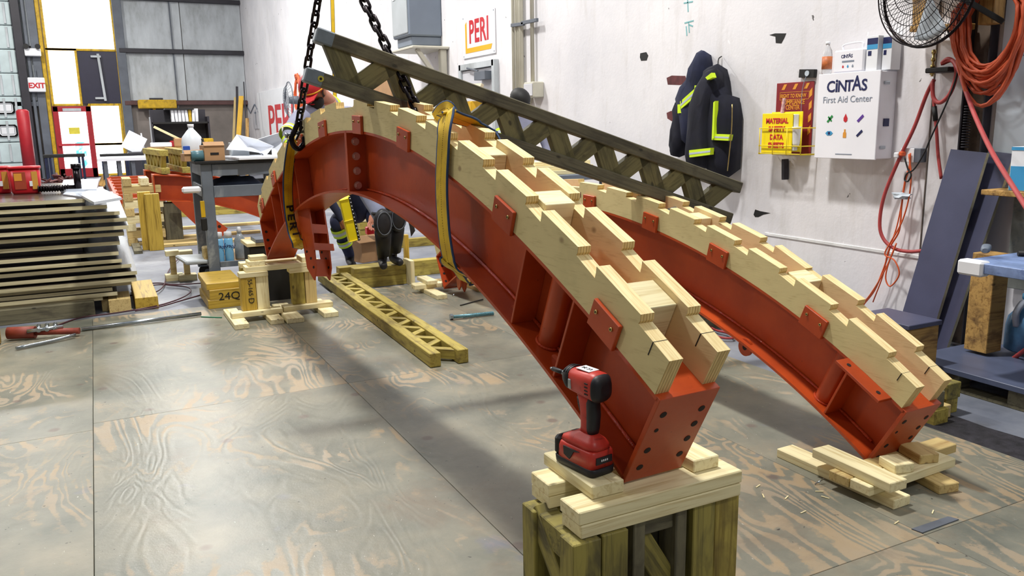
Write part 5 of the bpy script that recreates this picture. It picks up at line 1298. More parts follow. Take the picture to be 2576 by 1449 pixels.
lathe('jug_body', [(.085, 0), (.10, .01), (.10, .14), (.09, .19), (.05, .24), (.03, .26), (.03, .29)], 'bluejug', ju, seg=24); tube('jug_handle', [(-.09, 0, .15), (-.105, 0, .22), (-.06, 0, .27), (-.02, 0, .27)], .018, paint('pale_jug_plastic', srgb(176, 184, 200), .35), ju); lathe('jug_cap', [(.034, .29), (.034, .315)], 'icb', ju, seg=18)
# carton shelf behind the boards
sx = onx(2545, 480, WX - .25)
shf = thing('rough_shelf', 'rough wooden shelf behind the leaning boards carrying the blue and white carton', 'shelf', (WX - .15, sx.y - .25, sx.z))
box('shelf_board', (0, 0, -.015), (.28, .8, .03), 'oldtan', shf); box('panel', (.10, 0, -.30), (.02, .7, .56), paint('stained_rag_panel', srgb(120, 124, 120), .7, .5, 6, dirt=srgb(50, 64, 90)), shf)
wp = thing('wiper_carton', 'blue and white carton with blue lettering standing at the right edge', 'carton', (WX - .18, sx.y - .16, sx.z + .001))
box('carton', (0, 0, .12), (.18, .34, .24), 'white', wp); box('blue_panel', (-.0915, 0, .07), (.002, .33, .13), 'icb', wp, bev=0); box('blue_band', (-.0915, 0, .23), (.002, .34, .018), 'icb', wp, bev=0)
text('WIPERS', .035, 'icb', wp, (-.0925, .02, .20), WR)
# ---- dark topped box and lumber pile behind the second arch
q = onz(2235, 800, .34)
bxo = thing('phenolic_box', 'low box with a dark film top behind the far arch', 'box', (q.x + .05, q.y - .02, -.018))
box('lid', (0, 0, .352), (.26, .34, .025), 'film', bxo); box('box_body', (0, 0, .17), (.24, .32, .34), 'oldtan', bxo)
py_ = wy(1950, 600, WX - .5)
for k in range(9):
    z_ = .0 + .04 * k; o = lumb('lumber_board', ['topmost', 'second from top', 'third from top', 'fourth from top', 'fifth from top', 'sixth from top', 'seventh from top', 'eighth from top', 'lowest'][8 - k] + ' board of the tan lumber pile between the far arch and the wall', WX - 1.35 + random.uniform(0, .05), WX - .35 + random.uniform(-.04, .04), py_.y - .05, py_.y + .42, z_ + .12, z_ + .157, 'tan' if k % 3 else 'fresh')
lumb('dunnage_beam', 'dark dunnage beam under the tan lumber pile', WX - 1.3, WX - .3, py_.y, py_.y + .12, -.018, .119, 'grey_timber', cat='beam'); lumb('dunnage_beam', 'rear dunnage beam under the tan lumber pile', WX - 1.3, WX - .3, py_.y + .25, py_.y + .37, -.018, .119, 'grey_timber', cat='beam')
zz_ = .12 + .04 * 8 + .0375
lumb('lumber_block', 'small pale block on top of the tan lumber pile', WX - .75, WX - .66, py_.y + .05, py_.y + .18, zz_, zz_ + .05, 'fresh', cat='block')
lumb('lumber_block', 'pale block with red scribbles on top of the tan lumber pile', WX - 1.25, WX - 1.08, py_.y, py_.y + .16, zz_, zz_ + .03, 'fresh', cat='block')
# clamp on the far arch comb
q = ony(1695, 527, at2(1.42)[0] * 0 + fo.y + 1.42)
cl = thing('spring_clamp', 'small bright metal clamp gripping the top of the far arch comb', 'clamp', q)
bm = bm_new(); bm_cyl(bm, (-.075, 0, -.012), (-.035, 0, -.005), .012, seg=14); bm_cyl(bm, (-.035, 0, -.008), (.03, 0, .004), .016, seg=10); bm_cyl(bm, (.03, 0, .004), (.065, 0, .012), .011, seg=12); bm_cyl(bm, (.05, 0, -.006), (.05, 0, .03), .010, seg=12)
fin('clamp_body', bm, 'steel', cl)
# handwriting on the arches and girders
def arch_text(s, size, px, o3, nn3, par, mat='smudge', rz=0.0323, tilt=0):
    p = onpl(px[0], px[1], o3 - nn3 * .001, nn3); t_ = text(s, size, mat, None, p, (PI / 2, tilt, 0)); t_.rotation_euler = (Matrix.Rotation(-PI / 2 + rz, 3, 'Z') @ Matrix.Rotation(PI / 2, 3, 'X') @ Matrix.Rotation(tilt, 3, 'Z')).to_euler()
    bpy.context.view_layer.update(); t_.parent = par; t_.matrix_parent_inverse = par.matrix_world.inverted()
fo3 = np.array([fo.x, fo.y, 0]); fn3 = np.array([math.cos(.02), math.sin(.02), 0])
arch_text('4-21', .05, (1453, 490), fo3, fn3, arch2, rz=.02)
# pencil line marks near the comb ends
def mark(w0, s, off, par, atf, wl):
    z, a, b = atf(s); P0 = Vector((wl - .0008, s + a * (off[0]), z + b * (off[0]))); P1 = Vector((wl - .0008, s + a * off[1], z + b * off[1]))
    beam('pencil_mark', P0, P1, .0012, .003, 'dark', par, bev=0)
    z2 = P1.z + .0005; beam('pencil_mark', P1 + Vector((0, 0, .0008)), P1 + Vector((.046, 0, .0008)), .003, .0012, 'dark', par, bev=0)
for par, atf in ((arch1, at1),):
    mark(0, -.055, (.075, .1185), par, atf, 0.0); mark(0, -.055, (.075, .1185), par, atf, .161)
mark(0, -.07, (.075, .1105), arch2, at2, 0.0); mark(0, -.07, (.075, .1105), arch2, at2, .161)
# red hose lying on the slab at the right
a = [onz(2590, 872, .2), onz(2540, 908, .08), onz(2490, 938, 0.0), onz(2440, 952, -.004), onz(2405, 956, -.004)]
tag(tube('red_hose', a, .012, 'rhose'), 'pinkish red hose lying on the concrete in front of the pallet', 'hose')
# ================================================================ LEFT SIDE AND BACKGROUND
# fanned stack of film-faced sheets
rt_px = [(260, 764), (296, 744), (284, 737), (332, 721), (343, 699.5), (344.6, 685), (330, 663.6), (306, 650), (298, 634), (301.5, 609.7), (312, 584.6), (323, 566.7), (319, 547), (301, 532.5), (269, 516), (212, 504)]
lf_y = [788, 775, 764, 751.5, 733.6, 715.6, 699.5, 682, 660, 634.9, 613.3, 593.6, 575.6, 556, 536, 514.6]
MT['filmbrown'] = paint('dark_brown_film', srgb(66, 58, 52), .22, .15, 3)
MT['edgewood'] = lumber('sheet_edge_wood', srgb(214, 204, 166), srgb(170, 158, 118), knots=False)
pos_ = ['lowest', 'second lowest', 'third lowest', 'fourth lowest', 'fifth lowest', 'sixth lowest', 'seventh lowest', 'eighth lowest', 'ninth from the floor', 'tenth from the floor', 'eleventh from the floor', 'twelfth from the floor', 'fourth from the top', 'third from the top', 'second from the top', 'topmost']
SH = .029; zt0 = .10; YF = 7.10
prevz = -.0178 + .10
for i, (rp, ly) in enumerate(zip(rt_px, lf_y)):
    p = ony(rp[0], rp[1], YF); q = ony(0, ly, YF)
    zt_i = max((p.z + q.z) / 2 + .012, prevz + SH + .004)
    y_ = YF + random.uniform(-.03, .03); w_ = 2.6; d_ = 2.4
    t = thing('film_faced_sheet', pos_[i] + ' sheet of the spaced panel stack at the left edge', 'panel', (p.x, y_, zt_i - SH))
    bm = bm_new(); bm_box(bm, (-w_ / 2, d_ / 2, SH / 2), (w_, d_, SH)); bm.normal_update()
    for f in bm.faces: f.material_index = 0 if abs(f.normal.z) > .5 else 1
    fin('sheet', bm, ('filmbrown', 'edgewood'), t)
    g_ = zt_i - SH - prevz - .0005
    if g_ > .003:
        for yy_ in (.16, 1.2, 2.2): box('spacer', (-w_ / 2 - .12, yy_, -g_ / 2), (w_ - .3, .07, g_ - .001), 'filmbrown', t, bev=0)  # spacers run dark brown across the gaps, standing in for the shade there
    prevz = zt_i
top_z = prevz; top_y = YF
for k, (x_, nm_) in enumerate(((-1.6, 'left'), (-.7, 'middle'), (-.02, 'right'))):
    lumb('stack_bearer', nm_ + ' timber bearer on the floor under the spaced panel stack', x_ - .05, x_ + .05, 7.16, 9.3, -.0178, .0815, 'tan', cat='bearer')
for i in range(9):   # hidden bearers that carry the fanned rear edges
    pass
lumb('stack_base_board', 'grey brown board along the front foot of the panel stack', -.95, -.12, 7.02, 7.10, -.0178, .098, 'grey_timber', cat='board')
lumb('yellow_beam_offcut', 'yellow beam off-cut lying below the right end of the panel stack', .17, .34, 7.05, 7.9, -.0178, .085, 'yellowbeam', cat='beam')
lumb('yellow_beam_offcut', 'small tan block beside the yellow off-cut under the panel stack', -.02, .14, 7.06, 7.4, -.0178, .09, 'tan', cat='block')
# rear support cribbing so that the fan rests on something
# white slabs imitating window reflection on the glossy film tops of the stack
MT['filmsheen'] = paint('white_film_sheen', srgb(212, 220, 232), .2, .05)
q = onz(275, 470, top_z + .03)
def flat_quad(name, label, px, z, th, mat, cat):
    pts = [onz(a, b, z) for a, b in px]; bm = bm_new(); c = sum(pts, Vector()) / len(pts)
    bm_prism(bm, [(p.x - c.x, p.y - c.y) for p in pts], lambda a, b, t: (a, b, t), -th, 0)
    return tag(fin(name, bm, mat, None, (c.x, c.y, z)), label, cat)
flat_quad('film_sheen', 'white slab standing in for sheen on the top sheet, behind the black bolt', [(152, 476), (243, 476), (249, 450), (160, 452)], top_z + .03, .028, 'filmsheen', 'panel')
flat_quad('film_sheen', 'white slab standing in for sheen on the sheet tops, sticking out right of the panel stack', [(196, 486), (252, 471), (306, 496), (236, 508)], top_z + .0215, .02, 'filmsheen', 'panel')
flat_quad('film_sheen', 'small white piece standing in for sheen on the film, right of the black bolt', [(158, 488), (205, 494), (215, 476), (176, 474)], top_z + .012, .01, 'filmsheen', 'panel')
lumb('timber_end', 'grey timber leaning along the right end of the panel stack', *(lambda p: (p.x, p.x + .09, p.y, p.y + 1.6))(onz(338, 636, 0)), -.1178, .02, 'grey_timber', cat='timber')
# red plastic tubs and bolt on the stack
MT['tub'] = paint('red_tub_plastic', srgb(190, 22, 34), .35, .08)
def tub(label, px, z=top_z):
    p = onz(px[0], px[1], z); p.x += .02; t = thing('red_tub', label, 'tub', (p.x, p.y, z + .001))
    loft('tub_body', [((0, 0, 0), .115, .09, 'z'), ((0, 0, .02), .125, .10, 'z'), ((0, 0, .24), .135, .105, 'z')], 'tub', t, 28, 5); loft('lid', [((0, 0, .241), .142, .112, 'z'), ((0, 0, .262), .142, .112, 'z'), ((0, 0, .267), .13, .10, 'z')], 'tub', t, 28, 5)
    box('label_panel', (-.04, -.1, .13), (.10, .02, .17), paint('label_brown', srgb(164, 66, 40), .5, .1), t, rot=(R(2), 0, 0)); box('label_picture', (-.055, -.111, .165), (.065, .004, .07), 'orange', t, rot=(R(2), 0, 0), bev=0); box('side_band', (.085, -.1, .13), (.05, .022, .17), paint('label_gold', srgb(206, 150, 60), .5, .1), t, bev=0); box('barcode', (.05, -.113, .10), (.025, .003, .05), 'white', t, bev=0)
    t.scale = (.86, .86, .86); return t
tub('red plastic tub with a picture label standing on the panel stack', (62, 487)); tub('red plastic tub cut off by the left edge of the photo', (-12, 487))
p = onz(100, 474, top_z + .03); q = onz(142, 470, top_z + .03)
lb = thing('lag_bolt', 'black threaded bolt with a T handle lying on the panel stack', 'bolt', (p.x, p.y - .25, top_z + .04))
bm = bm_new(); bm_cyl(bm, (0, 0, 0), (.28, 0, 0), .022, seg=12)
for k in range(12): bm_cyl(bm, (.02 * k, 0, 0), (.02 * k + .009, 0, 0), .029, seg=12)
fin('thread', bm, 'chain', lb); bm = bm_new(); bm_cyl(bm, (.30, 0, -.035), (.30, 0, .16), .028, seg=12); bm_cyl(bm, (.30, 0, .16), (.30, 0, .2), .04, seg=14); fin('t_handle', bm, 'chain', lb)
# cribbing of blocks, yellow beam standing, small jack stands
cp = onz(352, 618, -.018)
random.seed(21)
for k in range(9):
    z0 = -.0175 + k * .093; 
    for s_ in (0, 1):
        if (k % 2) == 0: lumb('crib_block', '%s crib block, layer %s of the pale block tower behind the panel stack' % (('left', 'right')[s_], ('one', 'two', 'three', 'four', 'five', 'six', 'seven', 'eight', 'nine')[k]), cp.x - .12 + s_ * .2, cp.x - .02 + s_ * .2, cp.y, cp.y + .5, z0, z0 + .0925, 'tan' if random.random() < .5 else 'fresh', cat='block')
        else: lumb('crib_block', '%s crib block, layer %s of the pale block tower behind the panel stack' % (('front', 'rear')[s_], ('one', 'two', 'three', 'four', 'five', 'six', 'seven', 'eight', 'nine')[k]), cp.x - .14 + random.uniform(0, .02), cp.x + .30 + random.uniform(0, .03), cp.y + .02 + s_ * .36, cp.y + .12 + s_ * .36, z0, z0 + .0925, 'tan' if random.random() < .5 else 'fresh', cat='block')
yb_ = onz(398, 630, -.118 + .1)
lumb('standing_beam', 'front yellow beam standing on end left of the cart', yb_.x - .09, yb_.x + .07, yb_.y, yb_.y + .09, -.0178, .66, 'yellowbeam', cat='beam'); lumb('standing_beam', 'rear yellow beam standing on end left of the cart', yb_.x - .16, yb_.x - .02, yb_.y + .10, yb_.y + .19, -.0178, .68, 'yellowbeam', cat='beam')
for k, (px, py, L_) in enumerate(((420, 600, 1.4), (430, 618, 1.5), (380, 612, .9), (455, 575, 1.6))):
    p = onz(px, py, -.0); lumb('floor_board', ['pale loose board on the slab behind the cart, first', 'pale loose board on the slab just behind the standing yellow beam', 'pale loose board at the foot of the block tower', 'furthest pale loose board on the slab behind the cart'][k], p.x - .2, p.x - .2 + L_, p.y, p.y + .12, -.0178, .02, 'tan')
for k, (py, zz2, h_) in enumerate(((540, .0, .14), (512, .14, .12))):
    p = onz(430, 545, .0); lumb('stacked_timber', ['lower', 'upper'][k] + ' long yellowish timber behind the cart legs', p.x, p.x + 3.2, p.y + .3 * k, p.y + .3 * k + .3, zz2 - .0178 + (.001 * k), zz2 + h_ - .018, 'girder', cat='timber')
# jack stands of wood left of the cart
for px_, lb_ in ((440, 'left'), (474, 'right')):
    p = onz(px_, 702, 0); jt = thing('wooden_trestle', lb_ + ' little wooden stand on the floor beside the cart', 'stand', (p.x, p.y + .05, -.0178))
    box('foot', (0, 0, .03), (.16, .12, .06), 'fresh', jt); box('upright', (0, .0, .15), (.05, .09, .18), 'tan', jt); box('head', (0, 0, .265), (.12, .11, .05), 'fresh', jt)
# yellow beam with handwriting left of far foot stack
p = onz(527, 778, 0)
yb3 = thing('marked_beam', 'yellow beam end with black handwriting lying left of the far foot stack', 'beam', (p.x + .13, p.y, 0))
box('lower_flange', (0, .3, .035), (.27, .6, .07), 'yellowbeam', yb3); box('web_face', (0.0, .3, .11), (.24, .6, .08), 'yellowbeam', yb3); box('upper_flange', (0, .32, .175), (.27, .6, .05), 'yellowbeam', yb3)
text('24Q', .085, 'dark', yb3, (.03, -.0015, .09), (PI / 2, 0, 0), sx=1.1)
# ---- cart
CZ = -.018
lgA = onz(543, 705, .10); 
ct = thing('steel_cart', 'grey steel rolling cart with two shelves behind the far foot stack', 'cart', (lgA.x, lgA.y, CZ))
pw = ony(690, 600, lgA.y).x - lgA.x; ch_ = onx(530, 410, lgA.x).z
topz = ony(520, 412, lgA.y).z; midz = ony(520, 468, lgA.y).z; botz = ony(560, 655, lgA.y).z
MT['cart'] = paint('paint_spotted_cart_steel', srgb(104, 112, 122), .45, .2, 5, dirt=srgb(150, 156, 158))
dY = .8; wdt = .66
def lc(x, y, z): return (x, y, z - CZ)
for i, (x, y) in enumerate(((0, 0), (wdt, 0), (0, dY), (wdt, dY))):
    box('leg', lc(x, y, (topz + .12) / 2), (.09, .07, topz - .12), 'cart', ct, bev=.006)
for nm_, z_, h_ in (('top_rail', topz - .055, .10), ('middle_rail', midz - .05, .10), ('lower_rail', botz - .03, .05)):
    box(nm_, lc(wdt / 2, -.03, z_), (wdt - .09, .02, h_), 'cart', ct); box(nm_, lc(wdt / 2, dY + .03, z_), (wdt - .09, .02, h_), 'cart', ct); box(nm_, lc(-.03, dY / 2, z_), (.02, dY - .07, h_), 'cart', ct)
box('top_sheet', lc(wdt / 2, dY / 2, topz + .012), (wdt + .18, dY + .14, .024), 'dark', ct); box('middle_shelf', lc(wdt / 2, dY / 2, midz - .055), (wdt - .10, dY - .08, .02), 'cart', ct); box('lower_shelf', lc(wdt / 2, dY / 2, botz - .03), (wdt, dY, .03), 'oldtan', ct)
for i, (x, y) in enumerate(((.12, -.02), (wdt - .12, 0), (.02, dY), (wdt - .12, dY))):
    w = thing('tmp', '', 'x'); bpy.data.objects.remove(w)
    bm = bm_new(); bm_cyl(bm, lc(x - .02, y, .06), lc(x + .02, y, .06), .075, seg=28) if False else bm_cyl(bm, lc(x, y - .022, .058), lc(x, y + .022, .058), .074, seg=30)
    bm_cyl(bm, lc(x, y - .026, .058), lc(x, y + .026, .058), .026, seg=16, mi=1)
    wl_ = fin('caster_wheel', bm, ('boxlite', 'cart') if i in (0, 1) else ('dark', 'cart'), ct); box('fork', lc(x - .03, y, .125), (.10, .07, .03), 'cart', wl_)
# cart-top items
def on_top(px, py, z=None): 
    z = topz + .0245 if z is None else z
    return onz(px, py, z)
def placed(px, py, zmax=.0): pass
ctop = topz + .0245
def cy_at(px, f=.3): y = lgA.y + dY * f; r = ony(px, 400, y); return Vector((r.x, y, ctop))
m = cy_at(487, .34); mj = thing('milk_jug', 'white gallon jug with a blue label on the cart top', 'jug', m)
jw = .088
lathe('jug_body', [(jw * .9, 0), (jw, .01), (jw, .15), (jw * .9, .20), (jw * .45, .25), (.022, .27), (.022, .29)], paint('milky_plastic', srgb(226, 234, 242), .35, .04), mj, seg=24); lathe('jug_cap', [(.026, .285), (.026, .31)], 'white', mj, seg=16); box('jug_label', (-.04, -jw * .88, .09), (.09, .01, .07), paint('label_blue', srgb(40, 84, 178), .5, .1), mj, bev=.003)
MT['kraft'] = paint('kraft_cardboard', srgb(176, 136, 96), .75, .1, 6)
for px_, f_, w_, h_, lab in ((491, -.02, .17, .065, 'flat brown carton in front of the white jug'), (541, -.02, .17, .13, 'taller brown carton with a torn slot on the cart top')):
    m = cy_at(px_, f_); cbx = thing('cardboard_box', lab, 'box', m, (0, 0, R(6))); box('carton', (0, .08, h_ / 2), (w_, .16, h_), 'kraft', cbx, bev=.002); box('slot', (.0, -.001, h_ * .45), (.07, .004, .02), 'dark', cbx, bev=0)
    bm = bm_new(); bm_box(bm, (0, .01, h_ + .012), (w_, .004, .05), rot=(R(-50), 0, 0)); fin('flap', bm, 'kraft', cbx)
m = cy_at(513, .30); tag(lathe('spray_can', [(.03, 0), (.033, .005), (.033, .13), (.02, .15), (.012, .17), (.014, .185)], 'dark', None, m, seg=18), 'dark spray bottle between the two brown cartons on the cart', 'can')
m = cy_at(497, -.02); o = lathe('tape_roll', [(.035, -.05), (.045, -.048), (.045, .048), (.035, .05)], paint('teal_tape', srgb(70, 110, 120), .4, .2), None, (m.x, m.y, ctop + .045), (0, PI / 2, 0), 20); tag(o, 'bluish tape roll lying at the front of the cart top', 'tape')
# crumpled paper sheets
MT['paper'] = paint('white_paper', srgb(238, 242, 250), .6, .03)
def paper(label, px, y, dy, seed, cat='paper'):
    random.seed(seed); pts = [ony(a, b, y) for a, b in px]; c = sum(pts, Vector()) / len(pts); t_ = bm_new()
    vs = [t_.verts.new(p + Vector((0, random.uniform(-dy, dy), 0)) - c) for p in pts]; cc = t_.verts.new((0, dy * .5, 0)); n_ = len(vs)
    for i in range(n_): t_.faces.new((vs[i], vs[(i + 1) % n_], cc))
    o = fin('paper_sheet', t_, 'paper', None, c); md = o.modifiers.new('thick', 'SOLIDIFY'); md.thickness = .006; return tag(o, label, cat)
yc = lgA.y + .35
paper('large white paper sheet propped up on the cart like a tent', [(566, 377), (596, 338), (645, 350), (690, 368), (668, 395), (655, 385), (610, 378)], yc, .12, 3)
paper('second white paper sheet standing right behind the tent-like sheet', [(640, 352), (700, 332), (716, 350), (702, 392), (672, 398)], yc + .3, .10, 4)
m = cy_at(640, .25); o = box('paper_pile', (m.x, m.y, ctop + .012), (.40, .6, .022), 'paper', rot=(0, 0, R(4))); tag(o, 'flat pile of white drawings at the right of the cart top', 'paper')
m = cy_at(603, .6); o = box('label_carton', (m.x, m.y, ctop + .07), (.16, .14, .14), 'boxlite'); tag(o, 'small grey and yellow carton half covered by the paper sheets', 'carton')
m = cy_at(648, .75); o = box('dark_case', (m.x, m.y, ctop + .06), (.24, .2, .12), 'dark', bev=.02); tag(o, 'dark case under the tent-like paper sheet', 'case')
# middle shelf cloth, brush
ms = midz - .044
def mid_at(px, f): y = lgA.y + dY * f; r = ony(px, 450, y); return Vector((r.x, y, ms))
m = mid_at(590, .3); random.seed(2); bm = bm_new(); vs = bmesh.ops.create_icosphere(bm, subdivisions=3, radius=1)['verts']
for v in vs: f_ = random.uniform(.85, 1.1); v.co = Vector((v.co.x * .22 * f_, v.co.y * .2 * f_, max(0, v.co.z * .085 * f_ + .03)))
tag(fin('dark_coat', bm, paint('dark_blue_grey_cloth', srgb(62, 72, 94), .9, .4, 8), None, m, smooth=True), 'bundle of dark blue grey cloth on the middle shelf of the cart', 'cloth')
br_ = thing('paint_brush', 'paint brush with a yellow handle hanging from the cart rail', 'brush', (lgA.x - .06, lgA.y - .06, midz - .32)); beam('brush_handle', (0, 0, .06), (0, 0, .2), .035, .015, 'yellowpaint', br_); box('bristles', (0, 0, .0), (.05, .02, .11), 'dark', br_, bev=.008); tube('hanging_string', [(0, 0, .2), (.01, .01, .3), (0.0, .02, midz - (midz - .32) )], .003, 'dark', br_)
tag(box('white_tube', (lgA.x - .14, lgA.y - .085, midz - .02), (.15, .05, .055), 'white', rot=(0, 0, 0), bev=.015), 'white plastic tube resting across the front of the cart middle rail', 'tube')
# bottom shelf: two aerosol cans, dark tub, slabs
bs = botz - .0145
def bot_at(px, f): y = lgA.y + dY * f; r = ony(px, 640, y); return Vector((r.x, y, bs))
MT['canblue'] = paint('light_blue_can', srgb(120, 184, 226), .3, .12, 12)
for px_, lab in ((553, 'light blue disinfectant aerosol can on the cart shelf, left of the pair'), (577, 'light blue disinfectant aerosol can on the cart shelf, right of the pair')):
    m = bot_at(px_, .04); c = thing('aerosol_can', lab, 'can', m); lathe('can_body', [(.036, 0), (.038, .006), (.038, .19), (.032, .205)], 'canblue', c, seg=20); lathe('spray_cap', [(.033, .205), (.033, .255), (.03, .26)], 'white', c, seg=20)
    text('Lysol', .045, 'navy', c, (0, -.0388, .14), (PI / 2, .25, 0), bold=.0005, shear=.2)
m = bot_at(606, .12); st_ = thing('clear_spray_bottle', 'clear stained plastic bottle right of the two blue cans', 'bottle', m)
lathe('bottle_body', [(.045, 0), (.05, .01), (.05, .17), (.03, .21), (.015, .235)], paint('smeared_grey_plastic', srgb(150, 158, 164), .3, .4, 16, dirt=srgb(50, 50, 56)), st_, seg=18); lathe('spray_head', [(.02, .235), (.02, .27), (.012, .29)], 'white', st_, seg=12)
m = bot_at(500, .2); tag(box('steel_plate', (m.x, m.y, bs + .02), (.32, .3, .035), 'boxlite', rot=(R(4), R(3), .2), bev=.01), 'greyish steel plates piled at the left of the cart lower shelf', 'plate')
m = bot_at(535, .15); tag(box('iron_block', (m.x, m.y, bs + .07), (.16, .16, .12), 'tan', bev=.01), 'small tan wooden block on the cart lower shelf', 'block')
# black tub behind the far foot stack
p = onz(640, 655, 0)
bt2 = thing('black_bin', 'large black bin with a board on top behind the far foot stack', 'bin', (1.21, 6.78, CZ)); box('bin_body', (0, .15, .24), (.34, .30, .48), 'dark', bt2, bev=.01); box('bin_board', (0, .15, .495), (.38, .32, .03), 'fresh', bt2); box('blue_folder', (.03, .1, .525), (.30, .24, .03), 'steelgrey', bt2)
# cords on the floor at left
def cord(label, px, r=.006, mat='cordmaroon', z=.006, nm='floor_cord'):
    return tag(tube(nm, [onz(a, b, z) for a, b in px], r, mat, seg=6), label, 'cord')
MT['cordmaroon'] = paint('maroon_black_cord', srgb(72, 30, 40), .5, .3)
cord('dark maroon cord snaking across the floor between panel stack and cart', [(60, 843), (120, 828), (200, 800), (300, 786), (400, 768), (460, 748), (480, 732), (470, 722), (430, 718), (400, 716), (360, 722), (345, 735), (330, 728), (350, 716), (400, 712), (440, 716), (520, 712), (600, 712)])
cord('second dark cord curving below the first towards the marked yellow beam', [(300, 745), (340, 742), (390, 735), (412, 718), (420, 690), (440, 660), (470, 635)])
cord('third dark cord running right to the far foot stack', [(340, 782), (400, 772), (460, 755), (520, 738)])
# ---- red beams behind the cart, with girder pieces on top
def ibeam(name, label, pts, depth, fwid, par=None):
    """I beam along 3D path pts (top edge), vertical web"""
    P = [Vector(p) for p in pts]; t = thing(name, label, 'steel beam', P[0])
    P = [p - t.location for p in P]
    for nm_, za, zb3, hw_ in (('top_flange', 0, -.014, fwid / 2), ('bottom_flange', -depth + .014, -depth, fwid / 2), ('web', -.014, -depth + .014, .006)):
        bm = bm_new(); rings = []
        for i, p in enumerate(P):
            d = (P[min(i + 1, len(P) - 1)] - P[max(i - 1, 0)]); s = Vector((-d.y, d.x, 0)).normalized() * hw_
            rings.append([bm.verts.new(p + s + Vector((0, 0, za))), bm.verts.new(p - s + Vector((0, 0, za))), bm.verts.new(p - s + Vector((0, 0, zb3))), bm.verts.new(p + s + Vector((0, 0, zb3)))])
        for a, b in zip(rings, rings[1:]):
            for k in range(4): bm.faces.new((a[k], a[(k + 1) % 4], b[(k + 1) % 4], b[k]))
        bm.faces.new(rings[0][::-1]); bm.faces.new(rings[-1]); fin(nm_, bm, 'red', t)
    d = (P[1] - P[0]).normalized(); box('end_plate', P[0] - Vector((0, 0, depth / 2)) - d * .008, (.016, fwid, depth), 'red', t, rot=(0, 0, math.atan2(d.y, d.x)))
    return t
yA = 11.3
b1 = ibeam('curved_red_beam', 'red curved steel beam lying behind the cart, nearer of the two', [ony(385, 438, yA), ony(450, 440, yA), ony(530, 450, yA), ony(600, 468, yA), ony(660, 490, yA), ony(700, 512, yA)], ony(385, 438, yA).z - ony(385, 503, yA).z, .28)
yB = 12.3
b2_ = ibeam('curved_red_beam', 'red curved steel beam behind the cart, further of the two', [ony(364, 427, yB), ony(430, 430, yB), ony(530, 440, yB), ony(620, 462, yB)], ony(364, 427, yB).z - ony(364, 487, yB).z, .28)
for (px_, yy, lab) in ((430, yA, 'nearer'), (395, yB, 'further')):
    q = ony(px_, 500, yy); dz_ = q.z - .02; lumb('timber_support', 'timber support under the %s red curved beam' % lab, q.x - .1, q.x + .1, yy - .1, yy + .1, -.0178, (ony(px_, 505, yA).z if yy == yA else ony(px_, 488, yB).z) - .02, 'grey_timber', cat='timber')
q0 = ony(455, 512, yA - .1); q1 = ony(545, 590, yA - .1)
ar = thing('red_strut', 'red diagonal steel plate strut below the nearer curved beam, behind the cart legs', 'steel strut', q0)
bm = bm_new(); pp = [ony(430, 506, yA - .3), ony(480, 506, yA - .3), ony(572, 574, yA - .3), ony(558, 596, yA - .3), ony(520, 592, yA - .3)]
bm_prism(bm, [(p.x, p.z) for p in pp], lambda a, b, t: Vector((a, yA - .3 + t, b)) - ar.location, -.03, .03); fin('plate', bm, 'red', ar)
for (a, b) in ((552, 570), (536, 588)):
    c = ony(a, b, yA - .335) - ar.location; bm = bm_new(); bm_cyl(bm, c, c + Vector((0, .01, 0)), .02, seg=12); fin('bolt_hole', bm, 'hole', ar)
def girder_end(label, p, y):
    a = ony(*p[0], y); b = ony(*p[1], y + .1)
    return a
for k, (x0_, x1_, yy, lab) in enumerate(((385, 418, yA - .0, 'left'), (445, 470, yA + .0, 'right'))):
    a = ony(x0_ - 6, 386, yy + .55); b = ony(x1_ - 4, 400, yy - .15); lo = ony(x1_ - 4, 433, yy - .15)
    zlo = ony(385, 438, yA).z + .04; 
    lattice('yellow green lattice girder end resting on the red beams, %s of two' % lab, (b.x, b.y, zlo), (a.x, b.y + 1.6, zlo), (0, 0, 1), 5, .3, 'girder', hd=.22, cw=.10, ch=.075, sw=.05, st=.06, glue=False)
# red stair-like grid frame
ygr = 15.5
gr = thing('red_grid_frame', 'red painted steel grid lying tilted behind the red beams', 'steel frame', ony(320, 460, ygr))
l = gr.location
for k in range(8):
    yy = 17.5 - .55 * k; f_ = k / 7
    z_ = .50 - .02 * k; a = ony(272 + 26 * f_, 434 + 8 * k, yy); b = ony(372 + 6 * f_, 436 + 7 * k, yy); a.z = z_; b.z = z_
    beam('grid_bar', a - l, b - l, .06, .08, 'red', gr)
for f0, f1 in (((272, 434), (298, 490)), ((370, 434), (384, 485))):
    a = ony(*f0, 17.5); b = ony(*f1, 13.65); a.z = .45; b.z = .31; beam('side_rail', a - l, b - l, .07, .14, 'red', gr)
for (px_, yy) in ((300, 14.0), (368, 14.2), (300, 17.0), (365, 17.0)):
    q = ony(px_, 480, yy); box('trestle_leg', Vector((q.x, yy, .14)) - l, (.1, .1, .34), 'oldtan', gr)
# leaning dark plank
a = onz(250, 489, -.018); o = beam('leaning_plank', Vector((a.x, a.y, -.01)), ony(268, 440, a.y + .1), .35, .03, 'oldtan'); tag(o, 'brown plank propped upright between panel stack and red grid', 'plank')
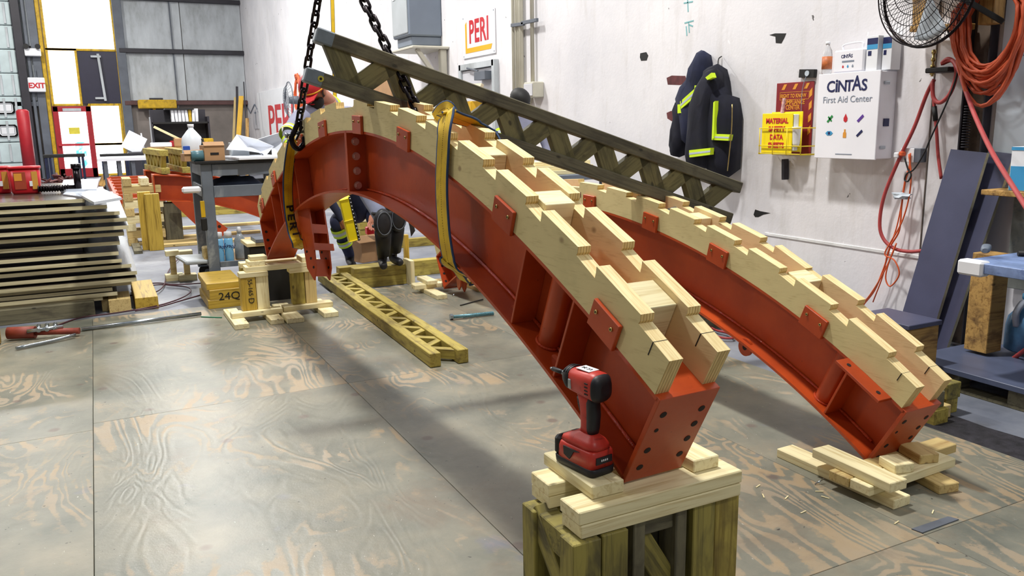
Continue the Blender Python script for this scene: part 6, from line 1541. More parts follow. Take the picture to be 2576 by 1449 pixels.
# long white-topped table with things beneath
yt = 18.2
ta = ony(258, 398, yt); tb_ = ony(372, 388, yt); wt_ = tb_.x - ta.x
tbl = thing('long_table', 'long table with a bright white top and dark clutter beneath, in the background', 'table', ((ta.x + tb_.x) / 2, yt, CZ))
box('table_top', (0, .5, .86), (wt_ + .2, 1.2, .06), 'paper', tbl)
for x_ in (-.45, -.15, .15, .45):
    for y_ in (0, 1.0): box('leg', (x_ * wt_, y_, .415), (.07, .07, .83), 'steelgrey', tbl)
for k in range(5):
    x_ = -.36 + .18 * k; o = box('clutter_box', ((ta.x + tb_.x) / 2 + x_ * wt_ * 1.0, yt + .45, .16 + CZ + .02), (.28, .4, .32), 'dark' if k % 2 == 0 else 'yellowpaint', bev=.03)
    tag(o, ['black box', 'yellow bin', 'black bin', 'small yellow bin', 'black crate'][k] + ' under the white table, ' + ['leftmost', 'second from left', 'in the middle', 'second from right', 'rightmost'][k], 'box')
# tall black frames left of door
for k, (xa_, xb_) in enumerate(((112, 205), (256, 320))):
    y_ = 22.0 - k; p0_ = ony(xa_, 380, y_); p1_ = ony(xb_, 374, y_); fr2 = thing('black_rack', ['black steel rack frame standing in front of the red glass door', 'black steel rack frame behind the white table'][k], 'rack', (p0_.x, y_, CZ)); w2 = p1_.x - p0_.x
    for x_ in (0, w2 * .12, w2 * .9, w2): box('upright', (x_, 0, .42), (.05, .05, .84), 'navycloth', fr2)
    box('top_bar', (w2 / 2, 0, .86), (w2 + .1, .07, .07), 'dark', fr2); box('rear_bar', (w2 / 2, .5, .86), (w2 + .1, .07, .07), 'dark', fr2)
    for x_ in (0, w2): box('side_bar', (x_, .25, .86), (.05, .5, .05), 'dark', fr2); box('upright', (x_, .5, .42), (.05, .05, .84), 'navycloth', fr2)
random.seed(8); q = ony(160, 430, 20.5); q.x -= .1; bm = bm_new()
for k in range(160):
    c = Vector((max(-.9, min(.9, random.gauss(0, .36))), max(-.4, min(.4, random.gauss(0, .22))), .0)); c.z = max(.04, .42 * (1 - abs(c.x) / 1.1) * random.random() + .05)
    bm_box(bm, c, (.16, .035, .035), rot=(random.uniform(-.6, .6), random.uniform(-.7, .7), random.uniform(0, 3)))
hp_ = fin('rusty_coupler_heap', bm, paint('dark_rust_steel', srgb(88, 42, 42), .5, .4, 10, .3), None, (q.x, 20.5, .02)); tag(hp_, 'heap of rusty dark red couplers in front of the glass door', 'metal heap'); stuff(hp_)
for k in range(5): 
    q = ony(95 + k * 22, 448, 16.5); lumb('striped_board', ['leftmost', 'second', 'middle', 'fourth', 'rightmost'][k] + ' pale green board lying behind the panel stack, below the rusty heap', q.x, q.x + .13, 15.0, 18.0, -.0178, .10, 'girder', cat='board')
# workbench shelf with binders
ys = 23.5
sa = ony(385, 345, ys); sb = ony(527, 345, ys); wsh = sb.x - sa.x
bk = thing('black_shelf_unit', 'black shelving desk with binders and tools against the far wall', 'shelf', ((sa.x + sb.x) / 2, ys, CZ))
zsh = ony(450, 309, ys).z - CZ
box('back_board', (0, .5, zsh * .72), (wsh, .05, zsh * 1.0), 'steeldark', bk); box('shelf_board', (0, .2, zsh), (wsh, .6, .05), 'dark', bk); box('desk_board', (0, .0, .95), (wsh + .3, .9, .06), 'oldtan', bk)
box('side_panel', (-wsh / 2, .2, zsh * .55), (.05, .6, zsh * 1.1), 'steeldark', bk); box('side_panel', (wsh / 2, .2, zsh * .55), (.05, .6, zsh * 1.1), 'steeldark', bk); box('shelf_board', (0, .2, zsh * 1.22), (wsh * .5, .5, .04), 'dark', bk)
for x_ in (-.45, .45): box('leg', (x_ * wsh, 0, .46), (.08, .6, .92), 'oldtan', bk)
random.seed(4)
for k in range(8):
    x_ = -.12 * wsh + k * .085; h_ = .34 if k % 2 else .31; o = box('ring_binder', (bk.location.x + x_, ys + .15, zsh + CZ + .026 + h_ / 2), (.07, .26, h_), 'yellowpaint' if k == 5 else 'white', rot=(0, R(random.uniform(-3, 3)), 0)); tag(o, ('yellow' if k == 5 else 'white') + ' ring binder on the black shelf, ' + ['leftmost', 'second from left', 'third from left', 'fourth from left', 'fifth from left', 'the only one in colour', 'second from right', 'rightmost'][k], 'binder', 'ring binders on the black shelf')
for k, (x_, m_, s_, lab) in enumerate(((-.38, 'paper', (.5, .4, .12), 'white paper heap at the left of the brown desk'), (.0, 'kraft', (.45, .4, .22), 'brown carton in the middle of the brown desk'), (.40, 'yellowpaint', (.4, .4, .2), 'yellow crate at the right end of the brown desk'), (-.12, 'doorred', (.3, .3, .16), 'dark red case on the brown desk'))):
    tag(box('desk_item', (bk.location.x + x_ * wsh, ys - .1, .98 + CZ + s_[2] / 2 + .0005), s_, m_, bev=.02), lab, 'box')
a = ony(387, 319, ys - .2); b = ony(475, 357, ys - .2); b.z = 1.03; o = beam('pale_plank', a, b, .14, .06, 'fresh'); tag(o, 'pale plank slanting in front of the black shelving desk', 'plank')
a = ony(348, 262, 28.4); b = ony(444, 264, 28.4); sp = thing('yellow_spreader_beam', 'yellow steel beam hanging on the far wall', 'beam', ((a.x + b.x) / 2, 28.55, a.z)); box('beam_body', (0, 0, 0), (b.x - a.x, .5, .26), 'yellowpaint', sp, bev=.02)
for x_ in (-.1, .3): box('hook', (x_, 0, -.2), (.08, .08, .16), 'yellowpaint', sp)
box('hook_plate', (0, .26, .0), (.4, .06, .4), 'steeldark', sp)
# fire hose / orange cord beside shelf, paper on wall, fence panel
q = ony(522, 330, 25.5); bm = bm_new()
for k in range(6): bm_tube(bm, [(.20 * math.sin(t) + random.uniform(-.02, .02), random.uniform(-.04, .04), .42 * math.cos(t)) for t in np.linspace(0, 2 * PI, 20)[:-1]], .022, 6, closed=True)
tag(fin('orange_cord_coil', bm, 'ocord', None, (q.x, 28.8, q.z)), 'orange cord coil hanging right of the black shelving desk', 'cord')
q = ony(318, 292, 28.9); tag(box('paper_notice', (q.x, 28.96, q.z), (.18, .02, .62), 'white', bev=0), 'narrow white notice on the far wall right of the window bay', 'notice')
q = ony(337, 357, 22.5); bn = thing('grey_bin', 'dark bin with a tilted white sheet on it behind the white table', 'bin', (q.x, 22.5, CZ)); box('bin_body', (0, 0, .45), (.35, .35, .9), 'steeldark', bn, bev=.03); box('white_sheet', (0, -.05, 1.12), (.45, .03, .45), 'paper', bn, rot=(0, R(30), 0)); beam('stick', (.28, 0, .1), (.18, 0, 1.35), .03, .03, 'paper', bn)
# poles leaning in the corner
for k, (x0_, yb0, x1_, yt0, m_, w_, lab) in enumerate(((588, 345, 592, 245, 'tan', .07, 'pale pole leaning in the far corner, leftmost'), (598, 345, 596, 218, 'steeldark', .07, 'black pole leaning in the far corner'), (600, 345, 607, 242, 'ygold', .14, 'thick yellow board leaning in the far corner'), (621, 345, 613, 206, 'steeldark', .03, 'thin dark rod leaning in the far corner'), (622, 360, 622, 298, 'oldtan', .09, 'short brown pole leaning in the far corner, rightmost'))):
    y_ = 27.2 - .45 * k; b = ony(x0_, yb0, y_); t2 = ony(x1_, yt0, y_ + .4); a = b + (b - t2) * ((b.z - CZ) / max(t2.z - b.z, .1)); a.z = CZ; tag(beam('corner_pole', a, t2, w_, .05, m_), lab, 'pole')
# lettered wall panel, small fan and coil far down the right wall
a = onx(655, 300, WX); b = onx(765, 285, WX)
bp = thing('banner_board', 'white board with big red letters partly hidden behind the stooping worker', 'sign', (WX, (a.y + b.y) / 2, 0)); wbp_ = a.y - b.y
zt2 = onx(660, 232, WX).z; zb4 = onx(662, 352, WX).z
box('board_face', (-.03, 0, (zt2 + zb4) / 2), (.04, wbp_, zt2 - zb4), 'white', bp)
z5 = onx(710, 308, WX).z; ya = onx(676, 300, WX).y; yb5 = onx(752, 300, WX).y
text('PERI', 1.25, 'letred', bp, (-.055, (ya + yb5) / 2 - bp.location.y, z5), WR, bold=.02, sx=(ya - yb5) / 2.6)
a = onx(646, 285, WX); wr2 = tag(box('pinned_drawing', (WX - .022, onx(646, 300, WX).y, onx(646, 300, WX).z), (.02, .9, .6), 'wallwhite', bev=0), 'pale pinned sheet with a drawn T outline left of the red letters', 'poster')
text('T', .6, 'greyprint', wr2, (-.012, 0, 0), WR)
q = onx(728, 252, WX - .5); f2 = thing('wire_fan', 'grey wire fan on the wall behind the stooping worker', 'fan', q)
bm = bm_new()
for r_ in (.42, .3, .2, .1): bm_tube(bm, [(-.08 if r_ < .4 else 0, r_ * math.cos(t), r_ * math.sin(t)) for t in np.linspace(0, 2 * PI, 31)[:-1]], .014 if r_ > .4 else .007, 5, closed=True)
for t in np.linspace(0, 2 * PI, 25)[:-1]: bm_tube(bm, [(-.1, .05 * math.cos(t), .05 * math.sin(t)), (-.08, .3 * math.cos(t), .3 * math.sin(t)), (0, .42 * math.cos(t), .42 * math.sin(t))], .004, 4)
fin('wire_guard', bm, 'steelgrey', f2); lathe('motor', [(.08, 0), (.1, .2), (.06, .3)], 'steelgrey', f2, (0, 0, 0), (0, PI / 2, 0)); beam('fan_arm', (.2, 0, 0), (.5, 0, 0), .06, .06, 'steelgrey', f2)
q = onx(748, 250, WX - .1); bm = bm_new(); random.seed(6)
for k in range(7): bm_tube(bm, [(random.uniform(-.04, .04), .28 * math.sin(t), .5 * math.cos(t) + .02 * k) for t in np.linspace(0, 2 * PI, 20)[:-1]], .02, 6, closed=True)
tag(fin('orange_cord_coil', bm, 'ocord', None, (WX - .07, q.y, q.z)), 'orange cord coil on the wall just left of the red cap', 'cord')
bm = bm_new(); pts = [onx(a, b, WX - .02) for a, b in ((618, 262), (630, 285), (640, 262), (650, 282), (662, 262), (672, 280), (682, 268), (690, 275), (704, 300))]
c = pts[0].copy(); bm_tube(bm, [p - c for p in pts], .014, 6); tag(fin('strung_wire', bm, 'greyprint', None, c), 'thin drooping wire strung along the wall above the red letters', 'wire')
# ---- overhead door, column, exit sign, emergency light, bollard
od = thing('door_4', '', 'x'); del od['label']; del od['category']; struct(od); xo = bx(48, 200)[0]; od.location = (xo - 1.5, BY - .12, 0)
ribz = [bx(20, y)[2] for y in (410, 358, 300, 243, 185, 125, 65, 5)] + [bx(20, 5)[2] + .8 * k for k in (1, 2, 3)]
for k in range(len(ribz) - 1):
    s_ = box('door_slat', (0, 0, (ribz[k] + ribz[k + 1]) / 2), (3.0, .06, ribz[k + 1] - ribz[k] - .02), 'slat', od, bev=.02)
    for x_ in (-.6, .1, .75, 1.05, 1.35): box('rib', (x_, -.05, 0), (.06, .05, ribz[k + 1] - ribz[k] - .1), 'panel', s_)
box('bottom_slat', (0, 0, ribz[0] / 2), (3.0, .06, ribz[0] - .02), 'slat', od)
for k in (0, 1):
    z_ = (ribz[k * 1 + 1] + ribz[k + 2]) / 2; box('door_window', (1.05, -.05, z_), (.42, .03, .28), 'white', od, bev=.05); box('window_rim', (1.05, -.04, z_), (.5, .03, .36), 'dark', od, bev=.05)
wbp('steel_column', bx(50, 200)[0], bx(72, 200)[0], 0, 8.2, 'steeldark', .3)
wbp('steel_column', bx(76, 200)[0], bx(84, 200)[0], 0, 8.2, 'steelgrey', .2)
for k in range(3): wbp('conduit', bx(86 + 5 * k, 60)[0] - .02, bx(86 + 5 * k, 60)[0] + .02, 2.2 - .3 * k, 8, 'steelgrey', .05, .02)
ex = ony(92, 213, BY - .4); es = thing('exit_sign', 'white EXIT sign with red letters left of the window bay', 'sign', (ex.x, BY - .26, ex.z))
box('sign_body', (0, -.05, 0), (.44, .10, .42), 'white', es, bev=.02); text('EXIT', .21, 'letred', es, (0, -.103, -.03), (PI / 2, 0, 0), bold=.008); box('stem', (0, -.03, .35), (.03, .03, .3), 'steelgrey', es)
ex = ony(82, 131, BY - .4); el = thing('emergency_light', 'white emergency light with two black lamps above the exit sign', 'lamp', (ex.x, BY - .26, ex.z)); box('housing', (0, -.06, 0), (.42, .12, .22), 'white', el, bev=.02)
for x_ in (-.15, .15): lathe('lamp_head', [(.05, 0), (.075, .09)], 'dark', el, (x_, -.1, .16), (PI / 2, 0, 0), 14)
bo_ = ony(72, 400, 26.5); bl_ = thing('red_bollard', 'tall red guard post beside the overhead door', 'post', (bo_.x, 26.5, CZ)); h_ = ony(66, 275, 26.5).z - CZ
lathe('post_body', [(.16, 0), (.16, h_ - .05), (.10, h_)], 'doorred', bl_, seg=20)
# ---- middle distance: timber pile, blocks behind the arch opening
tg_ = onz(915, 733, 0)
lumb('squared_timber', 'lower green timber lying across behind the floor girder', 1.95, 2.43, 6.98, 7.10, -.0178, .075, 'girder', cat='timber'); lumb('squared_timber', 'upper green timber lying across behind the floor girder', 1.95, 2.43, 6.98, 7.10, .0755, .165, 'girder', cat='timber')
lumb('squared_timber', 'second row green timber just behind the double green timbers', 1.9, 3.3, 7.30, 7.42, -.0178, .13, 'girder', cat='timber')
q = onz(1045, 735, 0)
lumb('upright_board', 'pale square board standing at the right end of the green timbers', 2.432, 2.47, 6.86, 7.06, -.0178, .21, 'fresh', cat='board')
def q2(a, b, z): return onz(560 + a / 2.898, 450 + b / 2.898, z)
a = q2(1480, 820, .038); b = q2(1560, 845, .038)
lumb('lumber_block', 'pale block end nearest on the floor at the far arch left foot', 2.38, 2.47, 6.10, 6.72, -.0, .038, 'fresh', cat='block')
lumb('lumber_block', 'pale block lying across the first one at the far arch left foot', 2.30, 2.62, 6.40, 6.49, .0385, .0765, 'fresh', cat='block')
lumb('lumber_block', 'short pale block topmost at the far arch left foot', 2.40, 2.49, 6.36, 6.62, .077, .112, 'fresh', cat='block')
lumb('lumber_board', 'tan board end on the floor right of the far arch left foot', 2.80, 2.9, 6.2, 6.7, -.0, .038, 'tan')
lumb('lumber_board', 'board carrying the far arch left foot', 2.45, 2.98, 6.505, 6.60, .0385, .0765, 'tan')
qx = onz(1085, 690, 0); lumb('timber_post', 'thin yellow upright beside the far arch left foot', 2.46, 2.50, 7.07, 7.12, -.0178, .42, 'yellowbeam', cat='post')
# cardboard box and crib seen through the near arch
q = onz(925, 655, 0)
kb = thing('cardboard_box', 'battered brown carton on the floor seen through the near arch', 'box', (q.x, q.y, -.018)); box('carton', (0.02, .15, .12), (.30, .3, .24), 'kraft', kb, rot=(0, 0, R(20))); box('flap', (0, .0, .25), (.3, .16, .008), 'kraft', kb, rot=(R(20), 0, R(20)))
box('lower_carton', (.12, .25, .06), (.25, .3, .12), 'kraft', kb)
rb_ = ony(908, 590, q.y + .6); tag(box('red_charger', (rb_.x, q.y + .25, .285), (.085, .085, .085), 'tub', bev=.01), 'small red box on the brown carton seen through the near arch', 'box')
q = onz(935, 640, -.018)
random.seed(12)
for k in range(6):
    z0 = -.0175 + .095 * k; lumb('crib_timber', ['lowest', 'second', 'third', 'fourth', 'fifth', 'topmost'][k] + ' timber of the pale crib behind the brown carton', 2.78, 3.22 + random.uniform(-.02, .03), 9.6, 9.75, z0, z0 + .088, 'girder' if k < 3 else 'fresh', cat='timber')
    lumb('crib_timber', ['lowest', 'second', 'third', 'fourth', 'fifth', 'topmost'][k] + ' rear timber of the pale crib behind the brown carton', 2.78, 3.2, 9.95, 10.1, z0, z0 + .088, 'tan', cat='timber')
# grey steel bar and stand right of legs
qq = onz(1060, 610, -.018); lumb('squared_timber', 'long green timber lying on the slab beyond the worker legs', qq.x - .55, qq.x + .5, qq.y - .3, qq.y - .2, -.0178, .08, 'girder', cat='timber')
# dark crate & timbers between the arches, seen above the far arch
qq = ony(1400, 446, 6.6); wtab = thing('grey_work_table', 'grey steel table top seen between the two arches', 'table', (3.85, 6.45, -.018)); box('table_top', (0, .3, qq.z + .018), (.9, .6, .05), 'boxgrey', wtab)
for x_ in (-.4, .4):
    for y_ in (.05, .55): box('leg', (x_, y_, qq.z / 2), (.06, .06, qq.z), 'boxgrey', wtab)
for k in range(3): lumb('lumber_board', ['lower', 'middle', 'upper'][k] + ' pale board on the grey work table between the arches', 3.5 + .05 * k, 4.2, 6.55 + .05 * k, 6.75 + .05 * k, qq.z + .0255 + .04 * k, qq.z + .0645 + .04 * k, 'fresh')
# filler of cords in back: dark cable right side on floor
cord('dull red cords lying on the floor between the two arches', [(1775, 815), (1800, 830), (1830, 838), (1845, 850), (1810, 848), (1780, 830)], .008, 'rhose')

a = wy(935, 225); b = wy(990, 225); tag(box('tan_board', (WX - .03, (a.y + b.y) / 2, a.z), (.04, a.y - b.y, .55), 'kraft'), 'tan board on the wall seen through the upper bay of the leaning girder', 'board')
# ================================================================ PEOPLE
MT['skin'] = paint('skin_tone', srgb(190, 128, 104), .55, .08, 20); MT['greycloth'] = paint('grey_blue_work_shirt', srgb(136, 138, 160), .85, .15, 8, bump=.4, bscale=16)
MT['greytrouser'] = paint('grey_work_trousers', srgb(124, 130, 152), .85, .2, 8, bump=.4, bscale=16); MT['navyshirt'] = paint('navy_coverall', srgb(30, 36, 66), .85, .3, 8, bump=.4, bscale=16)
MT['boot'] = paint('black_boot_leather', srgb(26, 26, 30), .5, .3, 16); MT['hair'] = paint('dark_hair', srgb(34, 26, 24), .8, .3, 40); MT['capred'] = paint('red_cap_cloth', srgb(188, 26, 36), .55, .12, 20)
def person(label, J, E_, mats, group=None):
    """J name->(pos, radius); E_ list of (a, b, material index); one continuous skinned surface"""
    root = thing('person', label, 'person', (0, 0, 0)); names = list(J)
    base = J['pelvis'][0]; root.location = (base[0], base[1], min(v[0][2] - (v[1] if isinstance(v[1], (int, float)) else v[1][1]) for v in J.values()))
    me = bpy.data.meshes.new('body'); me.from_pydata([tuple(Vector(J[n][0]) - root.location) for n in names], [(names.index(a), names.index(b)) for a, b, _ in E_], [])
    o = bpy.data.objects.new('body', me); COL.objects.link(o)
    md = o.modifiers.new('skin', 'SKIN'); md.use_smooth_shade = True
    for i, n_ in enumerate(names):
        r = J[n_][1]; me.skin_vertices[0].data[i].radius = (r, r) if isinstance(r, (int, float)) else r
        me.skin_vertices[0].data[i].use_root = (n_ == 'pelvis')
    sb = o.modifiers.new('sub', 'SUBSURF'); sb.levels = 2; sb.render_levels = 2
    dg = bpy.context.evaluated_depsgraph_get(); m2 = bpy.data.meshes.new_from_object(o.evaluated_get(dg)); m2.name = 'body'
    bpy.data.objects.remove(o)
    m2.materials.clear()
    for m in mats: m2.materials.append(MT[m])
    segs = [(Vector(J[a][0]) - root.location, Vector(J[b][0]) - root.location, mi) for a, b, mi in E_]
    for f in m2.polygons:
        c = f.center; best = 1e9; bm_i = 0
        for a, b, mi in segs:
            d = b - a; t = max(0, min(1, (c - a).dot(d) / max(d.length_squared, 1e-9))); q = (c - a - d * t).length
            if q < best: best = q; bm_i = mi
        f.material_index = bm_i; f.use_smooth = True
    ob = bpy.data.objects.new('body', m2); COL.objects.link(ob); ob.parent = root
    return root
def hand(J, E_, side, wrist, d, mi, palm=(0, 0, -1)):
    """palm with five separate fingers, thumb leaving the side"""
    w = Vector(wrist); d = Vector(d).normalized(); s = d.cross(Vector(palm)).normalized(); nrm = Vector(palm).normalized()
    J[side + '_palm'] = (w + d * .05, (.030, .016)); E_.append((side + '_wrist', side + '_palm', mi))
    for k, (off, ln) in enumerate(((-.028, .062), (-.010, .074), (.009, .070), (.026, .054))):
        b = w + d * .085 + s * off; c = b + d * ln * .55 + nrm * .012; e = c + d * ln * .35 + nrm * .026
        for n_, p, r in (('a', b, .0095), ('b', c, .0085), ('c', e, .007)): J['%s_f%d%s' % (side, k, n_)] = (p, r)
        E_ += [(side + '_palm', '%s_f%da' % (side, k), mi), ('%s_f%da' % (side, k), '%s_f%db' % (side, k), mi), ('%s_f%db' % (side, k), '%s_f%dc' % (side, k), mi)]
    b = w + d * .03 - s * .036; c = b + d * .03 - s * .02 + nrm * .01; J[side + '_ta'] = (b, .011); J[side + '_tb'] = (c, .009)
    E_ += [(side + '_palm', side + '_ta', mi), (side + '_ta', side + '_tb', mi)]
def head_parts(root, c, fwd, up, cap=None, hair=True, beard=False, hs=1.0):
    c = Vector(c) - root.location; f = Vector(fwd).normalized(); u = Vector(up); u = (u - f * u.dot(f)).normalized(); r = f.cross(u)
    m = Matrix((r, f, u)).transposed().to_4x4(); m.translation = c
    def ell(name, off, rad, mat, cut=None, seg=2):
        bm = bm_new(); bmesh.ops.create_icosphere(bm, subdivisions=3, radius=1)
        for v in bm.verts: v.co = Vector((v.co.x * rad[0], v.co.y * rad[1], v.co.z * rad[2])) + Vector(off)
        if cut: bmesh.ops.delete(bm, geom=[v for v in bm.verts if cut(v.co)], context='VERTS')
        bmesh.ops.transform(bm, matrix=m, verts=bm.verts[:])
        return fin(name, bm, mat, root, smooth=True)
    ell('nose', (0, .098, -.012), (.016, .024, .026), 'skin')
    for sx_ in (-1, 1):
        ell('ear', (sx_ * .083, -.005, -.01), (.012, .022, .034), 'skin'); e = ell('eye', (sx_ * .032, .086, .012), (.014, .010, .009), 'white'); ell('pupil', (sx_ * .032, .0945, .012), (.006, .004, .006), 'dark')
        ell('eyebrow', (sx_ * .033, .092, .034), (.020, .008, .005), 'hair')
    ell('mouth', (0, .090, -.056), (.024, .010, .006), 'capred')
    if hair: ell('hair', (0, -.012, .018), (.090, .108, .112), 'hair', lambda v: v.y > .035 and v.z < .07 or v.z < -.07)
    if beard: ell('beard', (0, .04, -.075), (.068, .062, .055), 'hair', lambda v: v.z > -.035 and abs(v.x) < .05)
    if cap:
        ell('cap', (0, -.008, .035), (.108, .126, .112), cap, lambda v: v.z < .02)
        bm = bm_new(); pts = [(-.075, .085), (-.06, .15), (-.02, .178), (.02, .178), (.06, .15), (.075, .085)]
        bm_prism(bm, pts, lambda a, b, t: Vector((a, b, .035 - (b - .08) * .25 + t)), -.004, .004); bmesh.ops.transform(bm, matrix=m, verts=bm.verts[:]); fin('cap_peak', bm, cap, root)
        bm = bm_new(); bm_tube(bm, [Vector((.103 * math.sin(t), .121 * math.cos(t) - .008, .045)) for t in np.linspace(0, 2 * PI, 29)[:-1]], .007, 6, closed=True); bmesh.ops.transform(bm, matrix=m, verts=bm.verts[:]); fin('cap_trim', bm, 'ygold', root)
    return ell
def bandring(root, a, b, f, r, mat='hivis', w=.05, name='hi_vis_band'):
    a = Vector(a) - root.location; b = Vector(b) - root.location; c = a.lerp(b, f); d = (b - a).normalized()
    bm = bm_new(); bm_cyl(bm, c - d * w / 2, c + d * w / 2, r, r, 24, caps=False); bm_cyl(bm, c - d * w * .18, c + d * w * .18, r + .002, r + .002, 24, caps=False, mi=1)
    return fin(name, bm, (mat, 'refl'), root)
# stooping worker in the red cap
hd = ony(790, 229, 6.42); nk = ony(832, 256, 6.60); chest = Vector((1.80, 6.82, 1.42)); hip = Vector((2.14, 7.12, 1.05))
shL = ony(758, 292, 6.36); shR = ony(885, 285, 6.75)
fL = onz(966, 664, .20); fR = fL + Vector((.13, .10, 0))
kL = Vector((fL.x - .05, fL.y - .16, .62)); kR = Vector((fR.x + .0, fR.y - .12, .64))
fwdA = Vector((-.55, -.62, -.62))
J = {'pelvis': (hip, .135), 'waist': (hip.lerp(chest, .45), .145), 'chest': (chest, .155), 'upper': (chest.lerp(nk, .6), .115), 'neck': (nk, .055), 'head0': (nk.lerp(hd, .62), .070), 'head': (hd, .088), 'head2': (hd + fwdA.normalized() * -.03 + Vector((0, 0, .05)), .075),
     'L_hip': (hip + Vector((-.08, -.03, -.06)), .105), 'L_knee': (kL, .068), 'L_ankle': (fL + Vector((0, .03, .08)), .048), 'L_heel': (fL + Vector((.0, .05, .015)), .042), 'L_toe': (fL + Vector((-.05, -.15, .0)), .036),
     'R_hip': (hip + Vector((.10, .04, -.06)), .105), 'R_knee': (kR, .066), 'R_ankle': (fR + Vector((0, .03, .08)), .046), 'R_heel': (fR + Vector((.0, .05, .015)), .042), 'R_toe': (fR + Vector((.02, -.14, .0)), .036)}
elL = ony(724, 338, 6.10); wrL = Vector((1.30, 5.72, 1.06)); J['L_sh'] = (shL, .072); J['L_elbow'] = (elL, .054); J['L_wrist'] = (wrL, .032)
elR = Vector((1.78, 6.42, 1.22)); wrR = Vector((1.62, 6.16, 1.12)); J['R_sh'] = (shR, .070); J['R_elbow'] = (elR, .052); J['R_wrist'] = (wrR, .032)
E_ = [('pelvis', 'waist', 1), ('waist', 'chest', 1), ('chest', 'upper', 1), ('upper', 'neck', 1), ('neck', 'head0', 0), ('head0', 'head', 0), ('head', 'head2', 0),
      ('pelvis', 'L_hip', 2), ('L_hip', 'L_knee', 2), ('L_knee', 'L_ankle', 2), ('L_ankle', 'L_heel', 3), ('L_heel', 'L_toe', 3), ('pelvis', 'R_hip', 2), ('R_hip', 'R_knee', 2), ('R_knee', 'R_ankle', 2), ('R_ankle', 'R_heel', 3), ('R_heel', 'R_toe', 3),
      ('upper', 'L_sh', 1), ('L_sh', 'L_elbow', 1), ('L_elbow', 'L_wrist', 1), ('chest', 'R_sh', 1), ('R_sh', 'R_elbow', 1), ('R_elbow', 'R_wrist', 1)]
hand(J, E_, 'L', wrL, (-.3, -.6, -.4), 0); hand(J, E_, 'R', wrR, (-.4, -.6, -.3), 0)
pA = person('person in red cap and grey work clothes with hi-vis bands and black knee pads, stooping', J, E_, ('skin', 'greycloth', 'greytrouser', 'boot'))
head_parts(pA, hd, fwdA, (-.3, -.35, .8), cap='capred', hair=True, beard=True)
bandring(pA, shL, elL, .92, .064, w=.07); bandring(pA, elL, wrL, .2, .062, w=.07)
bm = bm_new(); l = pA.location
bm_tube(bm, [nk - l + Vector((.075 * math.cos(t), .04 * math.sin(t) , .075 * math.sin(t) - .03)) for t in np.linspace(0, 2 * PI, 17)[:-1]], .016, 8, closed=True); fin('hi_vis_collar', bm, 'hivis', pA)
for kn, an in ((kL, fL), (kR, fR)):
    c = kn + Vector((-.01, -.055, -.03)) - l; d = Vector((-.15, -1, -.2)).normalized()
    bm = bm_new(); bmesh.ops.create_icosphere(bm, subdivisions=3, radius=1)
    for v in bm.verts: v.co = Vector((v.co.x * .082, v.co.y * .045, v.co.z * .125)) + c
    kp = fin('knee_pad', bm, 'toolblack', pA, smooth=True)
    bm = bm_new(); bm_tube(bm, [c + Vector((.062 * math.cos(t), -.038, .098 * math.sin(t))) for t in np.linspace(0, 2 * PI, 25)[:-1]], .0035, 6, closed=True); fin('pad_rim', bm, 'steelgrey', kp)
    for z_ in (.05, -.06):
        bm = bm_new(); cc = kn - l + Vector((0, 0, z_)); bm_tube(bm, [cc + Vector((.078 * math.cos(t), .076 * math.sin(t), 0)) for t in np.linspace(0, 2 * PI, 17)[:-1]], .014, 6, closed=True); fin('pad_strap', bm, 'dark', kp)
    sh_ = kn.lerp(an, .55) - l; bm = bm_new(); bm_tube(bm, [kn.lerp(an, .28) - l + Vector((0, -.01, 0)), kn.lerp(an, .5) - l + Vector((0, -.01, 0)), kn.lerp(an, .85) - l + Vector((0, 0, 0.03))], [.074, .068, .058], 14); fin('gaiter', bm, 'dark', pA)
bm = bm_new(); q = kR - l + Vector((.09, -.02, -.04)); bm_prism(bm, [(0, 0), (.05, -.03), (.07, -.12), (.03, -.17), (.02, -.08)], lambda a, b, t: q + Vector((a, t, b)), -.003, .003); fin('strap_end', bm, 'dark', pA)
# crouching worker in navy, partly hidden by the arch
fL = onz(884, 664, .03); fR = fL + Vector((.42, .35, .02)); hip = Vector((2.44, 8.45, .50)); ch_ = Vector((2.30, 8.25, .84)); nk = Vector((2.24, 8.14, 1.04)); hd = Vector((2.20, 8.05, 1.17))
kL = Vector((2.06, 7.95, .50)); kR = Vector((2.66, 8.02, .40))
J = {'pelvis': (hip, .135), 'waist': (hip.lerp(ch_, .5), .14), 'chest': (ch_, .145), 'neck': (nk, .055), 'head0': (nk.lerp(hd, .55), .068), 'head': (hd, .088), 'head2': (hd + Vector((0, .02, .06)), .074),
     'L_hip': (hip + Vector((-.10, -.04, -.01)), .105), 'L_knee': (kL, .082), 'L_ankle': (fL + Vector((.0, .04, .09)), .055), 'L_heel': (fL + Vector((0, .06, .02)), .046), 'L_toe': (fL + Vector((-.02, -.15, .0)), .04),
     'R_hip': (hip + Vector((.10, 0, -.02)), .105), 'R_knee': (kR, .075), 'R_ankle': (fR + Vector((0, .12, .09)), .05), 'R_heel': (fR + Vector((0, .14, .02)), .045), 'R_toe': (fR + Vector((.02, -.06, .0)), .04),
     'L_sh': (ch_ + Vector((-.17, -.05, .08)), .07), 'L_elbow': (Vector((2.02, 7.98, .70)), .052), 'L_wrist': (Vector((2.12, 7.90, .50)), .033), 'R_sh': (ch_ + Vector((.17, .02, .08)), .07), 'R_elbow': (Vector((2.56, 7.98, .72)), .052), 'R_wrist': (Vector((2.42, 7.90, .52)), .033)}
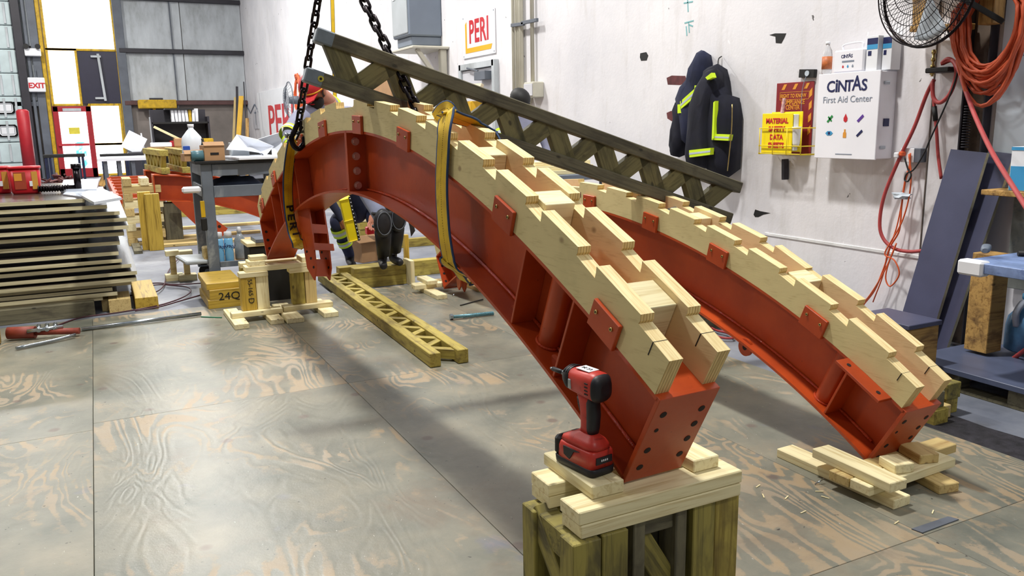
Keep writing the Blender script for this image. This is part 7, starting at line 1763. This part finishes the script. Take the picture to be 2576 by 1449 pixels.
E_ = [('pelvis', 'waist', 1), ('waist', 'chest', 1), ('chest', 'neck', 1), ('neck', 'head0', 0), ('head0', 'head', 0), ('head', 'head2', 0), ('pelvis', 'L_hip', 1), ('L_hip', 'L_knee', 1), ('L_knee', 'L_ankle', 1), ('L_ankle', 'L_heel', 2), ('L_heel', 'L_toe', 2),
      ('pelvis', 'R_hip', 1), ('R_hip', 'R_knee', 1), ('R_knee', 'R_ankle', 1), ('R_ankle', 'R_heel', 2), ('R_heel', 'R_toe', 2), ('chest', 'L_sh', 1), ('L_sh', 'L_elbow', 1), ('L_elbow', 'L_wrist', 1), ('chest', 'R_sh', 1), ('R_sh', 'R_elbow', 1), ('R_elbow', 'R_wrist', 1)]
hand(J, E_, 'L', J['L_wrist'][0], (.3, -.3, -.7), 0, (0, -1, 0)); hand(J, E_, 'R', J['R_wrist'][0], (-.3, -.3, -.7), 0, (0, -1, 0))
pB = person('person in navy coverall with hi-vis leg bands crouching behind the near arch', J, E_, ('skin', 'navyshirt', 'boot'))
head_parts(pB, hd, (-.2, -.8, -.35), (0, 0, 1), cap=None)
bandring(pB, kL, J['L_ankle'][0], .30, .084, w=.09); bandring(pB, kL, J['L_ankle'][0], .62, .072, w=.07)
# worker beyond the leaning girder
bx_, by_ = 4.02, 7.75
fz = -.018 + .04
hip = Vector((bx_, by_, .93)); ch_ = Vector((bx_ - .02, by_ - .04, 1.30)); nk = Vector((bx_ - .04, by_ - .08, 1.50)); hd = Vector((bx_ - .06, by_ - .12, 1.63))
J = {'pelvis': (hip, .135), 'waist': (hip.lerp(ch_, .5), .13), 'chest': (ch_, .15), 'upper': (ch_.lerp(nk, .5), .12), 'neck': (nk, .055), 'head0': (nk.lerp(hd, .55), .068), 'head': (hd, .088), 'head2': (hd + Vector((0, .01, .06)), .074),
     'L_sh': (Vector((bx_ - .21, by_ - .02, 1.40)), .068), 'L_elbow': (Vector((bx_ - .26, by_ - .12, 1.12)), .05), 'L_wrist': (Vector((bx_ - .16, by_ - .30, .98)), .032),
     'R_sh': (Vector((bx_ + .19, by_ - .06, 1.40)), .068), 'R_elbow': (Vector((bx_ + .25, by_ - .14, 1.14)), .05), 'R_wrist': (Vector((bx_ + .16, by_ - .34, 1.0)), .032),
     'L_hip': (hip + Vector((-.10, 0, -.06)), .105), 'L_knee': (Vector((bx_ - .12, by_ - .05, .50)), .07), 'L_ankle': (Vector((bx_ - .13, by_ + .02, .08)), .048), 'L_toe': (Vector((bx_ - .15, by_ - .18, .022)), .038),
     'R_hip': (hip + Vector((.10, 0, -.06)), .105), 'R_knee': (Vector((bx_ + .12, by_ - .02, .50)), .07), 'R_ankle': (Vector((bx_ + .13, by_ + .06, .08)), .048), 'R_toe': (Vector((bx_ + .15, by_ - .14, .022)), .038)}
E_ = [('pelvis', 'waist', 2), ('waist', 'chest', 1), ('chest', 'upper', 1), ('upper', 'neck', 1), ('neck', 'head0', 0), ('head0', 'head', 0), ('head', 'head2', 0)]
for s_ in 'LR': E_ += [('upper', s_ + '_sh', 1), (s_ + '_sh', s_ + '_elbow', 1), (s_ + '_elbow', s_ + '_wrist', 1), ('pelvis', s_ + '_hip', 2), (s_ + '_hip', s_ + '_knee', 2), (s_ + '_knee', s_ + '_ankle', 2), (s_ + '_ankle', s_ + '_toe', 3)]
hand(J, E_, 'L', J['L_wrist'][0], (.3, -.6, -.3), 0); hand(J, E_, 'R', J['R_wrist'][0], (-.3, -.6, -.3), 0)
pC = person('person with black headwear and grey shirt with hi-vis sleeve band, beyond the leaning girder', J, E_, ('skin', 'greycloth', 'greytrouser', 'boot'))
ellC = head_parts(pC, hd, (.35, -.6, -.5), (0, 0, 1), cap=None); ellC('black_cap', (0, -.012, .03), (.098, .116, .10), 'dark', lambda v: v.z < .0)
bandring(pC, J['R_sh'][0], J['R_elbow'][0], .35, .074, w=.09); bandring(pC, J['L_sh'][0], J['L_elbow'][0], .35, .074, w=.09)
# long yellow level held upright by the crouching worker
a = ony(891, 606, 7.80); b = ony(866, 496, 7.72)
lv = thing('spirit_level', 'long yellow plastic tool with a black perforated edge held upright behind the near arch', 'level', a)
d = b - a; x_ = d.normalized()
beam('tool_body', Vector((0, 0, 0)), d, .115, .05, 'binder', lv, bev=.008); sd = Vector((1, 0, 0)); sd = (sd - x_ * sd.dot(x_)).normalized(); fr_ = x_.cross(sd) * (1 if x_.cross(sd).y < 0 else -1)
bs_ = beam('black_edge', sd * .045 + fr_ * .026, d + sd * .045 + fr_ * .026, .022, .005, 'dark', lv, bev=0)
for k in range(12):
    c = d * ((k + .5) / 12) + sd * .045 + fr_ * .0295; bm = bm_new(); bm_cyl(bm, c, c + fr_ * .002, .006, seg=10); fin('hole_mark', bm, 'white', lv)
for f_ in (.03, .5, .97): beam('body_rib', d * f_ - sd * .06 + fr_ * .027, d * f_ + sd * .03 + fr_ * .027, .02, .006, 'binder', lv)
